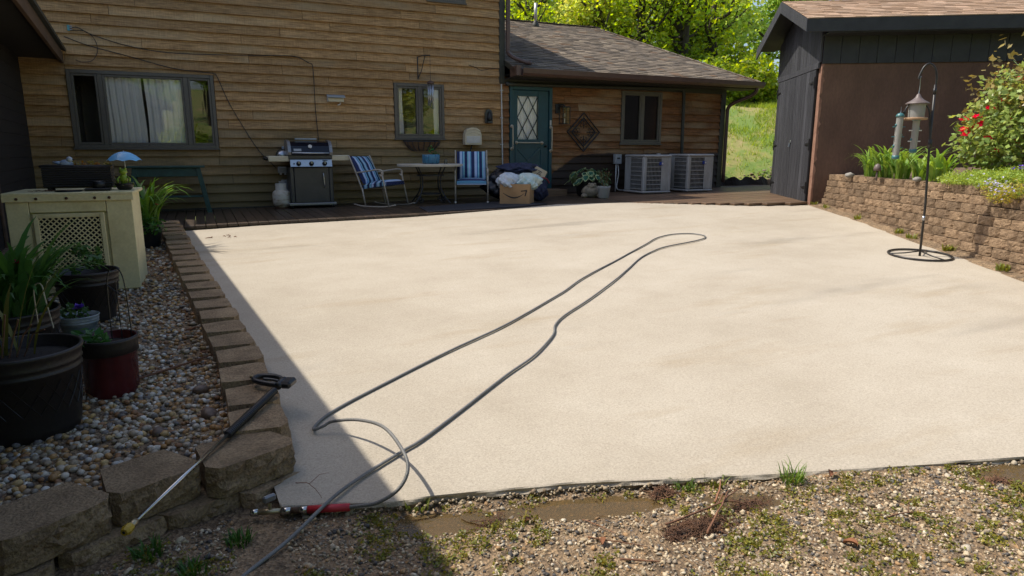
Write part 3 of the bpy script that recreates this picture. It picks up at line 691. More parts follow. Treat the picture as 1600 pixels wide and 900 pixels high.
def wall_backing(x0, x1, z0, z1, opens, y0=FAC, y1=FAC + 0.12):
    bb = B(); cx = sorted({x0, x1, *[o[0] for o in opens], *[o[1] for o in opens]})
    for a, c in zip(cx, cx[1:]):
        zs = [z0]
        for o in opens:
            if o[0] <= a and c <= o[1]: zs += [max(z0, o[2]), o[3]]
        zs.append(z1)
        for i in range(0, len(zs), 2):
            if zs[i + 1] - zs[i] > 1e-3: bb.span((a, y0, zs[i]), (c, y1, zs[i + 1]))
    return bb
wall_main = hp(wall_backing(-3.1, 5.92, 0.45, 6.25, OPEN_MAIN), 'wall', 'backing')
wall_wing = hp(wall_backing(5.92, 11.9, 0.45, 3.2, OPEN_WING), 'wall', 'backing'); wall_wing['label'] = 'low wing wall with orange-brown boards, wet at the bottom'
bb = B(); bb.span((5.80, FAC + 0.12, 3.0), (5.90, 21.4, 6.25)); bb.span((11.78, FAC + 0.12, 0.3), (11.9, 20.9, 3.2)); bb.span((-2.45, 21.3, 0.3), (11.9, 21.4, 3.3)); hp(bb, 'side_wall', 'siding_wing')

def lap_board(xa, xb, za, zb, zlo, zhi, jit):
    """one lapped board as world-space wedge; za..zb is the piece left of the full board zlo..zhi"""
    def yy(z):
        t = (z - zlo) / (zhi - zlo); return FAC - (0.048 * (1 - t) + 0.003 * t) - jit
    bb = B(); e = 0.003
    vs = [(xa + e, yy(za), za), (xb - e, yy(za), za), (xb - e, yy(zb), zb), (xa + e, yy(zb), zb), (xa + e, FAC, za), (xb - e, FAC, za), (xb - e, FAC, zb), (xa + e, FAC, zb)]
    bb.add(vs, [(0, 1, 2, 3), (5, 4, 7, 6), (4, 5, 1, 0), (3, 2, 6, 7), (4, 0, 3, 7), (1, 5, 6, 2)]); return bb

def side_wall(x0, x1, zbot, ztop, opens, wall, mat, k0, k1):
    for k in range(k0, k1):
        zlo = Z0 - k * PITCH; zhi = zlo + PITCH + 0.012
        if zhi < zbot or zlo > ztop: continue
        cuts = [x0]; x = x0 + R.uniform(0.8, 4.2)
        while x < x1 - 0.8: cuts.append(x); x += R.uniform(2.2, 4.8)
        cuts.append(x1)
        for o in opens:
            if o[2] < zhi and o[3] > zlo: cuts = [c for c in cuts if not (o[0] < c < o[1])] + [o[0], o[1]]
        cuts = sorted(set(cuts))
        for a, c in zip(cuts, cuts[1:]):
            if c - a < 0.02: continue
            za, zb = max(zlo, zbot), min(zhi, ztop); pieces = [(za, zb)]
            for o in opens:
                if o[0] < (a + c) / 2 < o[1] and o[2] < zhi and o[3] > zlo:
                    pieces = [(za, min(zb, o[2])), (max(za, o[3]), zb)]
            for p, q in pieces:
                if q - p > 0.012:
                    lap_board(a, c, p, q, zlo, zhi, R.uniform(0, 0.005)).build('siding_board', mat, wall)
side_wall(-3.05, 5.92, 0.555, 6.2, OPEN_MAIN, wall_main, 'siding', -15, 21)
side_wall(5.92, 11.82, 0.60, 3.14, OPEN_WING, wall_wing, 'siding_wing', 3, 21)

# corner boards and trims
hp(B().span((5.83, FAC - 0.055, 2.99), (5.955, FAC - 0.002, 6.2), 0.006), 'corner_board', 'trim_dark')
hp(B().span((11.80, FAC - 0.05, 0.62), (11.95, FAC + 0.08, 3.16), 0.006), 'corner_board', 'trim_dark')
hp(B().span((-3.0, FAC - 0.05, 0.55), (11.8, FAC - 0.001, 0.60)), 'skirt_board', 'trim_dark')
# hip roof of the tall block
EZ, EY, EX = 6.3, 12.62, 6.20
bb = B(); rz = 8.9
v = [(-3.2, EY, EZ), (EX, EY, EZ), (EX, 22.0, EZ), (-3.2, 22.0, EZ), (0.4, 17.3, rz), (2.6, 17.3, rz)]
v += [(a, c, d - 0.14) for a, c, d in v[:4]]
bb.add(v, [(0, 1, 5, 4), (1, 2, 5), (2, 3, 4, 5), (3, 0, 4), (6, 7, 1, 0), (7, 8, 2, 1), (8, 9, 3, 2), (9, 6, 0, 3), (9, 8, 7, 6)])
hp(bb, 'roof', 'fascia')

# low wing roof
RZ0, RY0, RY1, RS = 3.245, 12.70, 17.2, 0.40
RZ1 = RZ0 + RS * (RY1 - RY0); RXE, RXR = 12.46, 10.55
bb = B()
v = [(5.93, RY0, RZ0), (RXE, RY0, RZ0), (RXR, RY1, RZ1), (5.93, RY1, RZ1), (RXE, 21.7, RZ0), (5.93, 21.7, RZ0)]
v += [(a, c, d - 0.10) for a, c, d in v]
bb.add(v, [(0, 1, 2, 3), (1, 4, 2), (4, 5, 3, 2), (6, 7, 1, 0), (7, 10, 4, 1), (10, 11, 5, 4), (11, 10, 7, 6), (6, 0, 3, 9), (3, 5, 11, 9)])
roof_w = hp(bb, 'roof', 'shingle_base' if 'shingle_base' in MT else 'trim_dark'); roof_w['label'] = 'grey-brown shingled hip roof of the low wing'
def shingle_col(r):
    q = r.random(); base = (0.205, 0.165, 0.125) if q < .45 else ((0.145, 0.12, 0.095) if q < .75 else ((0.26, 0.21, 0.155) if q < .93 else (0.19, 0.125, 0.08)))
    k = r.uniform(.68, 1.02); return tuple(c * k for c in base)
sm = [B() for _ in range(6)]; SX = 0.24; ex = 0.142
nrm = Vector((0, -RS, 1)).normalized(); dn = Vector((0, 1, RS)).normalized()
tabs = []
ncs = int((RY1 - RY0) / (ex * dn.y)) + 1
for k in range(ncs):
    yk = RY0 - 0.03 + k * ex * dn.y; zk = RZ0 + RS * (yk - RY0)
    xr = RXE - (RXE - RXR) * max(0, (yk - RY0)) / (RY1 - RY0)
    x = 5.94 - R.uniform(0, SX)
    while x < xr - 0.02:
        wd = R.uniform(0.16, 0.30); a0 = max(5.935, x); a1 = min(xr, x + wd)
        if a1 - a0 > 0.03: tabs.append((a0, a1, yk, zk, min(RY1, yk + (ex + .05) * dn.y)))
        x += wd
def tab_geo(bb, t, r):
    a0, a1, yk, zk, ye = t; th = r.uniform(0.012, 0.022); e = r.uniform(-0.006, 0.012); c = shingle_col(r)
    p0 = Vector((0, yk + e, zk + RS * e)) + nrm * th; p1 = Vector((0, ye, RZ0 + RS * (ye - RY0))) + nrm * 0.002; pb = Vector((0, yk + e, zk + RS * e))
    bb.add([(a0, p0.y, p0.z), (a1 - .003, p0.y, p0.z), (a1 - .003, p1.y, p1.z), (a0, p1.y, p1.z), (a0, pb.y, pb.z), (a1 - .003, pb.y, pb.z)], [(0, 1, 2, 3), (4, 5, 1, 0), (4, 0, 3), (5, 2, 1)], c)
for t in tabs[:300]:
    bb = B(); tab_geo(bb, t, R); bb.build('shingle', 'shingle', roof_w)
bb = B()
for t in tabs[300:]: tab_geo(bb, t, R)
tag(bb.build('shingles', 'shingle', roof_w), kind='stuff')
bb = B()
for i in range(44):  # ridge and hip caps
    t = i / 43
    if i < 22: p = Vector((6.0 + (RXR - 6.0) * i / 21, RY1, RZ1 + .012)); ang = 0; tilt = 0
    else:
        s_ = (i - 22) / 21; p = Vector((RXR + (RXE - RXR) * s_, RY1 + (RY0 - RY1) * s_, RZ1 + (RZ0 - RZ1) * s_ + .014)); ang = math.atan2(RY0 - RY1, RXE - RXR); tilt = math.atan2(RZ1 - RZ0, math.hypot(RY1 - RY0, RXE - RXR))
    bb.box(p, (0.25, 0.2, 0.018), Matrix.Rotation(ang, 3, 'Z') @ Matrix.Rotation(tilt + .05, 3, 'Y'), 0, shingle_col(R))
tag(bb.build('ridge_cap', 'shingle', roof_w))
# plumbing vent
VX, VY = 8.42, 16.75
bb = B().lathe([(0.11, -0.1), (0.09, 0.05), (0.05, 0.12), (0.045, 0.14)], (8.42, 16.75, RZ0 + RS * 4.05), 14); vn = bb.build('vent_flashing', 'trim_dark', roof_w, True)
bb = B().cyl((8.42, 16.75, RZ0 + RS * 4.05 + .1), (8.42, 16.75, RZ0 + RS * 4.05 + .58), 0.042, 12); bb.build('vent_pipe', 'aluvent', roof_w, True)

# gutter, soffit, boxed return
g = B(); prof = [(12.55, 3.245), (12.56, 3.15), (12.60, 3.105), (12.69, 3.105), (12.69, 3.245), (12.675, 3.245), (12.675, 3.12), (12.605, 3.12), (12.575, 3.16), (12.565, 3.245)]
g.extr(prof, 0, 6.05, 12.50); hp(g, 'gutter', 'trim_brown')
hp(B().span((5.96, 12.70, 3.085), (12.44, FAC - 0.004, 3.105)), 'soffit', 'soffit')
hp(B().span((5.955, 12.69, 3.10), (12.44, 12.715, 3.245)), 'fascia', 'trim_brown')
hp(B().span((5.93, 12.62, 3.10), (6.04, 12.95, 3.30), 0.006), 'eave_return', 'trim_brown')
hp(B().span((5.96, FAC - 0.05, 2.985), (11.8, FAC - 0.028, 3.084)), 'frieze_board', 'trim_dark')
def pipe(pts, wd, name, mat, r=None):
    bb = B(); bb.tube(smooth_path(pts, 5), r or wd, 10); return hp(bb, name, mat, None, True)
pipe([(5.96, FAC - .10, 2.985), (8.0, FAC - .10, 3.01), (10.40, FAC - .10, 3.055), (10.56, FAC - .10, 3.03), (10.60, FAC - .10, 2.9), (10.61, FAC - .10, 2.2), (10.63, FAC - .10, 1.2)], .04, 'downspout', 'trim_dark')
pipe([(12.32, 12.64, 3.13), (12.32, 12.66, 3.02), (12.26, 12.8, 2.92), (12.06, 13.10, 2.78), (12.0, 13.22, 2.66), (12.0, 13.24, 2.4), (12.0, 13.24, 0.85)], .045, 'downspout', 'trim_brown')
hp(B().span((5.965, FAC - 0.13, 3.66), (6.045, FAC - 0.06, 6.2), 0.012), 'downspout', 'trim_brown')
pipe([(6.005, FAC - .095, 3.7), (6.005, FAC - .11, 3.6), (6.06, FAC - .25, 3.50), (6.25, 12.88, 3.40), (6.33, 12.78, 3.375)], .042, 'downspout', 'trim_brown')

# ---- left wing, turned a few degrees, whose eave shades the planting bed
wing_dir = Vector((0.08, -1, 0)).normalized(); wing_n = Vector((1, 0.08, 0)).normalized()
wang = math.atan2(wing_dir.y, wing_dir.x)
E0 = Vector((-1.85, FAC - 0.03, 0)); WL = 14.5; WO = 0.62
def wp(s, o, z): return E0 + wing_dir * s + wing_n * o + Vector((0, 0, z))
def wbox(bb, s0, s1, o0, o1, z0, z1, bev=0):
    c = wp((s0 + s1) / 2, (o0 + o1) / 2, (z0 + z1) / 2); return bb.box(c, (s1 - s0, o1 - o0, z1 - z0), Matrix.Rotation(wang, 3, 'Z'), bev)
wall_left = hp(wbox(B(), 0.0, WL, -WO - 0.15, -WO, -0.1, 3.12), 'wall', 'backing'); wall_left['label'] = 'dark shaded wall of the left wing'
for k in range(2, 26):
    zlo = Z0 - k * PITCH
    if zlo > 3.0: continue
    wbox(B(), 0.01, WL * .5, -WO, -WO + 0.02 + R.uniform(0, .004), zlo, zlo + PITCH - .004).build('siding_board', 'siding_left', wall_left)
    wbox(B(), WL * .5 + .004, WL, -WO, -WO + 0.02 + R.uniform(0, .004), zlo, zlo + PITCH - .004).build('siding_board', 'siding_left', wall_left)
hp(wbox(B(), 3.6, 3.72, -WO + .026, -WO + 0.05, 0.3, 2.95, .004), 'casing', 'fascia')
hp(wbox(B(), 0.0, WL, -WO + .001, -0.045, 3.05, 3.07), 'soffit', 'soffit')
hp(wbox(B(), 0.02, WL, -0.045, 0.0, 2.985, 3.16, .004), 'fascia', 'fascia')
bb = B(); q = [wp(0, 0.05, 3.165), wp(WL, 0.05, 3.165), wp(WL, -5.2, 5.2), wp(0, -5.2, 5.2)]
q += [p + Vector((0, 0, 0.05)) for p in q]
bb.add(q, [(3, 2, 1, 0), (4, 5, 6, 7), (0, 1, 5, 4), (1, 2, 6, 5), (2, 3, 7, 6), (3, 0, 4, 7)]); hp(bb, 'roof', 'trim_dark')['label'] = 'roof of the left wing with a weathered fascia'

# ---- windows
def window(x0, x1, z0, z1, mull, fmat, gmat, curtain=None, depth=0.5, fr=0.055):
    yf = FAC - 0.06
    f = hp(wbox_frame(x0, x1, z0, z1, fr, yf, FAC + 0.06), 'window', fmat)
    xs_ = [x0 + fr] + [q for mm in mull for q in mm] + [x1 - fr]
    for mm in mull: B().span((mm[0], yf + .004, z0 + fr), (mm[1], FAC + .05, z1 - fr), .004).build('mullion', fmat, f)
    for i in range(0, len(xs_), 2):
        a, c = xs_[i], xs_[i + 1]; s = 0.035
        wbox_frame(a + .003, c - .003, z0 + fr + .003, z1 - fr - .003, s, yf + .012, FAC + .03).build('sash', fmat, f)
        B().span((a + s, FAC - .006, z0 + fr + s), (c - s, FAC - .002, z1 - fr - s)).build('pane', gmat, f)
    B().span((x0 - .02, yf - .02, z0 - .028), (x1 + .02, FAC + .02, z0 - .001), .004).build('sill', fmat, f)
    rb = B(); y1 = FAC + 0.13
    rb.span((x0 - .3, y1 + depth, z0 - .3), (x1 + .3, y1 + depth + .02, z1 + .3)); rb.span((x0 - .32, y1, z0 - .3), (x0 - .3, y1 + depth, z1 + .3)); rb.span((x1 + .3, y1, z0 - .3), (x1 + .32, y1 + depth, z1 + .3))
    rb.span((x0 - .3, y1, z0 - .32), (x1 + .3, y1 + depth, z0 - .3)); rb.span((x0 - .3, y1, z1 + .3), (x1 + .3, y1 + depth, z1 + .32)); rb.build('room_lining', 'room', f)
    if curtain:
        for (a, c) in curtain:
            cb = B(); cb.grid(lambda u, v, a=a, c=c: (a + (c - a) * u + 0.01 * math.sin(v * 5 + a * 9), FAC + 0.085 + 0.016 * math.sin(u * 34 + a) + .008 * math.sin(u * 71 + v), z0 + .02 + (z1 - z0 - .05) * v), 60, 8)
            cb.build('curtain', 'curtain', f, True)
    return f
def wbox_frame(x0, x1, z0, z1, t, ya, yb):
    bb = B(); bb.span((x0, ya, z0), (x0 + t, yb, z1), .004); bb.span((x1 - t, ya, z0), (x1, yb, z1), .004)
    bb.span((x0 + t + .0005, ya, z0), (x1 - t - .0005, yb, z0 + t), .004); bb.span((x0 + t + .0005, ya, z1 - t), (x1 - t - .0005, yb, z1), .004); return bb
window(-1.845, 0.345, 1.65, 2.90, [(-1.415, -1.345), (-0.14, -0.068)], 'frame', 'glass', [(-1.335, -0.78), (-0.74, -0.145)])['label'] = 'wide three-pane window with sheer white curtains'
window(3.575, 4.605, 1.855, 2.915, [(4.06, 4.12)], 'frame', 'glass', [(3.62, 3.78), (4.42, 4.56)])['label'] = 'two-pane window above the hay basket'
window(8.885, 10.015, 1.785, 2.965, [(9.43, 9.485)], 'frame3', 'glass_screen')['label'] = 'dark screened window on the low wing'
window(4.305, 5.095, 4.495, 5.59, [(4.68, 4.72)], 'frame', 'glass')['label'] = 'upstairs window, only its sill in view'

# ---- door
door = hp(wbox_frame(6.065, 7.08, 0.80, 2.96, 0.075, FAC - .07, FAC + .04), 'door', 'teal'); door['label'] = 'teal door with diamond-lattice glass and grab bars'
B().span((6.143, FAC - .035, 0.885), (7.0, FAC + .005, 1.80), .004).build('lower_panel', 'teal', door)
df = B(); df.span((6.143, FAC - .035, 1.802), (6.255, FAC + .005, 2.88), .004); df.span((6.755, FAC - .035, 1.802), (7.0, FAC + .005, 2.88), .004)
df.span((6.256, FAC - .035, 1.802), (6.754, FAC + .005, 1.86), .004); df.span((6.256, FAC - .035, 2.76), (6.754, FAC + .005, 2.88), .004); df.build('stile_and_rail', 'teal', door)
B().span((6.256, FAC - .012, 1.861), (6.754, FAC - .008, 2.759)).build('pane', 'glass_door', door)
lt = B()
def bar2(bb, x0, z0, x1, z1, y, wd, th=0.012):
    q = Vector((x1 - x0, 0, z1 - z0)); bb.box(((x0 + x1) / 2, y, (z0 + z1) / 2), (q.length, th, wd), Matrix.Rotation(-math.atan2(q.z, q.x), 3, 'Y'))
X0, X1, Z_0, Z_1 = 6.258, 6.752, 1.863, 2.757; XM = (X0 + X1) / 2; ZM = (Z_0 + Z_1) / 2
for i, (a, c, d, e) in enumerate([(X0, Z_1, X1, ZM - .02), (XM, Z_1, X1, 2.31), (X0, ZM, XM, Z_0), (X0, 2.31, X1, Z_0 - .0), (X1, Z_1, X0, ZM - .02), (XM, Z_1, X0, 2.31), (X1, ZM, XM, Z_0), (X1, 2.31, X0, Z_0)][:0]): pass
dx = (X1 - X0) / 2; dz = (Z_1 - Z_0) / 2
yl = FAC - .02
for (a, c, d, e) in [(XM, Z_1, X1, ZM), (X0, Z_1, X1, Z_0), (X0, ZM, XM, Z_0)]: bar2(lt, a, c, d, e, yl, 0.018)
for (a, c, d, e) in [(XM, Z_1, X0, ZM), (X1, Z_1, X0, Z_0), (X1, ZM, XM, Z_0)]: bar2(lt, a, c, d, e, yl + .0125, 0.018)
lt.build('lattice', 'lead', door)
dcu = B(); dcu.grid(lambda u, v: (6.24 + .53 * u, FAC + 0.05 + .014 * math.sin(u * 45), 1.84 + .94 * v), 50, 2); dcu.build('curtain', 'curtain', door, True)
B().span((6.1, FAC + .12, 0.8), (7.05, FAC + .14, 2.95)).build('room_lining', 'room', door)
xp = B()
for (a, c, d, e) in [(6.25, 1.68, 6.80, 1.14), (6.80, 1.68, 6.25, 1.14)]: bar2(xp, a, c, d, e, FAC - .042 - (.003 if a > 6.5 else 0), 0.05, .016)
xp.span((6.2, FAC - .05, 1.70), (6.85, FAC - .034, 1.74)); xp.span((6.2, FAC - .05, 1.02), (6.85, FAC - .034, 1.06)); xp.span((6.2, FAC - .05, 1.061), (6.24, FAC - .034, 1.699)); xp.span((6.81, FAC - .05, 1.061), (6.85, FAC - .034, 1.699))
xp.build('cross_panel', 'teal', door)
def grab(p0, p1, out=0.06):
    p0, p1 = Vector(p0), Vector(p1); o = Vector((0, -out, 0)); d = (p1 - p0).normalized() * .03
    bb = B(); bb.tube(smooth_path([p0, p0 + o * .7 + d * .2, p0 + o + d, p1 + o - d, p1 + o * .7 - d * .2, p1], 4), 0.013, 8)
    for p in (p0, p1): bb.tube([p, p + Vector((0, -.012, 0))], 0.036, 14)
    return bb
for p0, p1 in [((6.23, FAC - .036, 1.79), (6.84, FAC - .036, 1.79)), ((6.105, FAC - .071, 2.13), (6.105, FAC - .071, 1.66)), ((7.045, FAC - .071, 2.12), (7.045, FAC - .071, 1.62))]:
    grab(p0, p1).build('handle', 'bar', door, True)
B().span((7.02, FAC - .085, 2.16), (7.055, FAC - .0705, 2.27), .004).build('doorbell', 'white', door)
B().ball((6.93, FAC - .06, 1.72), .03).build('knob', 'black', door, True)
hp(B().span((5.98, 12.72, 0.60), (7.2, FAC - .055, 0.80), .006), 'door_step', 'deck_sun')

# ================================================================== FIXTURES ON THE HOUSE
# floodlight
t = empty('flood_light', (2.44, FAC - .02, 2.52), 0, 'white box floodlight with a sloped hood high on the siding', 'wall light')
B().box((0, -.02, .06), (.31, .04, .13), None, .006).build('housing', 'white', t)
B().extr([(-.04, .125), (-.15, .085), (-.15, .07), (-.04, .11)], 0, -.165, .165).build('hood', 'greybox', t)
B().box((0, -.07, .03), (.29, .06, .07), None, .006).build('lens', 'creamplastic', t)
B().tube([(0.1, -.02, 0), (.07, -.05, -.05), (.03, -.06, -.06)], .012).build('sensor', 'white', t)
# bracket and wind chime
t = empty('wall_bracket', (4.07, FAC - .05, 3.0), 0, 'slim triangular iron plant bracket above the two-pane window', 'bracket')
bb = B(); bb.tube([(0, 0, 0), (0, 0, .43)], .011); bb.tube([(0, 0, .42), (.05, -.15, .43), (.16, -.30, .425)], .01); bb.tube(smooth_path([(0, -.005, .02), (.05, -.08, .16), (.07, -.14, .3), (.09, -.2, .42)], 4), .008); bb.build('arm', 'iron', t)
t = empty('wind_chime', (4.235, FAC - .33, 2.40), 0, 'wind chime of silver tubes hanging before the two-pane window', 'wind chime')
bb = B(); bb.cyl((0, 0, .56), (0, 0, 1.02), .004, 6); bb.build('cord', 'iron', t)
B().lathe([(.07, .50), (.075, .52), (.05, .545), (.01, .56)], n=16).build('top_disc', 'trim_brown', t, True)
for k in range(6):
    a = k * math.pi / 3; L = .32 + .03 * k
    B().cyl((.05 * math.cos(a), .05 * math.sin(a), .49), (.05 * math.cos(a), .05 * math.sin(a), .49 - L), .011, 8).build('chime_tube', 'steel', t, True)
B().cyl((0, 0, .02), (0, 0, .5), .002, 5).build('clapper_cord', 'iron', t); B().lathe([(.03, .2), (.03, .215)], n=12).build('clapper', 'woodtan', t)
# hay basket
t = empty('hay_basket', (4.11, FAC - .05, 1.60), 0, 'iron hay-rack basket with coco liner under the two-pane window', 'planter')
def bask(u, v): 
    a = math.pi * u; rr_ = .37 * (1 - .45 * v * v); return (-rr_ * math.cos(a), -.02 - .17 * math.sin(a) * (1 - .6 * v), .20 - .19 * v)
lb = B(); lb.grid(bask, 20, 6); lb.build('liner', 'hay', t, True)
fb = B(); fb.tube([(-.39, -.02, .205), (.39, -.02, .205)], .01); fb.tube([bask(i / 20, 0) for i in range(21)], .01)
for k in range(9): fb.tube([Vector(bask((k + .5) / 9, j / 6)) * 1.0 + Vector((0, -.012, 0)) for j in range(7)], .008)
fb.build('rack', 'iron', t)
# hose-reel style box
t = empty('wall_box', (5.18, FAC - .05, 1.74), 0, 'rounded beige wall box above the right striped chair', 'utility box')
bb = B(); prof = [(-.18, 0), (.18, 0), (.185, .05), (.18, .2), (.15, .29), (.08, .335), (0, .345), (-.08, .335), (-.15, .29), (-.18, .2), (-.185, .05)]
bb.extr(prof, 1, -.14, 0); bb.build('housing', 'creamplastic', t)
bb = B(); bb.tube(smooth_path([(-.15, -.142, .2), (0, -.143, .25), (.15, -.142, .2)], 4), .005); bb.tube(smooth_path([(-.16, -.142, .26), (0, -.143, .31), (.16, -.142, .26)], 4), .005); bb.build('ribs', 'bar', t)
B().box((0, -.142, .1), (.3, .012, .14), None, .005).build('cover', 'white', t)
B().tube(smooth_path([(0, -.05, 0), (-.03, -.05, -.1), (-.13, -.06, -.3), (-.16, -.05, -.4)], 5), .014).build('cable', 'black', t)
# dark lantern-like bird box
t = empty('wall_ornament', (5.57, FAC - .05, 2.18), 0, 'small dark arched lantern on the siding left of the teal door', 'wall ornament')
bb = B(); bb.extr([(-.08, 0), (.08, 0), (.08, .2), (.05, .27), (0, .29), (-.05, .27), (-.08, .2)], 1, -.05, 0); bb.build('back_plate', 'charcoal', t)
B().lathe([(.05, .05), (.055, .1), (.04, .2), (.01, .24)], (0, -.08, 0), 12).build('lamp', 'black', t, True); B().box((0, -.08, .02), (.11, .1, .04), None, .01).build('base', 'charcoal', t)
# white conduit
bb = B(); bb.tube([(5.865, FAC - .07, 2.98), (5.875, FAC - .07, 2.2), (5.89, FAC - .07, 1.3), (5.90, FAC - .07, .62)], .014, 8)
for z in (2.86, 2.3, 1.75): bb.box((5.873 + .003, FAC - .05, z), (.07, .012, .02))
tag(bb.build('conduit', 'pvc'), 'thin white conduit running down the corner beside the teal door', 'pipe')
# cables
def cable(pts, label, r=.007):
    bb = B(); bb.tube(smooth_path([(x, FAC - .060, z) for x, z in pts], 5), r, 6); tag(bb.build('cable', 'black'), label, 'cable')
cable([(-1.70, 3.53), (-1.6, 3.55), (-1.40, 3.45), (-.92, 3.314), (-.33, 3.24), (.4, 3.25), (1.08, 3.277), (1.6, 3.30), (1.80, 3.285), (1.98, 3.2), (2.05, 3.15), (2.06, 2.8), (2.06, 2.38), (2.085, 1.8)], 'black cable sagging along the siding then dropping behind the grill')
cable([(-1.80, 3.40), (-1.47, 3.28), (-.93, 3.15), (-.28, 2.99), (.2, 2.945), (.36, 2.93), (.42, 2.86), (.59, 2.4), (.97, 1.673), (1.2, 1.4), (1.29, 1.29)], 'black cable crossing above the three-pane window down to the grill')
cable([(-1.70, 3.5), (-1.5, 3.5), (-1.38, 3.38), (-1.36, 3.2), (-1.45, 3.05), (-1.6, 3.02), (-1.68, 3.05)], 'loop of black cable hanging below the teal splitter', .005)
cable([(5.15, 3.32), (5.28, 3.29), (5.42, 3.235), (5.6, 3.27), (5.82, 3.295)], 'short drooping wire beside the dark corner board', .006)
t = empty('splitter_box', (-1.725, FAC - .05, 3.49), 0, 'tiny teal cable splitter under the left eave', 'splitter'); B().box((0, -.012, .045), (.035, .02, .09), None, .003).build('body', pm('teal_plastic', (.12, .33, .36)), t)
bb = B()
for z in (.02, .05, .075): bb.cyl((.017, -.012, z), (.05, -.012, z), .007, 8)
bb.build('connectors', 'steel', t)
# wall lantern by the door
t = empty('wall_lantern', (7.30, FAC - .05, 2.19), 0, 'black caged wall lantern right of the teal door', 'wall light')
B().box((-.08, -.01, .33), (.12, .03, .2), None, .006).build('back_plate', 'black', t)
bb = B(); bb.tube([(-.08, -.02, .4), (0, -.1, .41), (.03, -.12, .38)], .015)
for sx in (-1, 1):
    for sy in (-1, 1): bb.box((.03 + sx * .085, -.12 + sy * .085, .18), (.014, .014, .36))
for z in (.008, .36): 
    for s_ in (-1, 1): bb.box((.03, -.12 + s_ * .085, z), (.156, .0135, .0135)); bb.box((.03 + s_ * .085, -.12, z), (.0135, .156, .0135))
bb.box((.03, -.12, .37), (.18, .18, .01)); bb.build('cage', 'black', t)
B().span((-.048, -.198, .02), (.108, -.196, .35)).build('pane', 'glass_lamp', t)
B().cyl((.03, -.12, .02), (.03, -.12, .12), .012).build('candle', 'white', t); B().ball((.03, -.12, .19), (.018, .018, .045)).build('bulb', 'bar', t, True)
# diamond wall art
t = empty('wall_art', (7.88, FAC - .068, 1.61), 0, 'black wrought-iron diamond wall art with scrolls', 'wall art')
bb = B()
for s_, zz in ((1, .42), (.74, .42)):
    q = [(0, 0, zz - .42 * s_), (.415 * s_, 0, zz), (0, 0, zz + .42 * s_), (-.415 * s_, 0, zz)]
    for i in range(4): bb.tube([q[i], q[(i + 1) % 4]], .014, 6)
bb.build('frame', 'black', t)
bb = B()
for a in (0, 90, 180, 270):
    M_ = Matrix.Rotation(math.radians(a), 3, 'Y'); c = Vector((0, 0, .42))
    bb.tube([c + M_ @ Vector((0, 0, .08)), c + M_ @ Vector((0, 0, .36))], .008, 6)
    for s_ in (-1, 1):
        for h_ in (.14, .22):
            bb.tube([c + M_ @ Vector(p) for p in smooth_path([(0, -.002, h_), (s_ * .05, -.002, h_ + .04), (s_ * .09, -.002, h_ + .01), (s_ * .07, -.002, h_ - .03), (s_ * .04, -.002, h_ - .01)], 3)], .006, 5)
bb.build('scroll_work', 'black', t)
# meter box with conduit
t = empty('disconnect_box', (8.78, FAC - .1, DZ(8.78)), 0, 'small grey electrical box on a thin conduit beside the left condenser', 'utility box')
B().box((0, 0, .75), (.17, .1, .22), None, .006).build('box', 'greybox', t); bb = B(); bb.cyl((-.03, 0, 0.01), (-.03, 0, .64), .014, 8); bb.tube(smooth_path([(0.02, 0, .64), (.03, -.02, .4), (-.02, -.04, .1), (.1, -.05, .04), (.3, -.06, .05)], 4), .012); bb.build('conduit', 'pvc', t, True)
B().box((0, -.053, .77), (.08, .006, .03)).build('latch', 'black', t)
# power boxes left of the grill
t = empty('meter_socket', (1.48, FAC - .05, 1.46), 0, 'grey electric meter box with a round glass meter left of the grill hood', 'utility box')
B().box((.03, -.05, .1), (.2, .1, .26), None, .008).build('box', 'greybox', t); B().lathe([(.11, -.0), (.11, .05), (.09, .1), (.04, .12), (0.001, .125)], (-.07, -.1, .06), 18, Matrix.Rotation(math.pi / 2, 3, 'X')).build('glass_dome', 'steel', t, True); bb = B(); bb.lathe([(.125, 0), (.125, .03), (.11, .03)], (-.07, -.1, .06), 18, Matrix.Rotation(math.pi / 2, 3, 'X')); bb.build('ring', 'black', t)
t = empty('outlet_box', (1.40, FAC - .03, 1.20), 0, 'small grey outlet cover under the meter by the grill', 'utility box'); B().box((0, -.04, .06), (.16, .08, .12), None, .01).build('cover', 'greybox', t); B().box((-.04, -.05, -.01), (.03, .06, .04)).build('plug', 'white', t); B().box((.04, -.05, -.01), (.03, .06, .04)).build('plug', 'white', t)
t = empty('junction_box', (1.47, FAC - .03, 0.88), 0, 'low grey junction box behind the propane tank', 'utility box'); B().box((.03, -.05, .1), (.27, .1, .2), None, .008).build('box', 'greybox', t); B().box((-.11, -.11, .08), (.1, .02, .19), None, .004).build('panel', 'white', t)

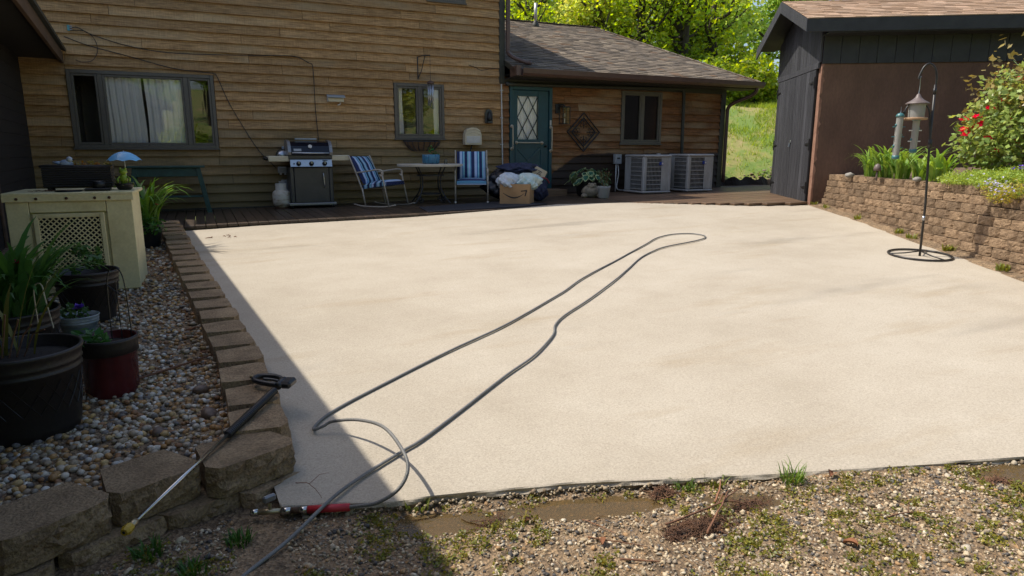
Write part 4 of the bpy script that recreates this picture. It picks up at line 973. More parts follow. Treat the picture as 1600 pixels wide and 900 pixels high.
# ================================================================== PLANT HELPERS
def gcol(base, r, v=.25, yel=.0):
    k = r.uniform(1 - v, 1 + v); y = r.uniform(0, yel)
    return (min(1, base[0] * k * (1 + y)), base[1] * k * (1 + .3 * y), base[2] * k * (1 - .3 * y))
def blades(bb, c, n, L, wd, r, base, r0=.06, droop=.7, up=.9, seg=6, yel=.4, v=.3, lmin=.15):
    """arching strap leaves"""
    c = Vector(c)
    for _ in range(n):
        a = r.uniform(0, 2 * math.pi); l = L * r.uniform(.55, 1.15); lean = r.uniform(lmin, 1) * droop; w0 = wd * r.uniform(.7, 1.2)
        d = Vector((math.cos(a), math.sin(a), 0)); s = Vector((-d.y, d.x, 0)); p = c + d * r.uniform(0, r0) + s * r.uniform(-r0, r0); col = gcol(base, r, v, yel)
        th = math.pi / 2 * up; vs = []
        for i in range(seg + 1):
            t = i / seg; w_ = w0 * (1 - t ** 2.2) * (0.6 + .8 * min(1, t * 3)) * .5 + .0006
            vs += [p + s * w_, p - s * w_]
            th -= lean * (2.1 / seg) * (0.4 + 1.2 * t)
            p = p + (d * math.cos(th) + Vector((0, 0, math.sin(th)))) * (l / seg)
        bb.add(vs, [(2 * i, 2 * i + 2, 2 * i + 3, 2 * i + 1) for i in range(seg)], col)
def leafball(bb_list, c, rad, n, size, base, rng, v=.3, hollow=.55, zmin=None, aspect=.6, yel=.5, up=.4):
    d = rng.normal(size=(n, 3)); d /= np.linalg.norm(d, axis=1)[:, None]; q = rng.uniform(hollow ** 3, 1, size=(n, 1)) ** (1 / 3)
    lump = 1 + .13 * np.sin(d[:, :1] * 7 + c[0]) * np.cos(d[:, 1:2] * 6 + c[1]) + .12 * np.sin(d[:, 2:] * 9 + d[:, :1] * 5)
    P = np.array(c) + d * q * lump * np.array(rad)
    if zmin is not None: P[:, 2] = np.maximum(P[:, 2], zmin)
    k = rng.uniform(1 - v, 1 + v, size=(n, 1)); y = rng.uniform(0, yel, size=(n, 1))
    cols = np.array(base)[None] * k * np.concatenate([1 + y, 1 + .25 * y, 1 - .2 * y], 1)
    bb_list.append(leaves_np(P, size, rng, cols, up, aspect, d))
def join_np(lst):
    V = []; F = []; C = []; o = 0
    for v, f, c in lst: V.append(v); F.append(f + o); C.append(c); o += len(v)
    return np.concatenate(V), np.concatenate(F), np.concatenate(C)
def flower(bb, c, r_, base, r, n=9):
    c = Vector(c)
    for i in range(n):
        a = 2 * math.pi * i / n + r.uniform(-.2, .2); e = r.uniform(.1, 1.1); d = Vector((math.cos(a) * math.cos(e), math.sin(a) * math.cos(e), math.sin(e))); s = d.cross(Vector((0, 0, 1))).normalized()
        bb.add([c, c + d * r_ * .6 + s * r_ * .4, c + d * r_, c + d * r_ * .6 - s * r_ * .4], [(0, 1, 2, 3)], gcol(base, r, .25))

# ================================================================== ON THE DECK
# ---- grill
t = empty('gas_grill', (1.82, 12.80, DZ(1.82)), 0.0, 'charcoal gas grill with black hood and steel control panel', 'grill')
B().box((0, 0, .07), (.84, .58, .05), None, .012).build('base_shelf', 'castalu', t)
for sx in (-1, 1): 
    B().box((sx * .34, -.02, .41), (.07, .5, .63), None, .012).build('side_panel', 'charcoal', t)
dr = B().box((0, -.262, .41), (.60, .025, .62), None, .006).build('door', 'doorsteel', t)
B().tube(smooth_path([(.2, -.275, .62), (.2, -.315, .6), (.205, -.318, .5), (.21, -.315, .40), (.21, -.275, .38)], 4), .011).build('handle', 'steel', dr, True)
B().box((0, .02, .41), (.60, .5, .6)).build('cabinet', 'black', t)
pn = B().extr([(-.30, .73), (-.33, .74), (-.30, .86), (-.26, .87), (-.26, .73)], 0, -.36, .36).build('control_panel', 'steel', t)
for kx in (-.22, .0, .23): 
    k = B().lathe([(.042, 0), (.042, .012), (.03, .016), (.027, .045), (.0, .05)], (kx, -.322, .795), 14, Matrix.Rotation(math.radians(103), 3, 'X')).build('knob', 'blackplastic', pn, True)
    B().box((kx, -.372, .812), (.012, .006, .04)).build('knob_grip', 'steel', pn)
B().box((.24, -.312, .847), (.09, .003, .012), Matrix.Rotation(-.24, 3, 'X')).build('nameplate', 'black', pn)
B().cyl((-.30, -.318, .79), (-.30, -.335, .793), .012, 10).build('igniter', 'blackplastic', pn)
B().box((0, -.01, .905), (.76, .5, .07), None, .01).build('firebox', 'charcoal', t)
hd = B().extr([(-.27, .945), (-.285, .985), (-.24, 1.10), (-.17, 1.165), (-.02, 1.19), (.2, 1.185), (.25, 1.1), (.25, .945)], 0, -.33, .33).build('hood', 'blackgloss', t)
for sx in (-1, 1): B().extr([(-.285, .94), (-.30, .99), (-.255, 1.11), (-.18, 1.18), (-.02, 1.21), (.21, 1.2), (.265, 1.1), (.265, .94)], 0, sx * .332, sx * .385).build('end_cap', 'castalu', hd)
B().tube([(-.32, -.335, .975), (.32, -.335, .975)], .017, 10).build('handle', 'steel', hd, True)
B().lathe([(.034, 0), (.034, .012), (0, .013)], (0.0, -.256, 1.09), 16, Matrix.Rotation(math.radians(68), 3, 'X')).build('thermometer', 'white', hd)
B().box((-.22, -.272, 1.03), (.13, .004, .045), Matrix.Rotation(-.35, 3, 'X')).build('nameplate', 'greybox', hd)
B().box((-.02, .1, 1.225), (.38, .12, .03), None, .006).build('vent', 'greybox', hd)
B().box((-.535, -.02, .875), (.36, .42, .10), None, .012).build('side_shelf', 'creamplastic', t); B().box((.53, -.02, .89), (.34, .42, .10), None, .012).build('side_shelf', 'creamplastic', t)
B().box((-.75, -.02, .88), (.07, .3, .06), None, .02).build('shelf_end', 'black', t)
for sx, sy in ((-.36, -.24), (.36, -.24), (-.36, .24), (.36, .24)): B().cyl((sx - .015, sy, .025), (sx + .015, sy, .025), .025, 12).build('caster', 'black', t, True)
# ---- propane tank
t = empty('propane_tank', (1.30, 12.72, DZ(1.3)), 0, 'rust-stained white propane tank left of the grill', 'gas tank')
B().lathe([(.10, .0), (.105, .035), (.13, .05), (.153, .09), (.157, .14), (.157, .24), (.15, .29), (.11, .33), (.05, .345), (.001, .348)], n=28).build('body', 'tank', t, True)
B().lathe([(.09, .33), (.095, .45), (.10, .45), (.096, .325)], n=10, cap=False).build('collar', 'white', t); B().lathe([(.03, .34), (.025, .40), (.04, .405), (.04, .425), (.0, .43)], n=10).build('valve', 'bluepot', t, True)
B().lathe([(.1, .0), (.115, .0), (.115, .03), (.1, .03)], n=20).build('foot_ring', 'rust', t)
# ---- rocking chairs
def chair(loc, rz, rock, label, tilt):
    t = empty('patio_chair', loc, rz, label, 'chair', 'striped patio chairs')
    M_ = Matrix.Rotation(tilt, 3, 'X'); P_ = lambda p: M_ @ Vector(p)
    sc_ = B(); sc_.grid(lambda u, v: P_(((u - .5) * .50, -.27 + .5 * v, .415 + .05 * (1 - (2 * u - 1) ** 6) * (1 - (2 * v - 1) ** 6) + .004 * math.sin(v * 19))), 14, 14)
    sc_.grid(lambda u, v: P_(((u - .5) * .50, .23 - .5 * v, .375 - .01 * math.sin(u * 9))), 14, 2)
    rim = [(-.25, -.27), (.25, -.27), (.25, .23), (-.25, .23)]
    for i in range(4):
        a_, c_ = rim[i], rim[(i + 1) % 4]; sc_.add([P_((a_[0], a_[1], .375)), P_((c_[0], c_[1], .375)), P_((c_[0], c_[1], .418)), P_((a_[0], a_[1], .418))], [(0, 1, 2, 3)])
    sc_.build('seat_cushion', 'cush_h', t, True)
    fr_ = B(); fr_.extr([(-.285, .355), (-.285, .372), (.24, .372), (.24, .355)], 0, -.25, .25); fr_.v = [tuple(P_(v_)) for v_ in fr_.v]; fr_.build('seat_pan', 'cush_h', t)
    ba = math.radians(20)
    def bk(u, v, s_): 
        y = .2 + .56 * v * math.sin(ba); z = .44 + .56 * v * math.cos(ba); th = .045 * (1 - (2 * u - 1) ** 6) * (1 - (2 * v - 1) ** 6) * (1 + .12 * math.sin(v * 21)) + .012
        return P_(((u - .5) * .50, y - s_ * th * math.cos(ba), z + s_ * th * math.sin(ba)))
    bc = B(); bc.grid(lambda u, v: bk(u, v, 1), 16, 14); bc.grid(lambda u, v: bk(1 - u, v, -.3), 16, 4)
    for s0, s1 in (((0, 0), (1, 0)), ((1, 0), (1, 1)), ((1, 1), (0, 1)), ((0, 1), (0, 0))):
        bc.add([bk(*s0, 1), bk(*s0, -.3), bk(*s1, -.3), bk(*s1, 1)], [(0, 1, 2, 3)])
    bc.build('back_cushion', 'cush_v', t, True)
    for sx in (-1, 1):
        x = sx * .275
        B().tube([P_(p) for p in smooth_path([(x, .23, .36), (x, .28, .6), (x, .36, .92), (x, .385, .99)], 4)], .012).build('back_post', 'tubesteel', t, True)
        B().tube([P_(p) for p in smooth_path([(x, .30, .66), (x, .1, .655), (x, -.16, .65), (x, -.24, .62), (x, -.25, .56), (x, -.215, .53), (x, -.19, .56)], 5)], .013).build('armrest', 'tubesteel', t, True)
        if rock:
            rk = [(x, .46, .035), (x, .3, .006), (x, 0.05, -.012 + .012), (x, -.2, .008), (x, -.40, .045)]
            B().tube(smooth_path(rk, 4), .012).build('rocker', 'tubesteel', t, True)
            B().tube([P_((x, -.235, .60)), P_((x, -.24, .36)), (x, -.26, .022)], .013).build('leg', 'tubesteel', t, True)
            B().tube([P_((x, .22, .37)), (x, .22, .02)], .013).build('leg', 'tubesteel', t, True)
        else:
            B().tube([(x, -.235, .60), (x, -.24, .36), (x, -.25, .012)], .013).build('leg', 'tubesteel', t, True); B().tube([(x, .22, .37), (x, .27, .012)], .013).build('leg', 'tubesteel', t, True)
            B().tube([(x, -.25, .0), (x, -.25, .035)], .018).build('foot', 'white', t, True)
    t.scale = (1.12, 1.08, 1.0)
    return t
chair((3.10, 12.30, DZ(3.1)), math.radians(40), True, 'blue striped rocking chair beside the grill, turned to the table', math.radians(-9))
chair((4.75, 12.15, DZ(4.8)), math.radians(-21), False, 'blue striped chair right of the table, facing the patio', 0.0)
# ---- table
t = empty('bistro_table', (4.01, 12.42, DZ(4.1)), .2, 'round pale-topped patio table with curved iron legs', 'table')
B().lathe([(.60, .70), (.625, .705), (.63, .735), (.62, .745), (.0, .747)], n=40).build('table_top', 'tabletop', t)
bb = B(); bb.lathe([(.25, .52), (.262, .52), (.262, .545), (.25, .545), (.25, .52)], n=24, cap=False); bb.build('ring', 'iron', t); bb = B(); bb.lathe([(.17, .17), (.182, .17), (.182, .195), (.17, .195), (.17, .17)], n=24, cap=False); bb.build('ring', 'iron', t)
for k in range(4):
    a = k * math.pi / 2 + .4; M_ = Matrix.Rotation(a, 3, 'Z')
    B().tube([M_ @ p for p in smooth_path([(.36, 0, .70), (.30, 0, .60), (.255, 0, .52), (.24, 0, .42), (.25, 0, .30), (.31, 0, .18), (.40, 0, .08), (.47, 0, .012)], 4)], .013).build('leg', 'iron', t, True)
    sp = [M_ @ Vector((.30 + .075 * (1 - j / 22) * math.cos(j * .5 + 3.0), 0, .085 + .075 * (1 - j / 22) * math.sin(j * .5 + 3.0))) for j in range(20)]
    B().tube(sp, .009, 6).build('scroll', 'iron', t, True)
t = empty('flower_pot', (4.0, 12.33, DZ(4.1) + .748), 0, 'blue glazed pot with a small seedling on the round table', 'pot')
B().lathe([(.14, 0), (.165, .02), (.17, .17), (.165, .175), (.15, .172), (.15, .14), (0.001, .14)], n=28).build('pot', 'bluepot', t, True)
lst = []; leafball(lst, (.02, 0, .24), (.05, .05, .08), 40, .05, (.03, .13, .03), NR); leafball(lst, (.1, 0, .19), (.03, .03, .03), 14, .04, (.03, .13, .03), NR); obj('foliage', np_mesh('foliage', *join_np(lst)[:2], 'leafgloss', join_np(lst)[2]), t)
t = empty('glass_jar', (4.25, 12.2, DZ(4.1) + .748), 0, 'tiny glass jar beside the blue pot on the table', 'jar'); B().lathe([(.03, 0), (.033, .05), (.02, .07), (.022, .09)], n=14).build('glass', 'glass_clear', t, True)
# ---- mat
b = B(); mp_ = [(3.35, 10.55), (5.0, 10.66), (5.75, 10.9), (5.6, 11.7), (5.2, 11.9), (3.5, 11.55)]
b.add([(x, y, DZ(x) + .016) for x, y in mp_] + [(x, y, DZ(x) + .004) for x, y in mp_], [tuple(range(6)), *[((i + 1) % 6, i, 6 + i, 6 + (i + 1) % 6) for i in range(6)]])
tag(b.build('door_mat', 'mat'), 'charcoal outdoor rug on the deck in front of the table', 'rug')
# ---- cardboard box with logo
t = empty('cardboard_box', (5.38, 11.42, DZ(5.4) + .005), math.radians(-36), 'open cardboard box printed with a curved arrow, full of bags', 'box')
W_, D_, H_ = .56, .46, .37
for nm, c, d in (('panel', (0, -D_ / 2, H_ / 2), (W_, .008, H_)), ('panel', (0, D_ / 2, H_ / 2), (W_, .008, H_)), ('panel', (-W_ / 2, 0, H_ / 2), (.008, D_ - .009, H_)), ('panel', (W_ / 2, 0, H_ / 2), (.008, D_ - .009, H_)), ('bottom', (0, 0, .006), (W_ - .01, D_ - .01, .008))):
    B().box(c, d, None, .002).build(nm, 'card', t)
bb = B(); N_ = 26
up_, lo_ = [], []
for i in range(N_ + 1):
    u = i / N_; x = -.22 + .40 * u; z = .215 - .115 * math.sin(math.pi * (u * .83 + .03)) + .035 * u; th = .004 + .022 * math.sin(math.pi * min(1, u * .9 + .08))
    up_.append((x, -D_ / 2 - .0055, z + th * .5)); lo_.append((x, -D_ / 2 - .0055, z - th * .5))
bb.add(lo_ + up_, [(i, i + 1, N_ + 2 + i, N_ + 1 + i) for i in range(N_)])
y_ = -D_ / 2 - .0065
for q in ([(.12, .232), (.235, .245), (.235, .268), (.115, .25)], [(.235, .245), (.235, .268), (.215, .268), (.185, .15), (.205, .15)]):
    bb.add([(x, y_, z) for x, z in q], [tuple(range(len(q)))]); y_ -= .0008
bb.build('arrow_logo', 'ink', t)
B().box((0, -D_ / 2 - .06, H_ + .005), (W_ - .02, .12, .005), Matrix.Rotation(.25, 3, 'X')).build('flap', 'card', t) if False else None
def bag(name, c, rad, seed, mat, label, cat, rot=0, knot=None, n=64, m=40, amp=.15):
    r = random.Random(seed); ph = [r.uniform(0, 6) for _ in range(9)]
    t = empty(name, (c[0], c[1], c[2] - rad[2]), rot, label, cat); bb = B(); vs = []
    for i in range(m + 1):
        th = math.pi * i / m
        for k in range(n):
            p = 2 * math.pi * k / n
            j = 1 + amp * (.9 * (.5 - abs(math.sin(2.5 * p + 3.1 * th + ph[4]))) + .7 * (.5 - abs(math.sin(5 * p - 4 * th + ph[5] + math.sin(3 * th)))) + .35 * (.5 - abs(math.sin(11 * p + 7 * th + ph[6]))) + math.sin(3 * p + ph[0] + 2 * th) * .5 + math.sin(7 * p + ph[1] - 4 * th) * .3 + math.sin(5 * th + 2 * p + ph[2]) * .4 + .3 * math.sin(13 * p + 9 * th + ph[3])) * math.sin(th)
            vs.append((rad[0] * math.sin(th) * math.cos(p) * j, rad[1] * math.sin(th) * math.sin(p) * j, rad[2] - rad[2] * math.cos(th) * (j if i > m / 2 else min(j, 1))))
    bb.add(vs, [(i * n + k, i * n + (k + 1) % n, (i + 1) * n + (k + 1) % n, (i + 1) * n + k) for i in range(m) for k in range(n)]); bb.build('sack', mat, t, True)
    if knot:
        kb = B(); kb.lathe([(.03, 0), (.015, .03), (.03, .06), (.045, .085)], (0, 0, 2 * rad[2] - .03), 12); kb.build('knot', knot, t, True)
    return t
bz = DZ(5.5)
bag('plastic_bag', (5.22, 11.46, bz + .41), (.24, .2, .17), 2, 'bagwhite', 'crumpled white plastic bag in the left half of the box', 'bag', .3)
bag('plastic_bag', (5.56, 11.36, bz + .40), (.26, .2, .17), 5, 'bagblue', 'pale blue plastic bag in the right half of the box', 'bag', -.4)
bag('trash_bag', (5.60, 12.12, bz + .33), (.56, .36, .33), 9, 'bagblack', 'large black trash bag slumped behind the cardboard box', 'bag', -.3)
bag('laundry_bundle', (5.72, 11.98, bz + .63), (.42, .24, .12), 14, 'bagnavy', 'navy cloth bundle lying on the black trash bag', 'bundle', -.3)
bag('duffel_bag', (6.02, 11.78, bz + .22), (.19, .16, .22), 21, 'bagnavy', 'dark duffel bag with red straps right of the box', 'bag', .2)
bb = B(); bb.tube(smooth_path([(5.86, 11.62, bz + .36), (5.93, 11.60, bz + .44), (6.03, 11.60, bz + .46), (6.12, 11.63, bz + .43), (6.2, 11.68, bz + .36)], 4), .016); tag(bb.build('strap', 'redcloth'), 'dark red strap across the dark duffel bag', 'strap')
t = empty('paper_bag', (6.0, 11.72, bz + .45), -.5, 'small kraft paper bag with printing on the dark duffel', 'bag'); Mx = Matrix.Rotation(.5, 3, 'Y') @ Matrix.Rotation(-.3, 3, 'X'); B().box((0, 0, .1), (.26, .05, .19), Mx, .01).build('bag', 'paper', t)
bb = B()
for i_, (q, l_) in enumerate([(.03, .08), (-.0, .05), (-.03, .09)]): bb.box(Mx @ Vector((0.0, -.027, q)) + Vector((0, 0, .1)), (l_, .002, .014), Mx)
bb.build('print', 'ink', t)
# ---- hosta, stone ornament, bucket
t = empty('hosta_plant', (7.55, 12.45, DZ(7.5)), 0, 'variegated hosta with white-edged leaves in a dark pot', 'plant')
B().lathe([(.16, 0), (.2, .03), (.23, .26), (.24, .28), (.22, .28), (.21, .24), (.001, .24)], n=24).build('pot', 'blackplastic', t, True); t.scale = (1.15, 1.15, 1.15)
r = random.Random(4); lo = B(); li = B()
for i in range(58):
    a = r.uniform(0, 2 * math.pi); rad = r.uniform(.08, .38); L = r.uniform(.15, .21); z = .42 - rad * .45 + r.uniform(-.04, .12); tl = r.uniform(-.1, .6) + rad * 1.2
    d = Vector((math.cos(a) * math.cos(tl), math.sin(a) * math.cos(tl), -math.sin(tl))); s = Vector((-math.sin(a), math.cos(a), 0)); nn = s.cross(d); nn = nn if nn.z > 0 else -nn; c = Vector((math.cos(a) * rad, math.sin(a) * rad, z))
    for bb, k, dz, cb in ((lo, 1.0, 0, (.42, .50, .26)), (li, .72, .004, (.035, .12, .075))):
        q = [(-.5, 0), (-.35, .28), (-.05, .38), (.25, .26), (.5, 0), (.25, -.26), (-.05, -.38), (-.35, -.28)]
        bb.add([c + nn * dz] + [c + d * (x * L * k) + s * (y * L * k * .95) + nn * (abs(y) * L * .22 + dz) for x, y in q], [(0, 1 + j, 1 + (j + 1) % 8) for j in range(8)], gcol(cb, r, .2))
lo.build('leaf_margins', 'leafgloss', t); li.build('leaf_centres', 'leafgloss', t)
t = empty('stone_toad', (7.38, 12.02, DZ(7.3)), math.radians(-25), 'squat mottled stone toad ornament before the hosta', 'ornament'); t.scale = (1.15, 1.15, 1.1)
B().ball((0, 0, .11), (.18, .15, .13), 18, 12, .05, R).build('body', 'toad', t, True); B().ball((0, -.05, .215), (.09, .08, .06), 14, 8, .04, R).build('head', 'toad', t, True)
for sx in (-1, 1): B().ball((sx * .05, -.09, .255), .024).build('eye', 'toad', t, True); B().ball((sx * .14, -.1, .04), (.06, .08, .045), 12, 8, .05, R).build('foot', 'toad', t, True)
t = empty('planter_bucket', (7.45, 11.66, DZ(7.4)), 0, 'clear and lime-green bucket with a leggy dark-leaved plant', 'pot')
B().lathe([(.10, 0), (.105, .02), (.13, .2), (.14, .25), (.13, .25), (.10, .03), (.001, .03)], n=22).build('pot', 'milky', t, True); B().lathe([(.075, .03), (.085, .16), (.09, .18), (.001, .18)], n=18).build('liner', 'frog', t, True)
lst = []; leafball(lst, (0, 0, .42), (.14, .14, .2), 150, .05, (.03, .075, .025), NR, hollow=.2); q = join_np(lst); obj('foliage', np_mesh('foliage', q[0], q[1], 'leafgloss', q[2]), t)
bb = B()
for i in range(7): a = i * .9; bb.tube([(0, 0, .16), (.05 * math.cos(a), .05 * math.sin(a), .3), (.11 * math.cos(a), .11 * math.sin(a), .55)], .004, 5)
bb.build('stems', 'twig', t)
# ---- condensers
def condenser(x, y, label, sc_=1.0):
    t = empty('air_conditioner', (x, y, DZ(x) + .02), 0, label, 'air conditioner', 'condensers beside the low wing'); S = .74 * sc_; Hh = .80
    B().box((0, 0, .02), (S + .02, S + .02, .05), None, .02).build('base_pan', 'acgrey', t)
    B().box((0, 0, .41), (S - .10, S - .10, .74)).build('coil', 'coil', t)
    tp = B().box((0, 0, Hh), (S + .02, S + .02, .06), None, .025).build('top', 'acgrey', t)
    bb = B()
    for k in range(6): bb.lathe([(.05 + .05 * k, Hh + .035), (.056 + .05 * k, Hh + .04)], n=24, cap=False)
    bb.build('fan_guard', 'black', tp)
    for sx in (-1, 1):
        for sy in (-1, 1): 
            B().box((sx * (S / 2 - .045), sy * (S / 2 - .045), .41), (.09, .09, .74), None, .02).build('corner_post', 'acgrey', t)
    for k in range(8):
        z = .09 + k * .095
        bb = B()
        for s_ in (-1, 1): bb.box((0, s_ * (S / 2 - .018), z), (S - .18, .016, .014)); bb.box((s_ * (S / 2 - .018), 0, z), (.016, S - .18, .014))
        bb.build('louver', 'acgrey', t)
    bb = B()
    for k in range(15):
        q = -S / 2 + .11 + k * (S - .22) / 14
        for s_ in (-1, 1): bb.box((q, s_ * (S / 2 - .026), .41), (.006, .006, .7)); bb.box((s_ * (S / 2 - .026), q, .41), (.006, .006, .7))
    bb.build('guard_wires', 'acgrey', t)
    bb = B().box((.20, -(S / 2 - .012), .41), (.20, .012, .72), None, .004); bb.build('service_panel', 'acgrey', t); B().box((-(S / 2 - .012), .22, .41), (.012, .16, .72), None, .004).build('service_panel', 'acgrey', t)
    B().box((.09, -(S / 2 + .002), .64), (.11, .012, .07), None, .004).build('badge', 'badge', t); B().box((.115, -(S / 2 + .0095), .64), (.04, .003, .045)).build('badge_print', 'white', t)
condenser(9.13, 12.50, 'grey air conditioner condenser nearest the hosta')
condenser(10.30, 12.46, 'grey air conditioner condenser nearest the house corner', .98)
t = empty('vent_pipe', (9.95, FAC - .08, DZ(9.9)), 0, 'short white pipe rising behind the two condensers', 'pipe'); B().cyl((0, 0, 0), (0, 0, .80), .04, 14).build('pipe', 'pvc', t, True); B().lathe([(.05, .78), (.05, .86), (.001, .865)], n=14).build('cap', 'white', t, True)

# ---- green console table left on the deck
t = empty('console_table', (-.50, 12.78, DZ(-.5)), 0.0, 'dark green painted wooden table against the siding', 'table')
B().box((0, 0, .78), (1.16, .42, .03), None, .006).build('table_top', 'green_table', t); B().box((0, -.15, .69), (1.0, .025, .14), None, .004).build('apron', 'green_table', t); B().box((0, .15, .69), (1.0, .025, .14), None, .004).build('apron', 'green_table', t)
for sx in (-1, 1):
    for sy in (-1, 1):
        p0 = Vector((sx * .47, sy * .15, .76)); p1 = Vector((sx * .60, sy * .17, 0.0)); q = p1 - p0
        B().box((p0 + p1) / 2, (.075, .04, q.length), Matrix.Rotation(-math.atan2(q.x, -q.z), 3, 'Y').to_3x3(), .004).build('leg', 'green_table', t)
B().box((0, 0, .28), (1.06, .28, .025), None, .004).build('shelf', 'green_table', t)

# ================================================================== LEFT BED
def BZ(x, y): return 0.215 + 0.049 * (y - 4) + .012 * vnoise(x, y, 1.2)
def low_x(y):
    pts = [(3.0, .03), (3.7, .02), (4.35, -.005), (5.4, -.10), (6.56, -.22), (8.2, -.385), (10.3, -.57), (11.5, -.7)]
    for (a, c), (d, e) in zip(pts, pts[1:]):
        if a <= y <= d: return c + (y - a) / (d - a) * (e - c)
    return .03 if y < 3 else -.7
def wl_y(x):
    pts = [(-3.0, 1.5), (-1.38, 2.41), (-1.02, 2.62), (-.655, 2.84), (-.315, 3.02), (.065, 3.085), (.3, 3.1)]
    for (a, c), (d, e) in zip(pts, pts[1:]):
        if a <= x <= d: return c + (x - a) / (d - a) * (e - c)
    return 3.1
b = B(); b.grid(lambda u, v: (lambda x: (x, wl_y(x) + (10.5 - wl_y(x)) * v ** 1.3, BZ(x, wl_y(x) + (10.5 - wl_y(x)) * v ** 1.3)))(-2.6 + (low_x(wl_y(0) + 7.4 * v ** 1.3) + .06 + 2.6) * u), 40, 60) if True else b.grid(lambda u, v: (-2.6 + (low_x(2.85 + 7.65 * v) + .06 + 2.6) * u, 2.85 + 7.65 * v, BZ(-2.6 + (low_x(2.85 + 7.65 * v) + .06 + 2.6) * u, 2.85 + 7.65 * v)), 30, 60)
tag(b.build('planting_bed', 'dirt', None, True), 'soil of the raised bed beside the patio', kind='structure')
def block_mesh(name, L, D, Hh, seed, mat, bulge=.03, taper=.05, nu=6, nv=3, cham=.0):
    """split-face wall block: rough bulging front at -y, flat top"""
    r = random.Random(seed); bb = B(); fr_ = []
    for j in range(nv + 1):
        for i in range(nu + 1):
            u, v = i / nu * 2 - 1, j / nv
            edge = (1 - abs(u) ** 6); y = -D / 2 - bulge * edge * (.55 + .45 * math.sin(math.pi * (.1 + .75 * v))) + r.gauss(0, bulge * (.2 if 0 < j < nv else .09))
            fr_.append((u * L / 2 + (r.gauss(0, .004) if 0 < i < nu else 0), y + (bulge * 1.1 if abs(u) == 1 else 0), v * Hh + (r.gauss(0, .004) if 0 < j < nv else 0)))
    bb.add(fr_, [(j * (nu + 1) + i, j * (nu + 1) + i + 1, (j + 1) * (nu + 1) + i + 1, (j + 1) * (nu + 1) + i) for j in range(nv) for i in range(nu)])
    n0 = len(bb.v); x_ = L / 2 - taper
    bb.v += [(-x_, D / 2, 0), (x_, D / 2, 0), (x_, D / 2, Hh), (-x_, D / 2, Hh)]
    top = [nv * (nu + 1) + i for i in range(nu + 1)]; bot = [i for i in range(nu + 1)]
    bb.f += [tuple(top + [n0 + 2, n0 + 3]), tuple(bot[::-1] + [n0, n0 + 1]), (n0 + 1, n0, n0 + 3, n0 + 2)]
    bb.f += [tuple([n0, *[j * (nu + 1) for j in range(nv + 1)], n0 + 3]), tuple([n0 + 1, n0 + 2, *[j * (nu + 1) + nu for j in range(nv, -1, -1)]])]
    return bb.mesh(name, mat)
lowwall = empty('garden_wall', (0, 6, .3), 0, 'low brown concrete block wall edging the pebble bed', 'wall'); lw_inv = Matrix.Translation((0, -6, -.3))
def put(me, name, parent, inv, loc, rot):
    o = obj(name, me, parent, loc, rot); o.matrix_parent_inverse = inv; return o
LM = [block_mesh('block', .34, .24, .137, 50 + i, 'block_low', .022, .035, 8, 4) for i in range(5)]
y = 3.36; i = 0
while y < 10.4:
    xr = low_x(y) + .125; dxy = (low_x(y + .15) - low_x(y - .15)) / .3; ang = math.atan2(1, dxy)   # along-wall direction
    zt = PZ(xr, y) + .14
    put(LM[i % 5], 'block', lowwall, lw_inv, (xr + .005 * math.sin(i * 2.3), y, zt - .137 + R.uniform(-.004, .004)), (0, 0, ang + R.uniform(-.045, .045)))
    put(LM[(i + 2) % 5], 'block', lowwall, lw_inv, (xr + .02, y + .16, zt - .137 * 2 - .004), (0, 0, ang + R.uniform(-.02, .02)))
    y += .334; i += 1
# front return: large blocks seen face on
FB = [((.065, 3.085), 22, .40), ((-.315, 3.02), 24, .36), ((-.655, 2.84), 30, .40), ((-1.02, 2.62), 30, .40), ((-1.38, 2.41), 30, .38)]
BM = [block_mesh('block', L, .27, .137, 80 + k, 'block_low', .034, .05, 14, 6) for k, (_, _, L) in enumerate(FB)]
for k, ((x, y), a, L) in enumerate(FB):
    put(BM[k], 'block', lowwall, lw_inv, (x, y, .15 - .004 * k), (0, 0, math.radians(a)))
for k, ((x, y), a) in enumerate([((.125, 3.10), 34), ((-.14, 3.05), 20), ((-.48, 2.93), 27), ((-.84, 2.73), 30), ((-1.2, 2.52), 30)]):
    put(BM[(k + 1) % 5], 'block', lowwall, lw_inv, (x + .015, y - .02, .008 - .004 * k), (0, 0, math.radians(a)))
put(LM[0], 'block', lowwall, lw_inv, (.15, 3.30, .150 - .139), (0, 0, math.radians(84)))
# pebbles
def pebble_cols(n, rng):
    pal = np.array([(.52, .46, .36), (.38, .32, .24), (.40, .22, .08), (.26, .13, .055), (.15, .13, .115), (.60, .56, .49), (.30, .23, .15), (.46, .31, .13)])
    c = pal[rng.choice(len(pal), n, p=[.16, .16, .15, .13, .11, .08, .12, .09])]; return c * rng.uniform(.75, 1.2, size=(n, 1))
PP = []; SS = []
def scatter(n, y0, y1, s0, s1):
    k = 0
    while k < n:
        y = R.uniform(y0, y1); x = R.uniform(-1.7, low_x(y) + .03)
        if y < wl_y(x) + .13: continue
        s = R.uniform(s0, s1); PP.append((x, y, BZ(x, y) + R.uniform(-.3, .75) * s)); SS.append(s); k += 1
scatter(5200, 2.5, 4.6, .010, .024); scatter(3600, 4.6, 7.0, .011, .024); scatter(1700, 7.0, 10.2, .013, .028)
me = stones('river_pebbles', np.array(PP), np.array(SS), pebble_cols(len(PP), NR), 'pebble', 1, NR, .75, .05, True)
tag(obj('river_pebbles', me), 'multicoloured river pebbles filling the raised bed', 'pebbles', kind='stuff')
bigr = random.Random(5)
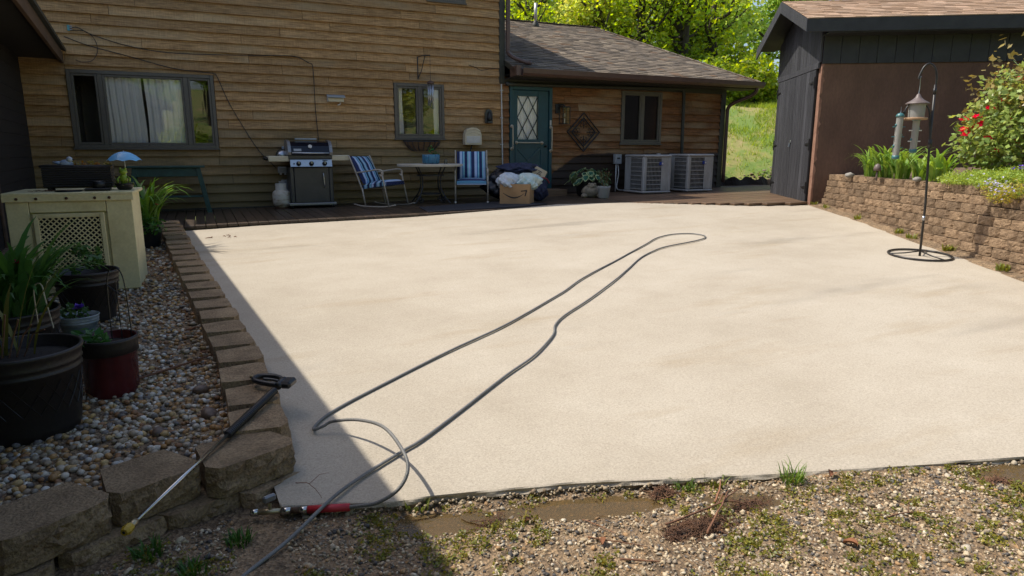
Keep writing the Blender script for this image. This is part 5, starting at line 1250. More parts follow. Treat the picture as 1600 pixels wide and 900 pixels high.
for x, y, s in [(-.10, 4.1, .05), (-.06, 3.75, .06), (-.30, 3.62, .045), (-.9, 3.2, .05)]:
    q = stones('rock', np.array([(0, 0, .0)]), np.array([s]), np.array([(.16, .11, .08)]), 'pebble', 2, NR, .7, .05, True)
    tag(obj('rock', q, None, (x, y, BZ(x, y) + s * .3)), {.05: 'dark brown cobble on the pebbles', .06: 'largest reddish-brown cobble on the pebbles by the block wall', .045: 'small grey-brown cobble among the pebbles'}[s] + (' near the big pot' if x < -.5 else ' near the block wall' if s == .05 else ''), 'rock')
bb = B(); bb.tube([(-.50, 4.35, BZ(-.5, 4.35) + .03), (-.25, 4.48, BZ(-.25, 4.48) + .035), (-.02, 4.60, BZ(0, 4.6) + .05)], [.006, .008, .005], 6); tag(bb.build('twig', 'twig'), 'straight dry twig lying across the pebbles to the block wall', 'twig')
for k, (x, y) in enumerate([(-.16, 5.3), (-.08, 4.7), (-.15, 6.2)]):
    bb = B(); a = k * 2.1; bb.grid(lambda u, v: (x + .07 * (u - .5) * math.cos(a) - .04 * (v - .5) * math.sin(a) * math.sin(math.pi * u), y + .07 * (u - .5) * math.sin(a) + .05 * (v - .5) * math.cos(a) * math.sin(math.pi * u), BZ(x, y) + .03 + .02 * (v - .5) ** 2 * 4 * .5 + .01 * u), 6, 4)
    tag(bb.build('dead_leaf', 'deadleaf'), ['curled brown leaf by the middle of the block wall', 'curled brown leaf beside the dry twig', 'curled brown leaf far back along the block wall'][k], 'leaf')

# ---- beige unit
t = empty('heat_pump', (-1.03, 7.22, BZ(-1, 7.2) - .02), math.radians(-2), 'old beige metal heat pump with a diamond-lattice grille', 'heat pump')
BW, BD, BH = .94, .72, .90
for nm, c, d in (('body', (0, .01, BH / 2), (BW - .03, BD - .05, BH - .02)),): B().box(c, d, None, .006).build(nm, 'beige', t)
yb = -BD / 2
for x0, x1 in ((-.47, -.305), (.265, .47)): B().span((x0 + .002, yb + .002, .03), (x1 - .002, yb + .025, BH - .045), .004).build('front_panel', 'beige', t)
ct = B(); ct.span((-.303, yb + .004, BH - .165), (.263, yb + .025, BH - .045), .004); ct.build('front_panel', 'beige', t); ct = B(); ct.span((-.303, yb + .004, .03), (.263, yb + .025, .09), .004); ct.build('front_panel', 'beige', t)
top = B().box((0, 0, BH - .01), (BW + .03, BD + .04, .03), None, .006).build('top_panel', 'beige', t); B().box((0, yb - .012, BH - .045), (BW + .03, .012, .05), None, .003).build('top_lip', 'beige', top)
for x in (-.38, -.24, -.02, .19, .30): B().lathe([(.013, 0), (.011, .008), (0, .01)], (x, yb - .0185, BH - .045), 8, Matrix.Rotation(math.pi / 2, 3, 'X')).build('bolt', 'rust', top)
gr = B(); gx0, gx1, gz0, gz1 = -.28, .245, .10, .725
for a_, c_ in (((gx0, gz0), (gx0 + .035, gz1)), ((gx1 - .035, gz0), (gx1, gz1)), ((gx0 + .0355, gz0), (gx1 - .0355, gz0 + .035)), ((gx0 + .0355, gz1 - .035), (gx1 - .0355, gz1))): gr.span((a_[0], yb - .022, a_[1]), (c_[0], yb + .003, c_[1]), .003)
go = gr.build('grille_frame', 'beige', t)
lt = B(); st_ = .044; wd_ = .0095; ix0, ix1, iz0, iz1 = gx0 + .032, gx1 - .032, gz0 + .032, gz1 - .032
for s_ in (1, -1):
    for k in range(-30, 40):
        pts_ = []
        for xx in (ix0, ix1):
            zz = iz0 + k * st_ + s_ * (xx - ix0) ; 
            pts_.append((xx, zz))
        (xa, za), (xb, zb) = pts_
        def clip(xa, za, xb, zb):
            for lim, up in ((iz0, 0), (iz1, 1)):
                if (za - lim) * (zb - lim) < 0:
                    tt = (lim - za) / (zb - za); xm = xa + tt * (xb - xa)
                    if (za < lim) == (up == 0): xa, za = xm, lim
                    else: xb, zb = xm, lim
                elif (za < lim and zb <= lim and up == 0) or (za > lim and zb >= lim and up == 1): return None
            return xa, za, xb, zb
        q = clip(xa, za, xb, zb)
        if q and abs(q[2] - q[0]) > .005: bar2(lt, q[0], q[1], q[2], q[3], yb - .012 + (.0035 if s_ > 0 else 0), wd_, .003)
lt.build('lattice', 'beige', go)
B().span((gx0 + .03, yb + .026, gz0 + .02), (gx1 - .03, yb + .03, gz1 - .02)).build('dark_interior', 'dark', go)
B().span((.02, yb + .0, .2), (.021, yb + .001, .21)).build('scratch', 'rust', t)
HT = BZ(-1, 7.2) - .02 + BH + .005
# things on the unit
t = empty('wicker_planter', (-1.0, 7.20, HT), 0, 'dark wicker trough planter on top of the beige heat pump', 'planter')
bb = B()
for (x0, x1, y0, y1) in ((-.26, .26, -.105, -.085), (-.26, .26, .085, .105), (-.26, -.245, -.0845, .0845), (.245, .26, -.0845, .0845)): bb.span((x0, y0, .03), (x1, y1, .21), .003)
bb.build('trough', 'wicker', t)
bb = B()
for k in range(9): bb.tube([(-.262, -.108, .045 + k * .02), (.262, -.108, .045 + k * .02), (.265, .108, .045 + k * .02)], .0085, 6)
bb.build('weave', 'wicker', t); bb = B().tube([(-.265, -.1, .215), (.265, -.1, .215), (.265, .1, .215), (-.265, .1, .215), (-.265, -.1, .215)], .013); bb.build('rim', 'wicker', t, True)
for sx, sy in ((-.22, -.07), (.22, -.07), (-.22, .07), (.22, .07)): B().lathe([(.016, 0), (.02, .03)], (sx, sy, 0), 8).build('foot', 'wicker', t)
B().box((0, 0, .18), (.49, .17, .02)).build('soil', 'soil', t)
lst = []
for k in range(9): leafball(lst, (-.05 + .036 * k, -.02 + .03 * math.sin(k * 2), .215), (.035, .04, .03 + .01 * (k % 3)), 45, .03, (.20, .19, .04) if k % 3 else (.26, .15, .03), NR, hollow=.1)
q = join_np(lst); obj('succulents', np_mesh('succulents', q[0], q[1], 'leafgloss', q[2]), t)
t = empty('bird_figurine', (-1.08, 7.16, HT + .19), 0, 'small blue and white bird figurine perched in the wicker planter', 'ornament'); B().ball((0, 0, .045), (.055, .035, .04), 14, 10).build('body', 'bluebird', t, True); B().ball((.03, -.01, .085), .026, 12, 8).build('head', 'bluebird', t, True); B().tube([(-.04, 0, .05), (-.1, 0, .06)], [.02, .008], 8).build('tail', 'bluebird', t, True); B().tube([(.055, -.012, .085), (.075, -.016, .083)], [.007, .001], 6).build('beak', 'black', t)
t = empty('frog_ornament', (-.64, 7.12, HT), 0, 'yellow-green frog ornament in a brown bowl under a blue umbrella', 'ornament')
B().lathe([(.045, 0), (.06, .01), (.075, .045), (.085, .06), (.07, .06), (.001, .05)], n=18).build('bowl', 'pot', t, True); B().ball((0, 0, .10), (.035, .03, .05), 14, 10).build('body', 'frog', t, True); B().ball((0, -.01, .165), (.035, .03, .025), 14, 8).build('head', 'frog', t, True)
for sx in (-1, 1): B().ball((sx * .02, -.015, .192), .011).build('eye', 'frog', t, True); B().tube([(sx * .03, -.01, .12), (sx * .05, -.03, .10), (sx * .045, -.045, .07)], .008).build('leg', 'frog', t, True)
lst = []; leafball(lst, (0, 0, .06), (.09, .09, .03), 60, .03, (.1, .12, .03), NR, hollow=.4); q = join_np(lst); obj('moss', np_mesh('moss', q[0], q[1], 'leafgloss', q[2]), t)
um = B(); n_ = 48
def umb(u, v):
    a = 2 * math.pi * u; rr_ = .145 * v; sc_ = 1 - .05 * abs(math.sin(4 * a)) * v; return (.02 + rr_ * sc_ * math.cos(a), rr_ * sc_ * math.sin(a), .345 - .085 * v ** 2.1 + .012 * abs(math.sin(4 * a)) * v ** 3)
um.grid(umb, n_, 8); um.build('umbrella', 'umb', t, True); B().cyl((.02, 0, .08), (.02, 0, .355), .004, 8).build('umbrella_pole', 'white', t)
t = empty('tray', (-.93, 6.99, HT), 0, 'flat dark tray and jar in front of the wicker planter', 'tray'); B().box((.09, .02, .015), (.2, .1, .02), None, .005).build('tray', 'black', t); B().lathe([(.05, .0255), (.052, .08), (.03, .09), (.001, .092)], (.1, .03, 0), 14).build('jar', 'black', t, True); B().lathe([(.10, 0), (.105, .008), (.001, .009)], (-.13, -.02, 0), 18).build('saucer', 'black', t, True)
bb = B()
for k in range(10): a = R.uniform(0, 6.3); p = Vector((R.uniform(-1.32, -1.2), R.uniform(6.98, 7.1), HT + .006)); bb.tube([p, p + Vector((.04 * math.cos(a), .03 * math.sin(a), .006))], .002, 4)
tag(bb.build('dry_debris', 'straw'), 'pinch of dry leaf debris on the beige heat pump', 'debris')

# ---- pots
def pot(name, loc, rt, rb, h, mat, label, lattice=False, band=None, soil=True, cat='pot'):
    t = empty(name, loc, 0, label, cat)
    B().lathe([(rb * .94, 0), (rb, .012), (rb * 1.02, h * .12), (rt * .93, h * .74), (rt * .955, h * .75), (rt * .955, h * .77), (rt * .93, h * .785), (rt * .95, h * .83), (rt * .97, h * .84), (rt * .95, h * .86), (rt * .98, h * .94), (rt * 1.0, h * .965), (rt, h * .99), (rt * .97, h), (rt * .93, h * .985), (rt * .90, h * .86), (.001, h * .85)], n=44).build('body', mat, t, True)
    if band: B().lathe([(rt * .945, h * .735), (rt * 1.0, h * .75), (rt * .985, h * .86), (rt * 1.02, h * .95), (rt * 1.03, h), (rt * .97, h * 1.004), (rt * .93, h * .98)], n=44, cap=False).build('rim_band', band, t, True)
    if lattice:
        bb = B(); n_ = 22
        for s_ in (-1, 1):
            for k in range(n_):
                pts_ = []
                for j in range(7):
                    f = .32 + .36 * j / 6; a = 2 * math.pi * (k + s_ * j / 6 * 1.5) / n_; rr_ = (rb * 1.02 + (rt * .93 - rb * 1.02) * (f - .12) / .62) + .001; pts_.append((rr_ * math.cos(a), rr_ * math.sin(a), f * h))
                bb.tube(pts_, .0028, 4, False)
        bb.build('lattice_relief', mat, t)
    if soil: B().lathe([(rt * .89, h * .862), (rt * .5, h * .88), (.001, h * .875)], n=30).build('soil', 'soil', t, True)
    return t
def foliage(t, bb, name='foliage', mat='leafgloss'): return bb.build(name, mat, t)
r = random.Random(12)
t = pot('flower_pot', (-.895, 3.92, BZ(-.9, 3.9) - .01), .275, .225, .44, 'pot', 'largest dark lattice-embossed pot at the left edge of the bed', True)
bb = B(); blades(bb, (-.06, .05, .38), 10, .5, .02, r, (.10, .12, .03), .1, .7); foliage(t, bb)
for k in range(4): a = k * 1.5; B().tube([(-.08 + .03 * k, .02, .37), (-.05 + .04 * k, .0, .5), (-.02 + .05 * k, -.05, .62 - .03 * k)], .004, 5).build('dry_stem', 'straw', t)
t = pot('flower_pot', (-1.13, 4.85, BZ(-1.1, 4.8) - .01), .27, .21, .42, 'pot', 'dark pot full of strappy lily leaves with a red bloom', True)
bb = B(); blades(bb, (0, 0, .36), 120, .66, .04, r, (.05, .14, .035), .14, 1.15, .95, 8, lmin=.4); blades(bb, (.1, -.1, .36), 30, .45, .022, r, (.04, .10, .03), .1, .95, .8); foliage(t, bb)
bb = B(); flower(bb, (.13, -.17, .72), .035, (.35, .015, .05), r, 14); bb.build('flower', 'red', t); bb = B(); bb.tube([(0.05, -.05, .4), (.13, -.17, .70)], .004, 5); bb.build('stem', 'twig', t)
t = pot('flower_pot', (-.86, 5.95, BZ(-.86, 5.9) - .01), .225, .165, .40, 'pot', 'dark lattice-embossed pot in front of the beige heat pump', True)
lst = []
for k in range(6): leafball(lst, (R.uniform(-.16, .1), R.uniform(-.15, .05), .42 + .03 * k), (.06, .06, .05), 34, .05, (.05, .13, .035), NR, hollow=.2)
q = join_np(lst); obj('foliage', np_mesh('foliage', q[0], q[1], 'leafgloss', q[2]), t)
t = pot('flower_pot', (-.86, 5.40, BZ(-.86, 5.4) - .01), .13, .09, .20, 'potglaze', 'small teal and white glazed pot with a purple petunia', False)
lst = []; leafball(lst, (-.03, 0, .23), (.1, .09, .06), 70, .05, (.05, .12, .04), NR, hollow=.2); q = join_np(lst); obj('foliage', np_mesh('foliage', q[0], q[1], 'leafgloss', q[2]), t)
bb = B(); flower(bb, (.02, -.06, .25), .05, (.12, .05, .35), r, 12); bb.build('flower', 'red', t)
t = pot('flower_pot', (-.565, 4.33, BZ(-.56, 4.3) - .015), .155, .135, .345, 'potred', 'dark red pot with a black rim holding a wire trellis', False, 'pot')
lst = []; leafball(lst, (-.08, -.03, .34), (.07, .07, .06), 70, .055, (.04, .14, .04), NR, hollow=.2); leafball(lst, (-.02, -.08, .33), (.04, .03, .03), 26, .05, (.05, .17, .04), NR, hollow=.2); q = join_np(lst); obj('foliage', np_mesh('foliage', q[0], q[1], 'leafgloss', q[2]), t)
t2 = empty('wire_trellis', (-.50, 4.42, BZ(-.5, 4.4) + .25), math.radians(-15), 'arched black wire trellis stuck in the dark red pot', 'trellis')
bb = B(); bb.tube(smooth_path([(-.055, 0, 0), (-.05, 0, .3), (-.035, 0, .42), (0, 0, .46), (.035, 0, .42), (.05, 0, .3), (.055, 0, 0)], 5), .0035, 6); bb.tube([(0, 0, 0), (0, 0, .38)], .003, 6); bb.tube([(-.055, 0, .36), (.03, 0, .28)], .003, 6); bb.build('wire', 'black', t2)
t2 = empty('wire_trellis', (-1.0, 4.75, BZ(-1, 4.7) + .34), math.radians(-20), 'small hooked wire support among the lily leaves', 'trellis'); bb = B(); bb.tube(smooth_path([(.1, -.1, 0), (.1, -.1, .2), (.12, -.1, .26), (.15, -.1, .25), (.17, -.12, .18), (.2, -.13, 0)], 5), .0035, 6); bb.build('wire', 'bar', t2)
t = pot('flower_pot', (-.66, 9.15, BZ(-.66, 9.1) - .01), .20, .15, .28, 'blackplastic', 'dark nursery pot of daylilies behind the beige heat pump')
bb = B(); blades(bb, (0, 0, .25), 95, .78, .032, r, (.08, .20, .035), .12, 1.2, .97, 9, yel=.8, lmin=.5); foliage(t, bb)
lst = []; leafball(lst, (.02, -.15, .28), (.2, .14, .13), 420, .05, (.06, .17, .04), NR, hollow=.3); q = join_np(lst); obj('undergrowth', np_mesh('undergrowth', q[0], q[1], 'leafgloss', q[2]), t)
bb = B(); flower(bb, (.16, -.2, .52), .028, (.4, .1, .08), r, 10); bb.build('flower', 'red', t)

# ================================================================== PRESSURE WASHER KIT
A_, N_ = Vector((.275, 3.612, .350)), Vector((-.347, 2.541, .268)); dl = (N_ - A_).normalized()
t = empty('pressure_washer_wand', (.1, 3.3, .32), 0, 'black pressure washer gun with chrome lance lying on the block wall', 'spray wand'); inv = Matrix.Translation((-.1, -3.3, -.32))
def wpart(bb, name, mat, sm=True):
    o = bb.build(name, mat, t, sm); o.matrix_parent_inverse = inv; return o
wpart(B().cyl(A_ + dl * .50, N_ - dl * .03, .0085, 12), 'lance', 'chrome')
g = B(); pts_ = []
for k in range(81):
    s_ = .02 + .50 * k / 80; pts_.append(s_)
g.tube([A_ + dl * s_ for s_ in pts_], [(.0205 if k % 2 else .0165) for k in range(81)], 14); wpart(g, 'grip_sleeve', 'blackplastic', False)
wpart(B().tube([N_ - dl * .06, N_ - dl * .045, N_ - dl * .04, N_ - dl * .02], [.010, .014, .014, .012], 12), 'collar', 'brass')
wpart(B().tube([N_ - dl * .025, N_ + dl * .0, N_ + dl * .012], [.017, .019, .014], 8), 'nozzle_tip', 'yellow', False)
wpart(B().tube([N_ + dl * .0125, N_ + dl * .0135], .006, 8), 'nozzle_hole', 'black')
# gun: handle loop lying flat toward the patio
hx = Vector((-.78, .62, .02)).normalized(); gz_ = Vector((0, 0, .004))
hb = A_ - dl * .02
pr_ = [hb + gz_, hb - dl * .05 + hx * .0 + gz_, hb - dl * .085 - hx * .0, hb - dl * .07 + hx * .06, hb - dl * .085 + hx * .13, hb - dl * .10 + hx * .175]
wpart(B().tube(smooth_path(pr_[:3], 5), [.02] * 5 + [.024] * 5 + [.026], 12), 'gun_body', 'blackplastic')
lp = [hb - dl * .055, hb - dl * .10 + hx * .02, hb - dl * .13 + hx * .08, hb - dl * .115 + hx * .16, hb - dl * .08 + hx * .185, hb - dl * .045 + hx * .16, hb - dl * .03 + hx * .09, hb - dl * .025 + hx * .02]
wpart(B().tube(smooth_path(lp, 5), .015, 10), 'trigger_guard', 'blackplastic')
wpart(B().tube(smooth_path([hb - dl * .075 + hx * .03, hb - dl * .085 + hx * .08, hb - dl * .08 + hx * .13], 4), .009, 8), 'trigger', 'charcoal')
wpart(B().box(hb - dl * .06 - hx * .035 + gz_, (.10, .062, .04), Matrix.Rotation(math.atan2(dl.y, dl.x), 3, 'Z'), .012), 'gun_head', 'blackplastic', False)
wpart(B().tube([hb - dl * .085 + hx * .18, hb - dl * .09 + hx * .215], [.011, .009], 10), 'inlet', 'brass')

HR = .0080
hp_ = [(-.15, 2.16), (-.001, 2.349), (.194, 2.505), (.402, 2.705), (.568, 2.829), (.788, 2.97), (.909, 3.045), (1.203, 3.279), (1.639, 3.64), (1.93, 3.86), (2.13, 4.05), (2.31, 4.25), (2.42, 4.43), (2.62, 4.63), (3.043, 4.956), (3.64, 5.454), (4.05, 5.82), (4.491, 6.223), (4.85, 6.48), (5.182, 6.657), (5.766, 6.819), (6.05, 6.95), (6.16, 7.12), (6.08, 7.29), (5.827, 7.34), (5.55, 7.25), (5.352, 7.13), (5.1, 6.93), (4.866, 6.752), (4.5, 6.48), (4.128, 6.199), (3.7, 5.89), (3.32, 5.597), (3.0, 5.31), (2.731, 5.096), (2.35, 4.80), (1.989, 4.537), (1.456, 4.204), (.91, 3.825), (.598, 3.599), (.47, 3.47)]
def hz_(x, y): return (PZ(x, y) + .004 if (y > 2.745 - .33 * (x - .2) and x > .1) else max(GZ(x, y), .06) + .01) + HR
P3 = [(x, y, hz_(x, y)) for x, y in hp_]; P3[0] = (-.15, 2.16, .075); P3[1] = (-.001, 2.349, .085); P3[2] = (.194, 2.505, .108); P3[3] = (.402, 2.69, .150)
P3 += [(.423, 3.36, .19), (.47, 3.335, .21), (.516, 3.323, .232), (.618, 3.17, .281), (.69, 2.933, .321), (.704, 2.655, .317), (.696, 2.559, .272), (.644, 2.53, .21), (.561, 2.552, .159), (.489, 2.60, .135), (.44, 2.635, .122)]
bb = B(); bb.tube(smooth_path(P3, 7), HR, 12); tag(bb.build('pressure_hose', 'hosegrey', None, True), 'long grey pressure hose looped across the concrete patio', 'hose')
t = empty('hose_coupling', (.25, 2.70, .09), 0, 'silver hose coupling with a red sleeve at the slab corner', 'coupling'); inv = Matrix.Translation((-.25, -2.70, -.09))
c0, c1 = Vector((.44, 2.635, .122)), Vector((.075, 2.775, .112)); cd = (c1 - c0); L_ = cd.length; cd.normalize()
def cseg(a, b_, r_, nm, mt, n=14):
    o = B().tube([c0 + cd * a, c0 + cd * b_], r_, n).build(nm, mt, t, True); o.matrix_parent_inverse = inv
cseg(-.02, .155, .0165, 'red_sleeve', 'redsleeve'); cseg(.156, .19, .0145, 'ferrule', 'chrome'); cseg(.191, .225, .013, 'swivel', 'rust'); cseg(.226, .265, .0165, 'hex_nut', 'chrome', 6); cseg(.266, L_ - .02, .012, 'valve_body', 'brass'); cseg(L_ - .03, L_, .016, 'end_nut', 'chrome', 6)
vp = c0 + cd * (.31)
o = B().tube([vp, vp + Vector((0, .005, .035))], .008).build('valve_stem', 'brass', t); o.matrix_parent_inverse = inv
o = B().box(vp + Vector((0, .012, .055)), (.055, .022, .03), Matrix.Rotation(.4, 3, 'Z'), .006).build('valve_lever', 'castalu', t); o.matrix_parent_inverse = inv

# ================================================================== FOREGROUND GROUND COVER
def front_y(x):
    for (x0, y0), (x1, y1) in zip(P_FRONT, P_FRONT[1:]):
        if x0 <= x <= x1: return y0 + (x - x0) / (x1 - x0) * (y1 - y0)
    return 2.86 if x < 0 else .9
def in_pud(x, y, k=1.0):
    return any(((x - cx) / rx) ** 2 + ((y - cy + .30 * (x - cx)) / ry) ** 2 < k for cx, cy, rx, ry, d in PUD)
def gpos(r, lo=.75):
    while True:
        x = r.uniform(-1.0, 4.6); y = r.uniform(.6, 3.0)
        if y > front_y(x) - .015: continue
        if x < .27 and y > 2.84 + .45 * min(0, x): continue
        return x, y
r = random.Random(31); P1 = []; S1 = []; P2 = []; S2 = []
while len(P1) < 34000:
    x, y = gpos(r)
    if in_pud(x, y, 1.0) and r.random() < .86: continue
    if vnoise(x + 3, y, 2.2) > .3 and r.random() < .3: continue
    s = r.uniform(.0045, .0105) if r.random() < .8 else r.uniform(.009, .016); P1.append((x, y, GZ(x, y) + s * r.uniform(-.2, .5))); S1.append(s)
while len(P2) < 520:
    x, y = gpos(r)
    if in_pud(x, y, 1.3): continue
    s = r.uniform(.011, .023); P2.append((x, y, GZ(x, y) + s * r.uniform(-.2, .3))); S2.append(s)
def gravel_cols(n, rng):
    pal = np.array([(.42, .33, .215), (.28, .23, .17), (.50, .41, .285), (.10, .092, .088), (.36, .225, .115), (.55, .48, .37), (.21, .165, .12)])
    return pal[rng.choice(len(pal), n, p=[.24, .2, .16, .13, .1, .07, .1])] * rng.uniform(.7, 1.2, size=(n, 1))
V1 = stones('gravel', np.array(P1), np.array(S1), gravel_cols(len(P1), NR), 'gravel', 0, NR, .8, .26, False, .38)
cr_ = NR.choice(3, len(EDGE_CRUMBS[0]), p=[.5, .3, .2]); o = obj('edge_crumbs', stones('edge_crumbs', EDGE_CRUMBS[0], EDGE_CRUMBS[1], np.array([(.34, .27, .18), (.2, .15, .1), (.42, .36, .27)])[cr_], 'gravel', 0, NR, .85, .2)); tag(o, 'crumbled concrete bits along the slab front edge', 'rubble', kind='stuff')
tag(obj('gravel', V1), 'fine mixed gravel scattered over the soil by the slab', 'gravel', kind='stuff')
V2 = stones('gravel', np.array(P2), np.array(S2), gravel_cols(len(P2), NR), 'gravel', 0, NR, .8, .24, False, .38)
tag(obj('coarse_gravel', V2), 'larger angular stones among the fine gravel', 'gravel', kind='stuff')
# weeds and moss in the gravel
r = random.Random(77); WP = []
for _ in range(2100):
    x, y = gpos(r)
    if in_pud(x, y, .8) or vnoise(x, y + 5, 1.7) < -.25: continue
    n = r.randint(10, 42); sp = r.uniform(.012, .05)
    for _ in range(n):
        a = r.uniform(0, 6.28); d = sp * math.sqrt(r.random()); WP.append((x + d * math.cos(a), y + d * math.sin(a), GZ(x, y) + r.uniform(.002, .018)))
WP = np.array(WP); n = len(WP); k = NR.uniform(.6, 1.3, size=(n, 1)); yl = NR.uniform(0, 1.0, size=(n, 1))
wc = np.array((.13, .165, .035))[None] * k * np.concatenate([1 + 1.1 * yl, 1 + .35 * yl, 1 - .1 * yl], 1)
V, F, C = leaves_np(WP, .014, NR, wc, .3, .7); tag(obj('weeds', np_mesh('weeds', V, F, 'leafgloss', C)), 'sparse mossy weeds sprouting through the gravel', 'weeds', kind='stuff')
# debris: straw bits and needle litter
bb = B(); r = random.Random(8)
for _ in range(1800):
    x, y = gpos(r); a = r.uniform(0, 6.28); L = r.uniform(.012, .05); z = GZ(x, y) + .006
    bb.tube([(x, y, z), (x + L * math.cos(a), y + L * math.sin(a), z + r.uniform(-.003, .01))], r.uniform(.0006, .0016), 4)
tag(bb.build('plant_litter', 'litter'), 'bits of straw and needles littering the gravel', 'litter', kind='stuff')
# matted root clumps
def root_clump(x, y, rad, n, label, seed):
    r = random.Random(seed); t = empty('root_clump', (x, y, GZ(x, y)), 0, label, 'roots'); bb = B()
    for _ in range(n):
        a = r.uniform(0, 6.28); d = math.sqrt(r.random()); p = Vector((rad[0] * d * math.cos(a), rad[1] * d * math.sin(a), rad[2] * (1 - d * d) * r.random())); q = [p]
        for _ in range(4): p = p + Vector((r.gauss(0, .012), r.gauss(0, .01), r.gauss(0, .006))); p.z = max(p.z, .002); q.append(p)
        bb.tube(q, r.uniform(.0007, .0018), 4, False)
    bb.build('roots', 'straw', t); B().ball((0, 0, 0), (rad[0] * .85, rad[1] * .8, rad[2] * .55), 16, 8, .12, r).build('soil', 'soil', t)
root_clump(1.72, 1.90, (.17, .055, .035), 620, 'brown matted root clump under the reddish sticks', 1)
root_clump(2.02, 1.96, (.16, .05, .04), 520, 'brown matted root clump right of the reddish sticks', 2)
root_clump(1.76, 2.20, (.05, .035, .035), 200, 'small tuft of dead roots at the edge of the long puddle', 3)
root_clump(.98, 2.33, (.06, .03, .015), 120, 'thin root litter at the left end of the long puddle', 4)
root_clump(3.20, 1.62, (.06, .03, .015), 120, 'floating straw in the wide brown puddle', 6)
def stick(p, r0, label, seed, fork=True):
    r = random.Random(seed); t = empty('stick', p[0], 0, label, 'stick'); o = Vector(p[0]); pts_ = [Vector(q) - o for q in p]
    sp_ = smooth_path(pts_, 5); sp_ = [q + Vector((r.gauss(0, .001), r.gauss(0, .001), abs(r.gauss(0, .001)))) for q in sp_]
    B().tube(sp_, [r0 * (1 - .6 * i / len(sp_)) for i in range(len(sp_))], 6).build('branch', 'twig', t, True)
    if fork:
        m_ = sp_[len(sp_) // 2]; B().tube([m_, m_ + Vector((.05, .03, .02)), m_ + Vector((.09, .04, .015))], [r0 * .6, r0 * .5, r0 * .2], 5).build('side_shoot', 'twig', t)
gg = lambda x, y, h=.012: (x, y, GZ(x, y) + h)
stick([gg(1.60, 1.97), gg(1.78, 1.97, .03), gg(1.92, 1.96, .045), gg(2.0, 1.93, .03)], .005, 'long reddish stick lying level across the root clump', 1)
stick([gg(1.70, 1.84, .02), gg(1.82, 1.91, .05), gg(1.93, 1.98, .055), gg(2.06, 2.05, .03)], .0055, 'reddish stick slanting up over the root clump', 2)
stick([gg(1.90, 2.02, .02), gg(1.96, 2.06, .05), gg(2.01, 2.11, .05)], .006, 'short thick red twig stub behind the root clump', 3, False)
stick([gg(1.27, 2.03), gg(1.36, 1.94, .015), gg(1.44, 1.87)], .003, 'thin pale bent twig in the centre foreground', 4, False)
stick([gg(1.33, 2.17), gg(1.36, 2.08, .015), gg(1.38, 2.01)], .0022, 'fine straw stalk left of the root clump', 5, False)
stick([gg(1.30, 1.85), gg(1.37, 1.81, .012), gg(1.42, 1.77)], .0045, 'dark weathered twig at the bottom edge', 6, False)
stick([gg(2.45, 1.62), gg(2.55, 1.60, .012), gg(2.68, 1.54)], .003, 'pale thin twig in the right foreground gravel', 7)
stick([gg(.27, 2.86, .09), gg(.32, 2.80, .10), gg(.36, 2.72, .06)], .0022, 'dry stalk leaning over the slab corner by the block wall', 8)
for k, (x, y, s_, a, lb) in enumerate([(2.53, 1.955, .035, .4, 'upright curled brown leaf at the slab edge'), (1.30, 1.985, .03, 1.2, 'small orange leaf in the centre foreground'), (2.15, 1.55, .032, 2.0, 'orange-brown leaf in the right foreground'), (1.115, 2.25, .022, .3, 'dark red seed husk by the long puddle')]):
    bb = B(); bb.grid(lambda u, v: (s_ * 1.6 * (u - .5), s_ * 1.1 * (v - .5) * math.sin(math.pi * (.1 + .8 * u)), .012 + s_ * (1.6 * (v - .5) ** 2 + .25 * math.sin(u * 4))), 8, 6); o = bb.build('dead_leaf', 'deadleaf', None, True, (x, y, GZ(x, y)), (.1, 0, a)); tag(o, lb, 'leaf')
def tuft(x, y, n, L, label, base=(.05, .13, .025), z=None, w_=.006):
    r = random.Random(int(x * 1000)); bb = B(); blades(bb, (0, 0, 0), n, L, w_, r, base, .04, .95, .95, 6, lmin=.2); o = bb.build('grass_tuft', 'leafgloss', None, False, (x, y, GZ(x, y) if z is None else z)); tag(o, label, 'grass')
tuft(2.34, 2.005, 60, .11, 'green grass tuft growing at the slab edge, right of centre', (.11, .20, .04), None, .0035)
tuft(.735, 2.555, 30, .06, 'small yellow-green weed at the slab edge near the hose loop', (.10, .14, .03))
tuft(1.87, 2.19, 40, .06, 'leafy weed clump at the crumbled slab edge, centre', (.08, .14, .03))
tuft(2.02, 2.165, 40, .06, 'mossy clump on the slab edge beside the small grass tuft', (.11, .14, .03))
tuft(-.30, 2.66, 60, .075, 'shaded weed patch below the lance nozzle')
tuft(.02, 2.62, 60, .06, 'shaded weed patch under the hose coupling')
tuft(-.14, 2.47, 50, .06, 'shaded weed patch left of the hose at the bottom edge')

# ================================================================== RIGHT SIDE: RETAINING WALL AND BED
rw = empty('retaining_wall', (8.9, 6.3, .4), 0, 'tan split-face block retaining wall along the patio', 'wall'); rw_inv = Matrix.Translation((-8.9, -6.3, -.4))
WN = Vector((.874, -.486, 0)); path = [(Vector((x, y, 0)) + WN * .09) for x, y in P_RIGHT]; path[-1] = Vector((10.30, 9.0, 0)); path = path[::-1]
plen = [0]
for a, c in zip(path, path[1:]): plen.append(plen[-1] + (c - a).length)
def along(s):
    for i in range(len(path) - 1):
        if s <= plen[i + 1]:
            d = (path[i + 1] - path[i]).normalized(); return path[i] + d * (s - plen[i]), d
    d = (path[-1] - path[-2]).normalized(); return path[-1] + d * (s - plen[-1]), d
RMM = [block_mesh("block", .280, .2, .1005, 200 + i, 'block', .015, .03, 9, 5) for i in range(8)]
TOPZ = 1.215; CH = .1085
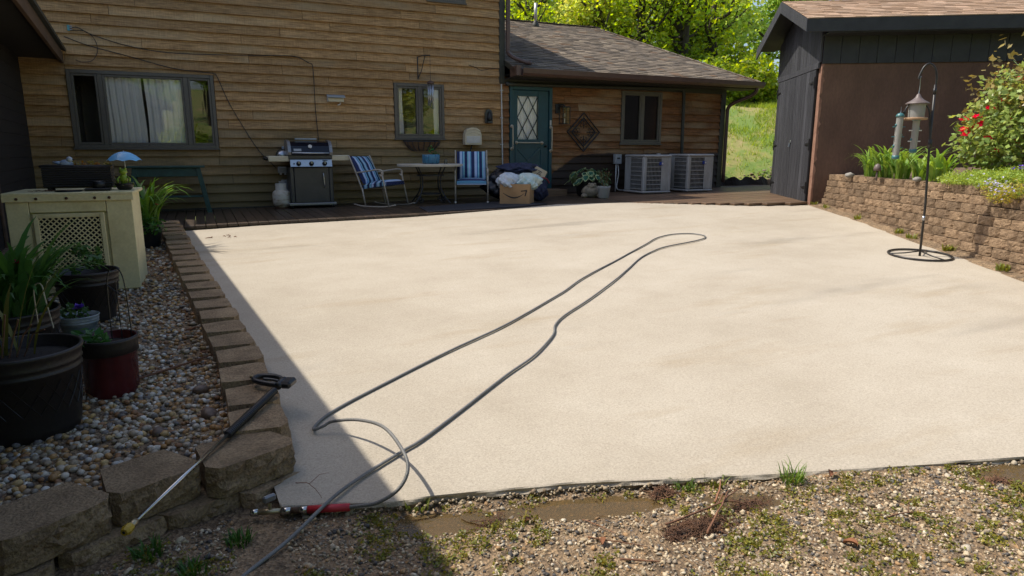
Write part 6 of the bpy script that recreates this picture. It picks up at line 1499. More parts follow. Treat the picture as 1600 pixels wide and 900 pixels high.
for k in range(10):
    z = TOPZ - CH * (k + 1); s = (.0 if k % 2 else -.146) + .02 * (k % 3)
    while s < plen[-1] - .1:
        p, d = along(max(0.05, s + .145)); back = WN * (.022 * (9 - k))
        zg = PZ(p.x, p.y)
        if z + CH > zg - .03 and not (s < -.1):
            th = math.atan2(d.y, d.x); put(R.choice(RMM), 'block', rw, rw_inv, (*(p + back + WN * .1 + Vector((R.uniform(-.006, .006), R.uniform(-.006, .006), 0))).xy, z + R.uniform(-.002, .002)), (0, 0, th + R.uniform(-.025, .025)))
        s += .292
# soil strip with weeds at the wall foot
b = B(); b.grid(lambda u, v: (*(along(plen[-1] * u)[0] + WN * (-.13 + .34 * v)).xy, (lambda q: PZ(q.x, q.y) + (.008 + .03 * v + .012 * math.sin(u * 90)) * sstep(0, .25, v))(along(plen[-1] * u)[0])), 90, 5); tag(b.build('soil_strip', 'dirt', None, True), 'narrow strip of soil at the foot of the retaining wall', kind='structure')
for k, (s, n_) in enumerate([(.25, 14), (.75, 12), (2.0, 14), (3.3, 22), (3.65, 16), (4.5, 20), (5.55, 18), (6.3, 14)]):
    p, d = along(s); q = p - WN * .05; rr_ = random.Random(k); bb = B(); blades(bb, (0, 0, 0), n_ * 2, .09, .014, rr_, (.12, .16, .03), .05, .7, .9, 5, yel=.8)
    tag(bb.build('weed', 'leafgloss', None, False, (q.x, q.y, PZ(q.x, q.y) + .01)), 'yellow-green weed at the retaining wall foot, %s from the shed' % ['nearest', 'second', 'third', 'fourth', 'fifth', 'sixth', 'seventh', 'eighth'][k], 'weed', 'weeds along the retaining wall')
# mulch bed behind the wall
def bed(u, v):
    p, d = along(plen[-1] * (u * 1.0)); q = p + WN * (.30 + 5.2 * v)
    if q.dot(Vector((.5225, .8526, 0))) > 12.75: q = q - Vector((.5225, .8526, 0)) * (q.dot(Vector((.5225, .8526, 0))) - 12.75)
    return (q.x, q.y, TOPZ - .035 + .16 * sstep(0, .35, v) + .018 * vnoise(q.x, q.y, 2.5))
b = B(); b.grid(bed, 60, 40); tag(b.build('mulch_bed', 'mulch', None, True), 'mulched planting bed above the retaining wall', kind='structure')
def bedz(x, y): return TOPZ + .03
def stone_thing(x, y, z, s, label):
    o = obj('rock', stones('rock', np.array([(0., 0, 0)]), np.array([s]), np.array([(.25, .235, .215)]), 'gravel', 1, NR, .6, .1, False, .5), None, (x, y, z)); tag(o, label, 'rock')
stone_thing(8.98, 6.10, 1.235, .09, 'pale round stone on the mulch right of the hook pole')
stone_thing(9.05, 5.25, 1.29, .11, 'pale flat stone beside the rose bush')
stone_thing(9.25, 5.35, 1.30, .08, 'smaller pale stone beside the rose bush')
stone_thing(9.95, 7.95, 1.22, .08, 'pale stone at the left edge of the daylilies')
t = empty('garden_stake_light', (9.42, 7.05, 1.17), 0, 'small brown mushroom path light on the wall top', 'path light'); B().cyl((0, 0, 0), (0, 0, .16), .014, 10).build('stake', 'feedroof', t, True); B().lathe([(.05, .15), (.055, .19), (.04, .235), (.015, .255), (0.001, .26)], n=16).build('head', 'feedroof', t, True)
# daylily clumps
r = random.Random(40)
for k, (x, y, n_, L, lb) in enumerate([(9.98, 7.55, 70, .50, 'left daylily clump against the brown shed wall'), (9.75, 7.15, 80, .52, 'daylily clump behind the tube feeders'), (9.55, 6.75, 60, .50, 'daylily clump behind the hook pole'), (9.30, 6.25, 70, .46, 'daylily clump right of the hook pole'), (9.12, 5.88, 60, .42, 'right daylily clump next to the rose bush')]):
    bb = B(); blades(bb, (0, 0, 0), int(n_ * .75), L * 1.3, .036, r, (.13, .26, .05), .1, 1.2, .98, 9, yel=.7, lmin=.55); tag(bb.build('daylily', 'leafgloss', None, False, (x, y, 1.21)), lb, 'plant', 'daylilies along the shed')
# rose bush
t = empty('rose_bush', (9.78, 5.20, 1.2), 0, 'large rose bush with a few red blooms at the right edge', 'bush')
rng = np.random.RandomState(5); lst = []
for (c, rad, n) in [((0, 0, .70), (.85, .75, .62), 2500), ((-.50, .22, .62), (.42, .42, .50), 1100), ((.45, -.35, .85), (.7, .6, .62), 1800), ((-.1, .0, 1.12), (.6, .55, .42), 1000), ((.9, -.7, 1.0), (.7, .6, .7), 2600)]:
    leafball(lst, c, rad, n, .08, (.20, .30, .085), rng, .4, .5, -.0, .62, .5, .5)
tips = []
rs = random.Random(9)
for k in range(60):
    a = rs.uniform(0, 6.28); d = rs.uniform(.1, .9); x, y = d * math.cos(a) + .12, d * math.sin(a) - .1; z0 = .95; z1 = rs.uniform(1.35, 2.15) - .2 * d; lx, ly = rs.gauss(0, .2), rs.gauss(0, .2)
    for j in range(26):
        f = j / 25; tips.append((x + lx * f + rs.gauss(0, .04), y + ly * f + rs.gauss(0, .04), z0 + (z1 - z0) * f))
tips = np.array(tips); n = len(tips); kk = rng.uniform(.7, 1.2, size=(n, 1)); lst.append(leaves_np(tips, .085, rng, np.array((.27, .21, .06))[None] * kk, .4, .55))
q = join_np(lst); obj('foliage', np_mesh('foliage', q[0], q[1], 'leafgloss', q[2]), t)
bb = B()
for k in range(26):
    a = rs.uniform(0, 6.28); d = rs.uniform(.05, .6); bb.tube(smooth_path([(.05 * math.cos(a), .05 * math.sin(a), -.02), (d * .5 * math.cos(a), d * .5 * math.sin(a), .5), (d * math.cos(a), d * math.sin(a), 1.0), (d * 1.1 * math.cos(a) + .1, d * 1.1 * math.sin(a) - .1, rs.uniform(1.2, 1.5))], 4), .006, 5)
bb.build('canes', 'twig', t)
for (x, y, z) in [(-.78, .37, .66), (-.66, .30, .82), (-.72, .42, .80), (-.80, .32, .60), (-.62, .16, .55), (-.35, -.05, .50), (-.40, .15, 1.02), (-.55, .22, .93), (-.58, .27, .74), (.1, -.4, 1.2), (-.70, .25, .70), (-.62, .40, .68), (-.45, .0, .78), (-.28, -.2, .9), (-.2, .1, 1.3), (-.52, .1, .40)]:
    bb = B(); flower(bb, (x, y, z), .078, (.85, .045, .10), rs, 22); flower(bb, (x, y, z + .01), .04, (.5, .02, .04), rs, 12); bb.build('flower', 'red', t)
# creeping phlox spilling over the wall
lst = []; rng = np.random.RandomState(15); PH = []
for s in np.linspace(3.75, 7.6, 56):
    p, d = along(s)
    for o_ in (.24, .42, .62, .85, 1.1):
        q = p + WN * (o_ + rng.uniform(-.06, .06)); hang = .10 * max(0, 1 - abs(s - 5.1) / .55) if o_ < .3 else 0
        PH.append((q.x + rng.uniform(-.05, .05), q.y + rng.uniform(-.05, .05), TOPZ + .045 + .05 * (o_ > .3) + .09 * sstep(.4, 1.1, o_) - hang * 1.2))
for c in PH: leafball(lst, c, (.13, .13, .06), 170, .038, (.22, .34, .06), rng, .35, .2, None, .28, .5, .3)
for (s, o_, dz) in [(4.9, .12, -.02), (5.05, .10, -.08), (5.2, .10, -.06), (5.3, .13, 0)]:
    q = along(s)[0] + WN * o_; leafball(lst, (q.x, q.y, TOPZ + dz), (.13, .13, .10), 260, .038, (.25, .30, .06), rng, .35, .2, None, .28, 1.0, .3)
q = join_np(lst); tag(obj('creeping_phlox', np_mesh('creeping_phlox', q[0], q[1], 'leafgloss', q[2])), 'yellow-green creeping phlox mat spilling over the retaining wall', 'ground cover', kind='stuff')
bb = B(); rs = random.Random(3)
for (s, o_, dz, n_, sp) in [(5.0, .03, .02, 26, .08), (5.15, .02, -.07, 16, .06), (5.28, .04, -.03, 14, .05), (5.75, .10, .06, 24, .09), (6.1, .12, .08, 26, .09), (6.35, .14, .08, 22, .09), (5.5, .5, .12, 6, .2), (4.6, .1, .08, 5, .15), (6.0, .6, .16, 8, .25)]:
    for _ in range(n_):
        q = along(s + rs.gauss(0, sp))[0] + WN * (o_ + rs.gauss(0, .03)); c = Vector((q.x, q.y, TOPZ + .03 + dz + rs.gauss(0, .03)))
        flower(bb, c, .018, (.55, .52, .72), rs, 5)
tag(bb.build('phlox_blooms', 'red'), 'pale lilac phlox blooms at the lip of the retaining wall', 'flowers', kind='stuff')
t = empty('purple_flowers', (9.1, 4.75, 1.33), 0, 'clump of violet flowers at the foot of the rose bush', 'flowers'); bb = B()
for k in range(16): bb2 = flower(bb, (rs.gauss(0, .12), rs.gauss(0, .10), .10 + rs.gauss(0, .03)), .04, (.22, .12, .55), rs, 6)
bb.build('blooms', 'red', t); lst = []; leafball(lst, (0, 0, .03), (.2, .18, .06), 200, .04, (.06, .12, .03), rng); q = join_np(lst); obj('foliage', np_mesh('foliage', q[0], q[1], 'leafgloss', q[2]), t)

# ---- shepherd's hook and feeders
pb = Vector((7.618, 5.031, PZ(7.618, 5.031))); rgt = Vector((.908, -.419, 0))
t = empty('shepherds_hook', pb, 0, 'tall black double shepherd\'s hook on a ring base beside the wall', 'garden hook')
def hk(px, z): return rgt * (px - .072 * z) + Vector((0, 0, z))     # px metres to the right as seen from the patio
B().tube([hk(0, 0), hk(.035, .6), hk(.045, 1.3), hk(.075, 1.94)], .013, 10).build('pole', 'gunmetal', t, True)
B().tube(smooth_path([hk(.075, 1.90), hk(.085, 2.02), hk(.06, 2.12), hk(0, 2.165), hk(-.06, 2.13), hk(-.105, 2.04), hk(-.115, 2.0)], 5), .011, 8).build('crook', 'gunmetal', t, True)
B().tube(smooth_path([hk(.05, 1.30), hk(.035, 1.5), hk(.02, 1.66), hk(-.06, 1.75), hk(-.16, 1.77), hk(-.24, 1.68), hk(-.25, 1.62), hk(-.27, 1.65)], 5), .009, 8).build('lower_crook', 'gunmetal', t, True)
B().tube([hk(.05, 1.25), hk(.052, 1.34)], .02, 10).build('clamp', 'gunmetal', t, True); B().tube([hk(.07, 1.84), hk(.074, 1.90)], .018, 10).build('clamp', 'gunmetal', t, True); B().tube([hk(.022, .42), hk(.026, .47)], .017, 8).build('clamp', 'steel', t, True)
ring = B(); rp = []
for k in range(41):
    a = 2 * math.pi * k / 40; x, y = .33 * math.cos(a), .33 * math.sin(a); rp.append((x, y, .021 * x + .05 * y + .016))
ring.tube(rp, .012, 8); ring.build('base_ring', 'gunmetal', t, True)
for a in (.4, 2.5, 4.6): B().tube([(0, 0, .06), (.165 * math.cos(a), .165 * math.sin(a), .03 + .165 * (.021 * math.cos(a) + .05 * math.sin(a))), (.33 * math.cos(a), .33 * math.sin(a), .016 + .33 * (.021 * math.cos(a) + .05 * math.sin(a)))], .008, 6).build('spoke', 'gunmetal', t, True)
hpnt = pb + hk(-.125, 1.57)
t = empty('hopper_feeder', hpnt, 0, 'hopper bird feeder with a conical brown roof on the hook', 'bird feeder')
B().tube(smooth_path([(0, 0, .27), (.005, 0, .35), (-.003, 0, .44), (.008, 0, .46)], 4), .004, 6).build('hanger', 'steel', t)
B().lathe([(.125, .16), (.12, .17), (.06, .205), (.03, .235), (.02, .26), (.005, .275)], n=24).build('roof', 'feedroof', t, True); B().lathe([(.082, .012), (.085, .16)], n=24, cap=False).build('cylinder', 'milky', t, True); B().lathe([(.079, .012), (.08, .06), (.03, .09), (.001, .1)], n=20).build('seed', 'seed', t, True)
B().lathe([(.115, -.012), (.12, 0), (.115, .012), (.001, .0121)], n=24).build('tray', 'woodtan', t)
for dx, dz, L, lb in ((-.335, 1.15, .44, 'left tube bird feeder with teal cap and base'), (-.14, 1.22, .33, 'tube bird feeder with teal cap under the hopper feeder')):
    t = empty('tube_feeder', pb + hk(dx, dz), 0, lb, 'bird feeder', 'tube feeders on the hook')
    B().lathe([(.036, 0), (.036, L)], n=16, cap=False).build('tube', 'milky', t, True); B().lathe([(.033, .01), (.033, L * .72), (.02, L * .76), (.001, L * .77)], n=14).build('seed', 'seed', t, True)
    B().lathe([(.045, L), (.046, L + .012), (.03, L + .035), (.006, L + .045)], n=18).build('cap', 'feedgreen', t, True); B().lathe([(.03, -.03), (.04, -.02), (.04, .012), (.001, .013)], n=16).build('base', 'feedgreen', t, True)
    for k, zz in enumerate((.10, .22, .33)):
        if zz < L - .05: B().tube([rgt * (-.07) + Vector((0, 0, zz)), rgt * .07 + Vector((0, 0, zz))], .006 if dx < -.2 else .007, 6).build('perch', 'feedgreen' if dx < -.2 else 'white', t); B().ball(rgt * (.034 if k % 2 else -.034) + Vector((0, 0, zz + .02)), .015, 8, 6).build('port', 'feedgreen', t, True)
    B().tube([(0, 0, L + .04), (.003, 0, L + .07), (0, 0, L + .11)], .003, 5).build('hanger', 'steel', t)

# ================================================================== SHED
sh0 = Vector((10.1, 8.86, .62)); shed = empty('shed', sh0, math.atan2(-.5225, .8526), 'dark shed with black double doors and a tan shingled roof', 'shed')
GW, SL = 2.70, 6.5; WT = 2.50; ZE, ZR = 3.18, 3.66      # local heights: band bottom, eave underside, ridge underside
wallb = B(); wallb.span((.02, 0.0, -.25), (SL, .16, WT)); wallb.span((.03, .01, WT), (SL, .15, ZE + .12)); wallb.span((.03, GW - .15, WT), (SL, GW - .01, ZE + .12)); wallb.extr([(.2, WT - .1), (GW - .2, WT - .1), (GW - .2, ZE + .1), (GW / 2, ZR + .02), (.2, ZE + .1)], 0, .03, .09); wallb.span((.02, GW - .16, -.25), (SL, GW, WT + .3)); wallb.span((SL - .16, .161, -.25), (SL, GW - .161, WT)); wallb.span((.025, .161, -.25), (.10, GW - .161, WT + .2)); wallb.build('wall', 'stucco', shed)
e = B(); rr_ = random.Random(2); n_ = 40; L0 = []; L1 = []
for k in range(n_ + 1):
    z = -.25 + (WT + .25) * k / n_; L0.append((.012, -.006, z)); L1.append((.055 + rr_.gauss(0, .013) + (.06 if k < 4 else 0), -.006, z))
e.add(L0 + L1, [(k, n_ + 1 + k, n_ + 2 + k, k + 1) for k in range(n_)]); L2 = [(.006, .13, p[2]) for p in L0]; e.add(L0 + L2, [(k, k + 1, n_ + 2 + k, n_ + 1 + k) for k in range(n_)]); e.build('bare_edge', 'brick_edge', shed); e = B(); e.add([(.008, GW - .09, -.25), (.008, GW, -.25), (.008, GW, WT), (.008, GW - .09, WT)], [(0, 3, 2, 1)]); e.build('bare_edge', 'brick_edge', shed)
# upper black boards: front band
x = .0
while x < SL:
    B().span((x + .003, -.03, WT + .002), (x + .297, -.002, ZE + .05), .003).build('board', 'blackfascia', shed); x += .30
# gable boards
y = 0.0; gw = .193
def gable_top(y): return ZE + .05 + (ZR - ZE + .02) * (1 - abs(y - GW / 2) / (GW / 2))
while y < GW - .01:
    y1 = min(GW, y + gw); a, c = gable_top(y), gable_top(y1); m_ = gable_top(GW / 2) if y < GW / 2 < y1 else None
    pts_ = [(y + .003, WT + .03), (y1 - .003, WT + .03), (y1 - .003, c - .05)] + ([(GW / 2, m_ - .05)] if m_ else []) + [(y + .003, a - .05)]
    B().extr(pts_, 0, -.035, -.004).build('board', 'blackwood', shed); y = y1
B().span((-.045, .05, WT - .07), (-.004, GW - .02, WT + .027), .004).build('door_header', 'blackwood', shed)
for k, (y0, y1) in enumerate(((.14, GW / 2 - .004), (GW / 2 + .004, GW - .10))):
    d = B().span((-.02, y0, .06), (-.004, y1, WT - .075)).build('door', 'dark', shed); n_ = 7
    for i in range(n_):
        a = y0 + (y1 - y0) * i / n_; c = y0 + (y1 - y0) * (i + 1) / n_; B().span((-.045, a + .007, .05), (-.0205, c - .007, WT - .08), .005).build('plank', 'blackwood', d)
    for zz in (.34, 1.12, 2.20):
        yh = y0 + .02 if k == 0 else y1 - .02; sg = 1 if k == 0 else -1
        hb_ = B(); hb_.box((-.052, yh, zz), (.012, .04, .20), None, .002); hb_.extr([(yh + sg * .02, zz + .025), (yh + sg * .24, zz + .008), (yh + sg * .24, zz - .008), (yh + sg * .02, zz - .025)], 0, -.058, -.047); hb_.build('hinge', 'black', d)
lk = B(); lk.box((-.055, GW / 2 - .02, 1.18), (.02, .06, .05), None, .004); lk.tube([(-.06, GW / 2 + .01, 1.16), (-.07, GW / 2 + .01, 1.08)], .02, 10); lk.build('padlock', 'steel', shed)
# roof
OH, OF = .40, .40
def roofz(y): return ZR + .10 + .06 - (ZR - ZE) * abs(y - GW / 2) / (GW / 2)
rb_ = B(); yA, yM, yB = -OF, GW / 2, GW + OF
q = [(-OH, yA, roofz(yA)), (SL + .3, yA, roofz(yA)), (SL + .3, yM, roofz(yM)), (-OH, yM, roofz(yM)), (-OH, yB, roofz(yB)), (SL + .3, yB, roofz(yB))]; q += [(a, c, z - .04) for a, c, z in q]
rb_.add(q, [(0, 1, 2, 3), (3, 2, 5, 4), (9, 8, 7, 6), (10, 11, 8, 9), (6, 7, 1, 0), (0, 3, 9, 6), (3, 4, 10, 9), (4, 5, 11, 10)]); sroof = rb_.build('roof', 'blackfascia', shed)
bb = B(); sl_ = (ZR - ZE) / (GW / 2); nn = Vector((0, -sl_, 1)).normalized()
def shed_col(r):
    k = r.uniform(.8, 1.2); c = r.choice([(.36, .245, .165), (.40, .275, .19), (.33, .22, .145), (.41, .29, .205)]); return tuple(x * k for x in c)
k = 0; y = yA - .03
while y < yM:
    ye = min(yM, y + .19); x = -OH - .02 - R.uniform(0, .2)
    while x < SL:
        wd = R.uniform(.17, .33); a0, a1 = max(-OH - .02, x), x + wd; th = R.uniform(.012, .02); z0 = roofz(y); z1 = roofz(ye)
        if a1 - a0 > .02: bb.add([(a0, y + nn.y * th, z0 + nn.z * th), (a1 - .003, y + nn.y * th, z0 + nn.z * th), (a1 - .003, ye, z1 + .003), (a0, ye, z1 + .003), (a0, y, z0), (a1 - .003, y, z0)], [(0, 1, 2, 3), (4, 5, 1, 0), (4, 0, 3), (5, 2, 1)], shed_col(R))
        x += wd
    y += .14
tag(bb.build('shingles', 'shingle', sroof), kind='stuff')
B().span((-OH, -OF - .028, roofz(yA) - .225), (SL + .3, -OF - .002, roofz(yA) - .012), .004).build('fascia', 'blackfascia', shed)
for sg, (y0, y1) in ((0, (-OF - .028, GW / 2)), (1, (GW / 2, GW + OF + .028))):
    z0, z1 = roofz(y0), roofz(y1); bb = B(); bb.extr([(y0, z0 - .012), (y1, z1 - .012), (y1, z1 - .21), (y0, z0 - .21)], 0, -OH - .03, -OH - .002); bb.build('barge_board', 'blackwood', shed)
sf = B(); sf.extr([(-OF, roofz(-OF) - .05), (GW / 2, roofz(GW / 2) - .05), (GW + OF, roofz(GW + OF) - .05), (GW + OF, roofz(GW + OF) - .065), (GW / 2, roofz(GW / 2) - .065), (-OF, roofz(-OF) - .065)], 0, -OH, -.036); sf.build('soffit', 'blackfascia', shed)
B().span((-.036, -OF, roofz(yA) - .24), (SL, -.031, roofz(yA) - .226)).build('soffit', 'blackfascia', shed)

# ================================================================== HILLSIDE AND TREES
rng = np.random.RandomState(21)
# grass blades on the slope between wing and shed, and more loosely beyond
pts_ = []
while len(pts_) < 42000:
    x = rng.uniform(12, 27); y = rng.uniform(13.5, 30)
    s = (x - 12.3) * .42 + (y - 14.2) * .9
    if s < 1.2 or x < 11.5 + (y - 13.5) * .35 or x > 14.5 + (y - 11.5) * .92: continue
    d = vnoise(x, y, .9)
    if d < -.15 and rng.uniform() < .85: continue
    if s < 2.4 and rng.uniform() < .8: continue
    pts_.append((x, y, H(x, y) - .01))
P = np.array(pts_); n = len(P); L = rng.uniform(.06, .24, size=(n, 1)); d = rng.normal(size=(n, 3)) * .35; d[:, 2] = 1; d /= np.linalg.norm(d, axis=1)[:, None]; a = rng.uniform(0, 6.28, n); s = np.stack([np.cos(a), np.sin(a), 0 * a], 1) * .012
V = np.stack([P - s, P + s, P + d * L], 1).reshape(-1, 3); F = np.arange(3 * n).reshape(n, 3); k = rng.uniform(.7, 1.3, size=(n, 1)); yl = rng.uniform(0, 1, size=(n, 1))
C = np.array((.18, .29, .045))[None] * k * np.concatenate([1 + .7 * yl, 1 + .2 * yl, 1 - .1 * yl], 1)
tag(obj('hill_grass', np_mesh('hill_grass', V, F, 'leaf', C)), 'sunlit yellow-green grass on the hillside between house and shed', 'grass', kind='stuff')
# dark low stone border and leaf litter at the foot of the slope
PS = []; SS_ = []
for _ in range(900):
    x = rng.uniform(12.2, 17.0); y = 13.6 + (x - 12.2) * -.12 + rng.uniform(0, 1.5); PS.append((x, y, H(x, y) + .02)); SS_.append(rng.uniform(.03, .07))
cc = np.array([(.36, .27, .2), (.24, .16, .11), (.42, .35, .29), (.2, .13, .09)])[rng.choice(4, len(PS))] * rng.uniform(.7, 1.2, size=(len(PS), 1))
tag(obj('leaf_litter', stones('leaf_litter', np.array(PS), np.array(SS_), cc, 'gravel', 0, rng, .35, .2)), 'pale leaf litter and stones at the foot of the grassy slope', 'litter', kind='stuff')
b = B(); b.grid(lambda u, v: (11.6 + 6.5 * u, 13.72 - .5 * u - .22 * v + .05 * math.sin(u * 60), .5 + .42 * (1 - v) + .05 * math.sin(u * 85 + v * 3)), 70, 3); tag(b.build('soil_bank', 'soil', None, False), 'dark cut soil bank behind the deck', kind='structure')

def crown_mesh(name, seed, blobs, n, size, base, yel):
    rg = np.random.RandomState(seed); lst = []
    for c, rad, f in blobs: leafball(lst, c, rad, int(n * f), size, base, rg, .4, .35, None, .7, yel, .35)
    q = join_np(lst); return np_mesh(name, q[0], q[1], 'leaf', q[2])
def blobs(seed, R0, H0, k):
    r = random.Random(seed); out = []
    for _ in range(k):
        a = r.uniform(0, 6.28); z = H0 + r.uniform(-.45, .55) * R0 * 1.3; d = R0 * r.uniform(.15, .8) * (1 - .45 * abs(z - H0) / (R0)); rad = R0 * r.uniform(.26, .46)
        out.append(((d * math.cos(a), d * math.sin(a), z), (rad, rad, rad * .72), 1.0 / k))
    return out
BL = [blobs(100 + i, 3.1, 4.1, 17) for i in range(4)]
CR = [crown_mesh('crown', 300 + i, BL[i], 5200, .24, [(.29, .40, .10), (.24, .38, .095), (.32, .41, .10), (.20, .33, .08)][i], [.5, .4, .5, .3][i]) for i in range(4)]
def trunk_mesh(i):
    r = random.Random(500 + i); bb = B(); bend = (r.uniform(-.5, .5), r.uniform(-.5, .5)); main = smooth_path([(0, 0, -.6), (bend[0] * .2, bend[1] * .2, 1.8), (bend[0], bend[1], 3.4), (bend[0] * .6, bend[1] * 1.2, 5.2), (bend[0] * .4, bend[1], 6.8)], 5)
    bb.tube(main, [.24 * (1 - .85 * k / len(main)) for k in range(len(main))], 9)
    for c, rad, f in BL[i]:
        s0 = main[min(len(main) - 2, int(len(main) * max(.3, min(.85, (c[2] - .6) / 7.5))))]; c = Vector(c); m_ = (s0 + c) / 2 + Vector((r.uniform(-.3, .3), r.uniform(-.3, .3), -.3)); p = smooth_path([s0, m_, c, c + (c - m_) * .4], 4); bb.tube(p, [.085 * (1 - .8 * k / len(p)) for k in range(len(p))], 6)
        for _ in range(2):
            e_ = c + Vector((r.uniform(-1, 1), r.uniform(-1, 1), r.uniform(-.2, .8))) * rad[0] * 1.2; bb.tube([m_.lerp(c, .5), c.lerp(e_, .5) + Vector((0, 0, .1)), e_], [.03, .02, .008], 5)
    return bb.mesh('trunk', 'bark', True)
TR = [trunk_mesh(i) for i in range(4)]
def tree(x, y, i, sc_, rz, label, group):
    t = empty('deciduous_tree', (x, y, H(x, y)), rz, label, 'tree', group); t.scale = (sc_, sc_, sc_ * R.uniform(.95, 1.1)); obj('trunk', TR[i], t); obj('crown', CR[i], t); return t
CRS = [crown_mesh('crown', 800 + i, BL[i], 1700, .22, (.24, .38, .04), .6) for i in range(4)]
BT = [(9.5, 27, 3, .80, 'darker green tree just above the wing roof ridge'), (13.2, 30, 0, .95, 'bright yellow-green tree above the middle of the wing roof'), (17.0, 27.5, 2, .9, 'yellow-green tree with bare crossing branches above the roof end'),
      (19.3, 24.2, 1, .85, 'green tree rising above the grassy slope'), (22.0, 27.0, 0, .95, 'bright tree left of the shed gable'), (16.5, 34, 1, 1.15, 'tall tree behind the yellow-green trees'), (24.5, 31, 3, 1.1, 'dark tree behind the shed gable'), (11.0, 36, 2, 1.2, 'pale tree far behind the roof vent'),
      (21.0, 36, 1, 1.25, 'tall tree far up the slope'), (27.5, 26.5, 1, 1.0, 'tree behind the shed roof'), (6.5, 34, 1, 1.15, 'green tree partly behind the tall block corner'), (30, 35, 0, 1.2, 'tree on the far right skyline'), (34, 28, 3, 1.1, 'dark tree beyond the shed ridge'), (15.2, 24.5, 2, .75, 'low pale tree just over the roof hip'), (24, 37, 0, 1.5, 'tall bright tree at the back right')]
for k, (x, y, i, s_, lb) in enumerate(BT): tree(x, y, i, s_, k * 1.7, lb, 'trees on the hillside')
for k, (x, y, i, s_, lb) in enumerate([(12.0, 24.5, 0, .72, 'slim open sapling above the roof ridge end'), (14.6, 23.6, 1, .74, 'open sapling with dark branches over the roof hip'), (16.6, 23.2, 2, .8, 'open sapling with crossing branches right of the roof'), (17.9, 22.4, 3, .8, 'open sapling at the top of the grassy slope'), (19.6, 22.8, 0, .85, 'open sapling left of the shed eave')]):
    t = empty('sapling', (x, y, H(x, y)), k * 2.3, lb, 'tree', 'open saplings on the slope'); t.scale = (s_,) * 3; obj('trunk', TR[i], t); obj('crown', CRS[i], t)
# understorey shrubs at the top of the slope
SB = crown_mesh('foliage', 700, [((0, 0, .75), (.8, .8, .75), .5), ((.5, .3, .6), (.55, .55, .55), .25), ((-.5, -.2, .55), (.5, .5, .5), .25)], 3000, .14, (.16, .27, .035), .9)
bb = B()
for k in range(7): a = k * .9; bb.tube([(0, 0, -.2), (.2 * math.cos(a), .2 * math.sin(a), .5), (.5 * math.cos(a), .5 * math.sin(a), 1.1)], [.03, .02, .008], 5)
SS2 = bb.mesh('stems', 'bark')
for k, (x, y, s_, lb) in enumerate([(15.6, 20.0, 1.0, 'leafy shrub at the house corner end of the slope'), (17.2, 19.8, 1.1, 'leafy shrub high in the middle of the slope'), (18.9, 19.6, 1.2, 'leafy shrub beside the shed on the slope'), (16.3, 21.8, 1.3, 'taller shrub behind the slope crest'), (18.2, 22.0, 1.4, 'broad shrub under the slope trees'), (20.3, 21.2, 1.3, 'shrub half hidden by the shed'), (14.4, 22.0, 1.2, 'shrub showing past the wing gutter'), (21.5, 23.5, 1.5, 'tall shrub behind the shed eave')]):
    t = empty('shrub', (x, y, H(x, y)), k * 1.3, lb, 'shrub', 'shrubs on the slope'); t.scale = (s_,) * 3; obj('stems', SS2, t); obj('foliage', SB, t)
# leaning dead-looking limb above the roof end
t = empty('leaning_tree', (18.6, 22.5, H(18.6, 22.5)), 0, 'dark leaning bare-limbed tree left of the shed', 'tree')
r = random.Random(6); main = smooth_path([(0, 0, -.3), (-.3, 0, 1.6), (-1.0, .2, 3.2), (-2.1, .4, 4.6), (-3.4, .5, 5.6), (-4.6, .7, 6.0)], 5); B().tube(main, [.20 * (1 - .8 * k / len(main)) for k in range(len(main))], 8).build('trunk', 'bark', t, True)
for k in range(9):
    p = main[6 + k * 2]; e_ = p + Vector((r.uniform(-1.6, 1.4), r.uniform(-.6, .6), r.uniform(.2, 1.9))); m_ = p.lerp(e_, .5) + Vector((0, 0, r.uniform(-.2, .3))); B().tube(smooth_path([p, m_, e_], 4), .035, 5).build('limb', 'bark', t, True)
lst = []; 
for k in range(7): p = main[10 + k * 2]; leafball(lst, (p.x, p.y, p.z + .5), (.6, .6, .4), 240, .15, (.22, .31, .035), rng)
q = join_np(lst); obj('crown', np_mesh('crown', q[0], q[1], 'leaf', q[2]), t)
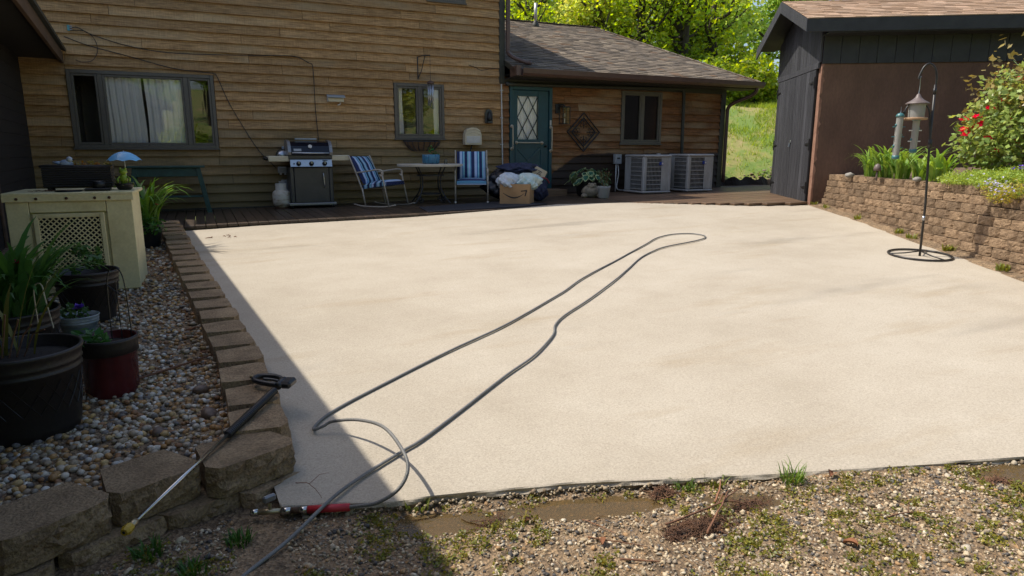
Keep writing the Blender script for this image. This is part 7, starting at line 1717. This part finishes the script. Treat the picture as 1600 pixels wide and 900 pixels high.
# trees across the yard behind the photographer: they show in the window panes
for k, (x, y, i, s_, lb) in enumerate([(-7, -13, 0, 1.0, 'yard tree mirrored at the left of the three-pane window'), (-2, -19, 3, 1.15, 'dark yard tree mirrored between the curtains'), (5.5, -17, 1, 1.1, 'yard tree mirrored at the right of the three-pane window'), (12, -16, 2, 1.0, 'pale yard tree mirrored in the two-pane window'), (19, -20, 3, 1.2, 'dark yard tree mirrored in the upper two-pane window'), (26, -14, 0, 1.1, 'yard tree at the far right behind the photographer'), (1, -30, 1, 1.4, 'tall yard tree far behind the photographer'), (11, -30, 0, 1.4, 'tall pale yard tree far behind the photographer'), (-14, -26, 3, 1.4, 'tall dark yard tree far behind the left wing')]):
    tree(x, y, i, s_, k * 2.1, lb, 'trees across the yard')
for k, (x, y, s_, lb) in enumerate([(-6.5, -8.0, 1.6, 'yard shrub mirrored low in the left pane'), (-3.6, -9.2, 1.9, 'yard shrub mirrored behind the left curtain'), (-.6, -10.0, 1.8, 'yard shrub mirrored between the curtains'), (2.6, -9.4, 2.0, 'yard shrub mirrored behind the right curtain'), (5.6, -9.8, 1.8, 'yard shrub mirrored in the right pane'), (8.8, -9.0, 2.0, 'yard shrub mirrored in the door glass'), (12.0, -8.4, 1.9, 'yard shrub mirrored in the two-pane window'), (15.0, -8.0, 2.0, 'yard shrub at the right of the yard')]):
    t = empty('shrub', (x, y, H(x, y)), k * 1.1, lb, 'shrub', 'shrubs across the yard'); t.scale = (s_,) * 3; obj('stems', SS2, t); obj('foliage', SB, t)
rs = random.Random(99); k = 0
for (x, y, lb) in [(.2, 9.6, 'damp leaf scraps near the back left patio corner')]:
    bb = B()
    for _ in range(6):
        a = rs.uniform(0, 6.28); L = rs.uniform(.03, .09); p = Vector((rs.gauss(0, .12), rs.gauss(0, .06), 0)); q = p + Vector((L * math.cos(a), L * math.sin(a), 0)); p.z = PZ(x + p.x, y + p.y) - PZ(x, y) + .008; q.z = PZ(x + q.x, y + q.y) - PZ(x, y) + .012
        bb.tube([p, (p + q) / 2 + Vector((.008, .004, .006)), q], [.004, .006, .003], 5)
    tag(bb.build('leaf_scrap', 'deadleaf', None, False, (x, y, PZ(x, y))), lb, 'leaf litter'); k += 1
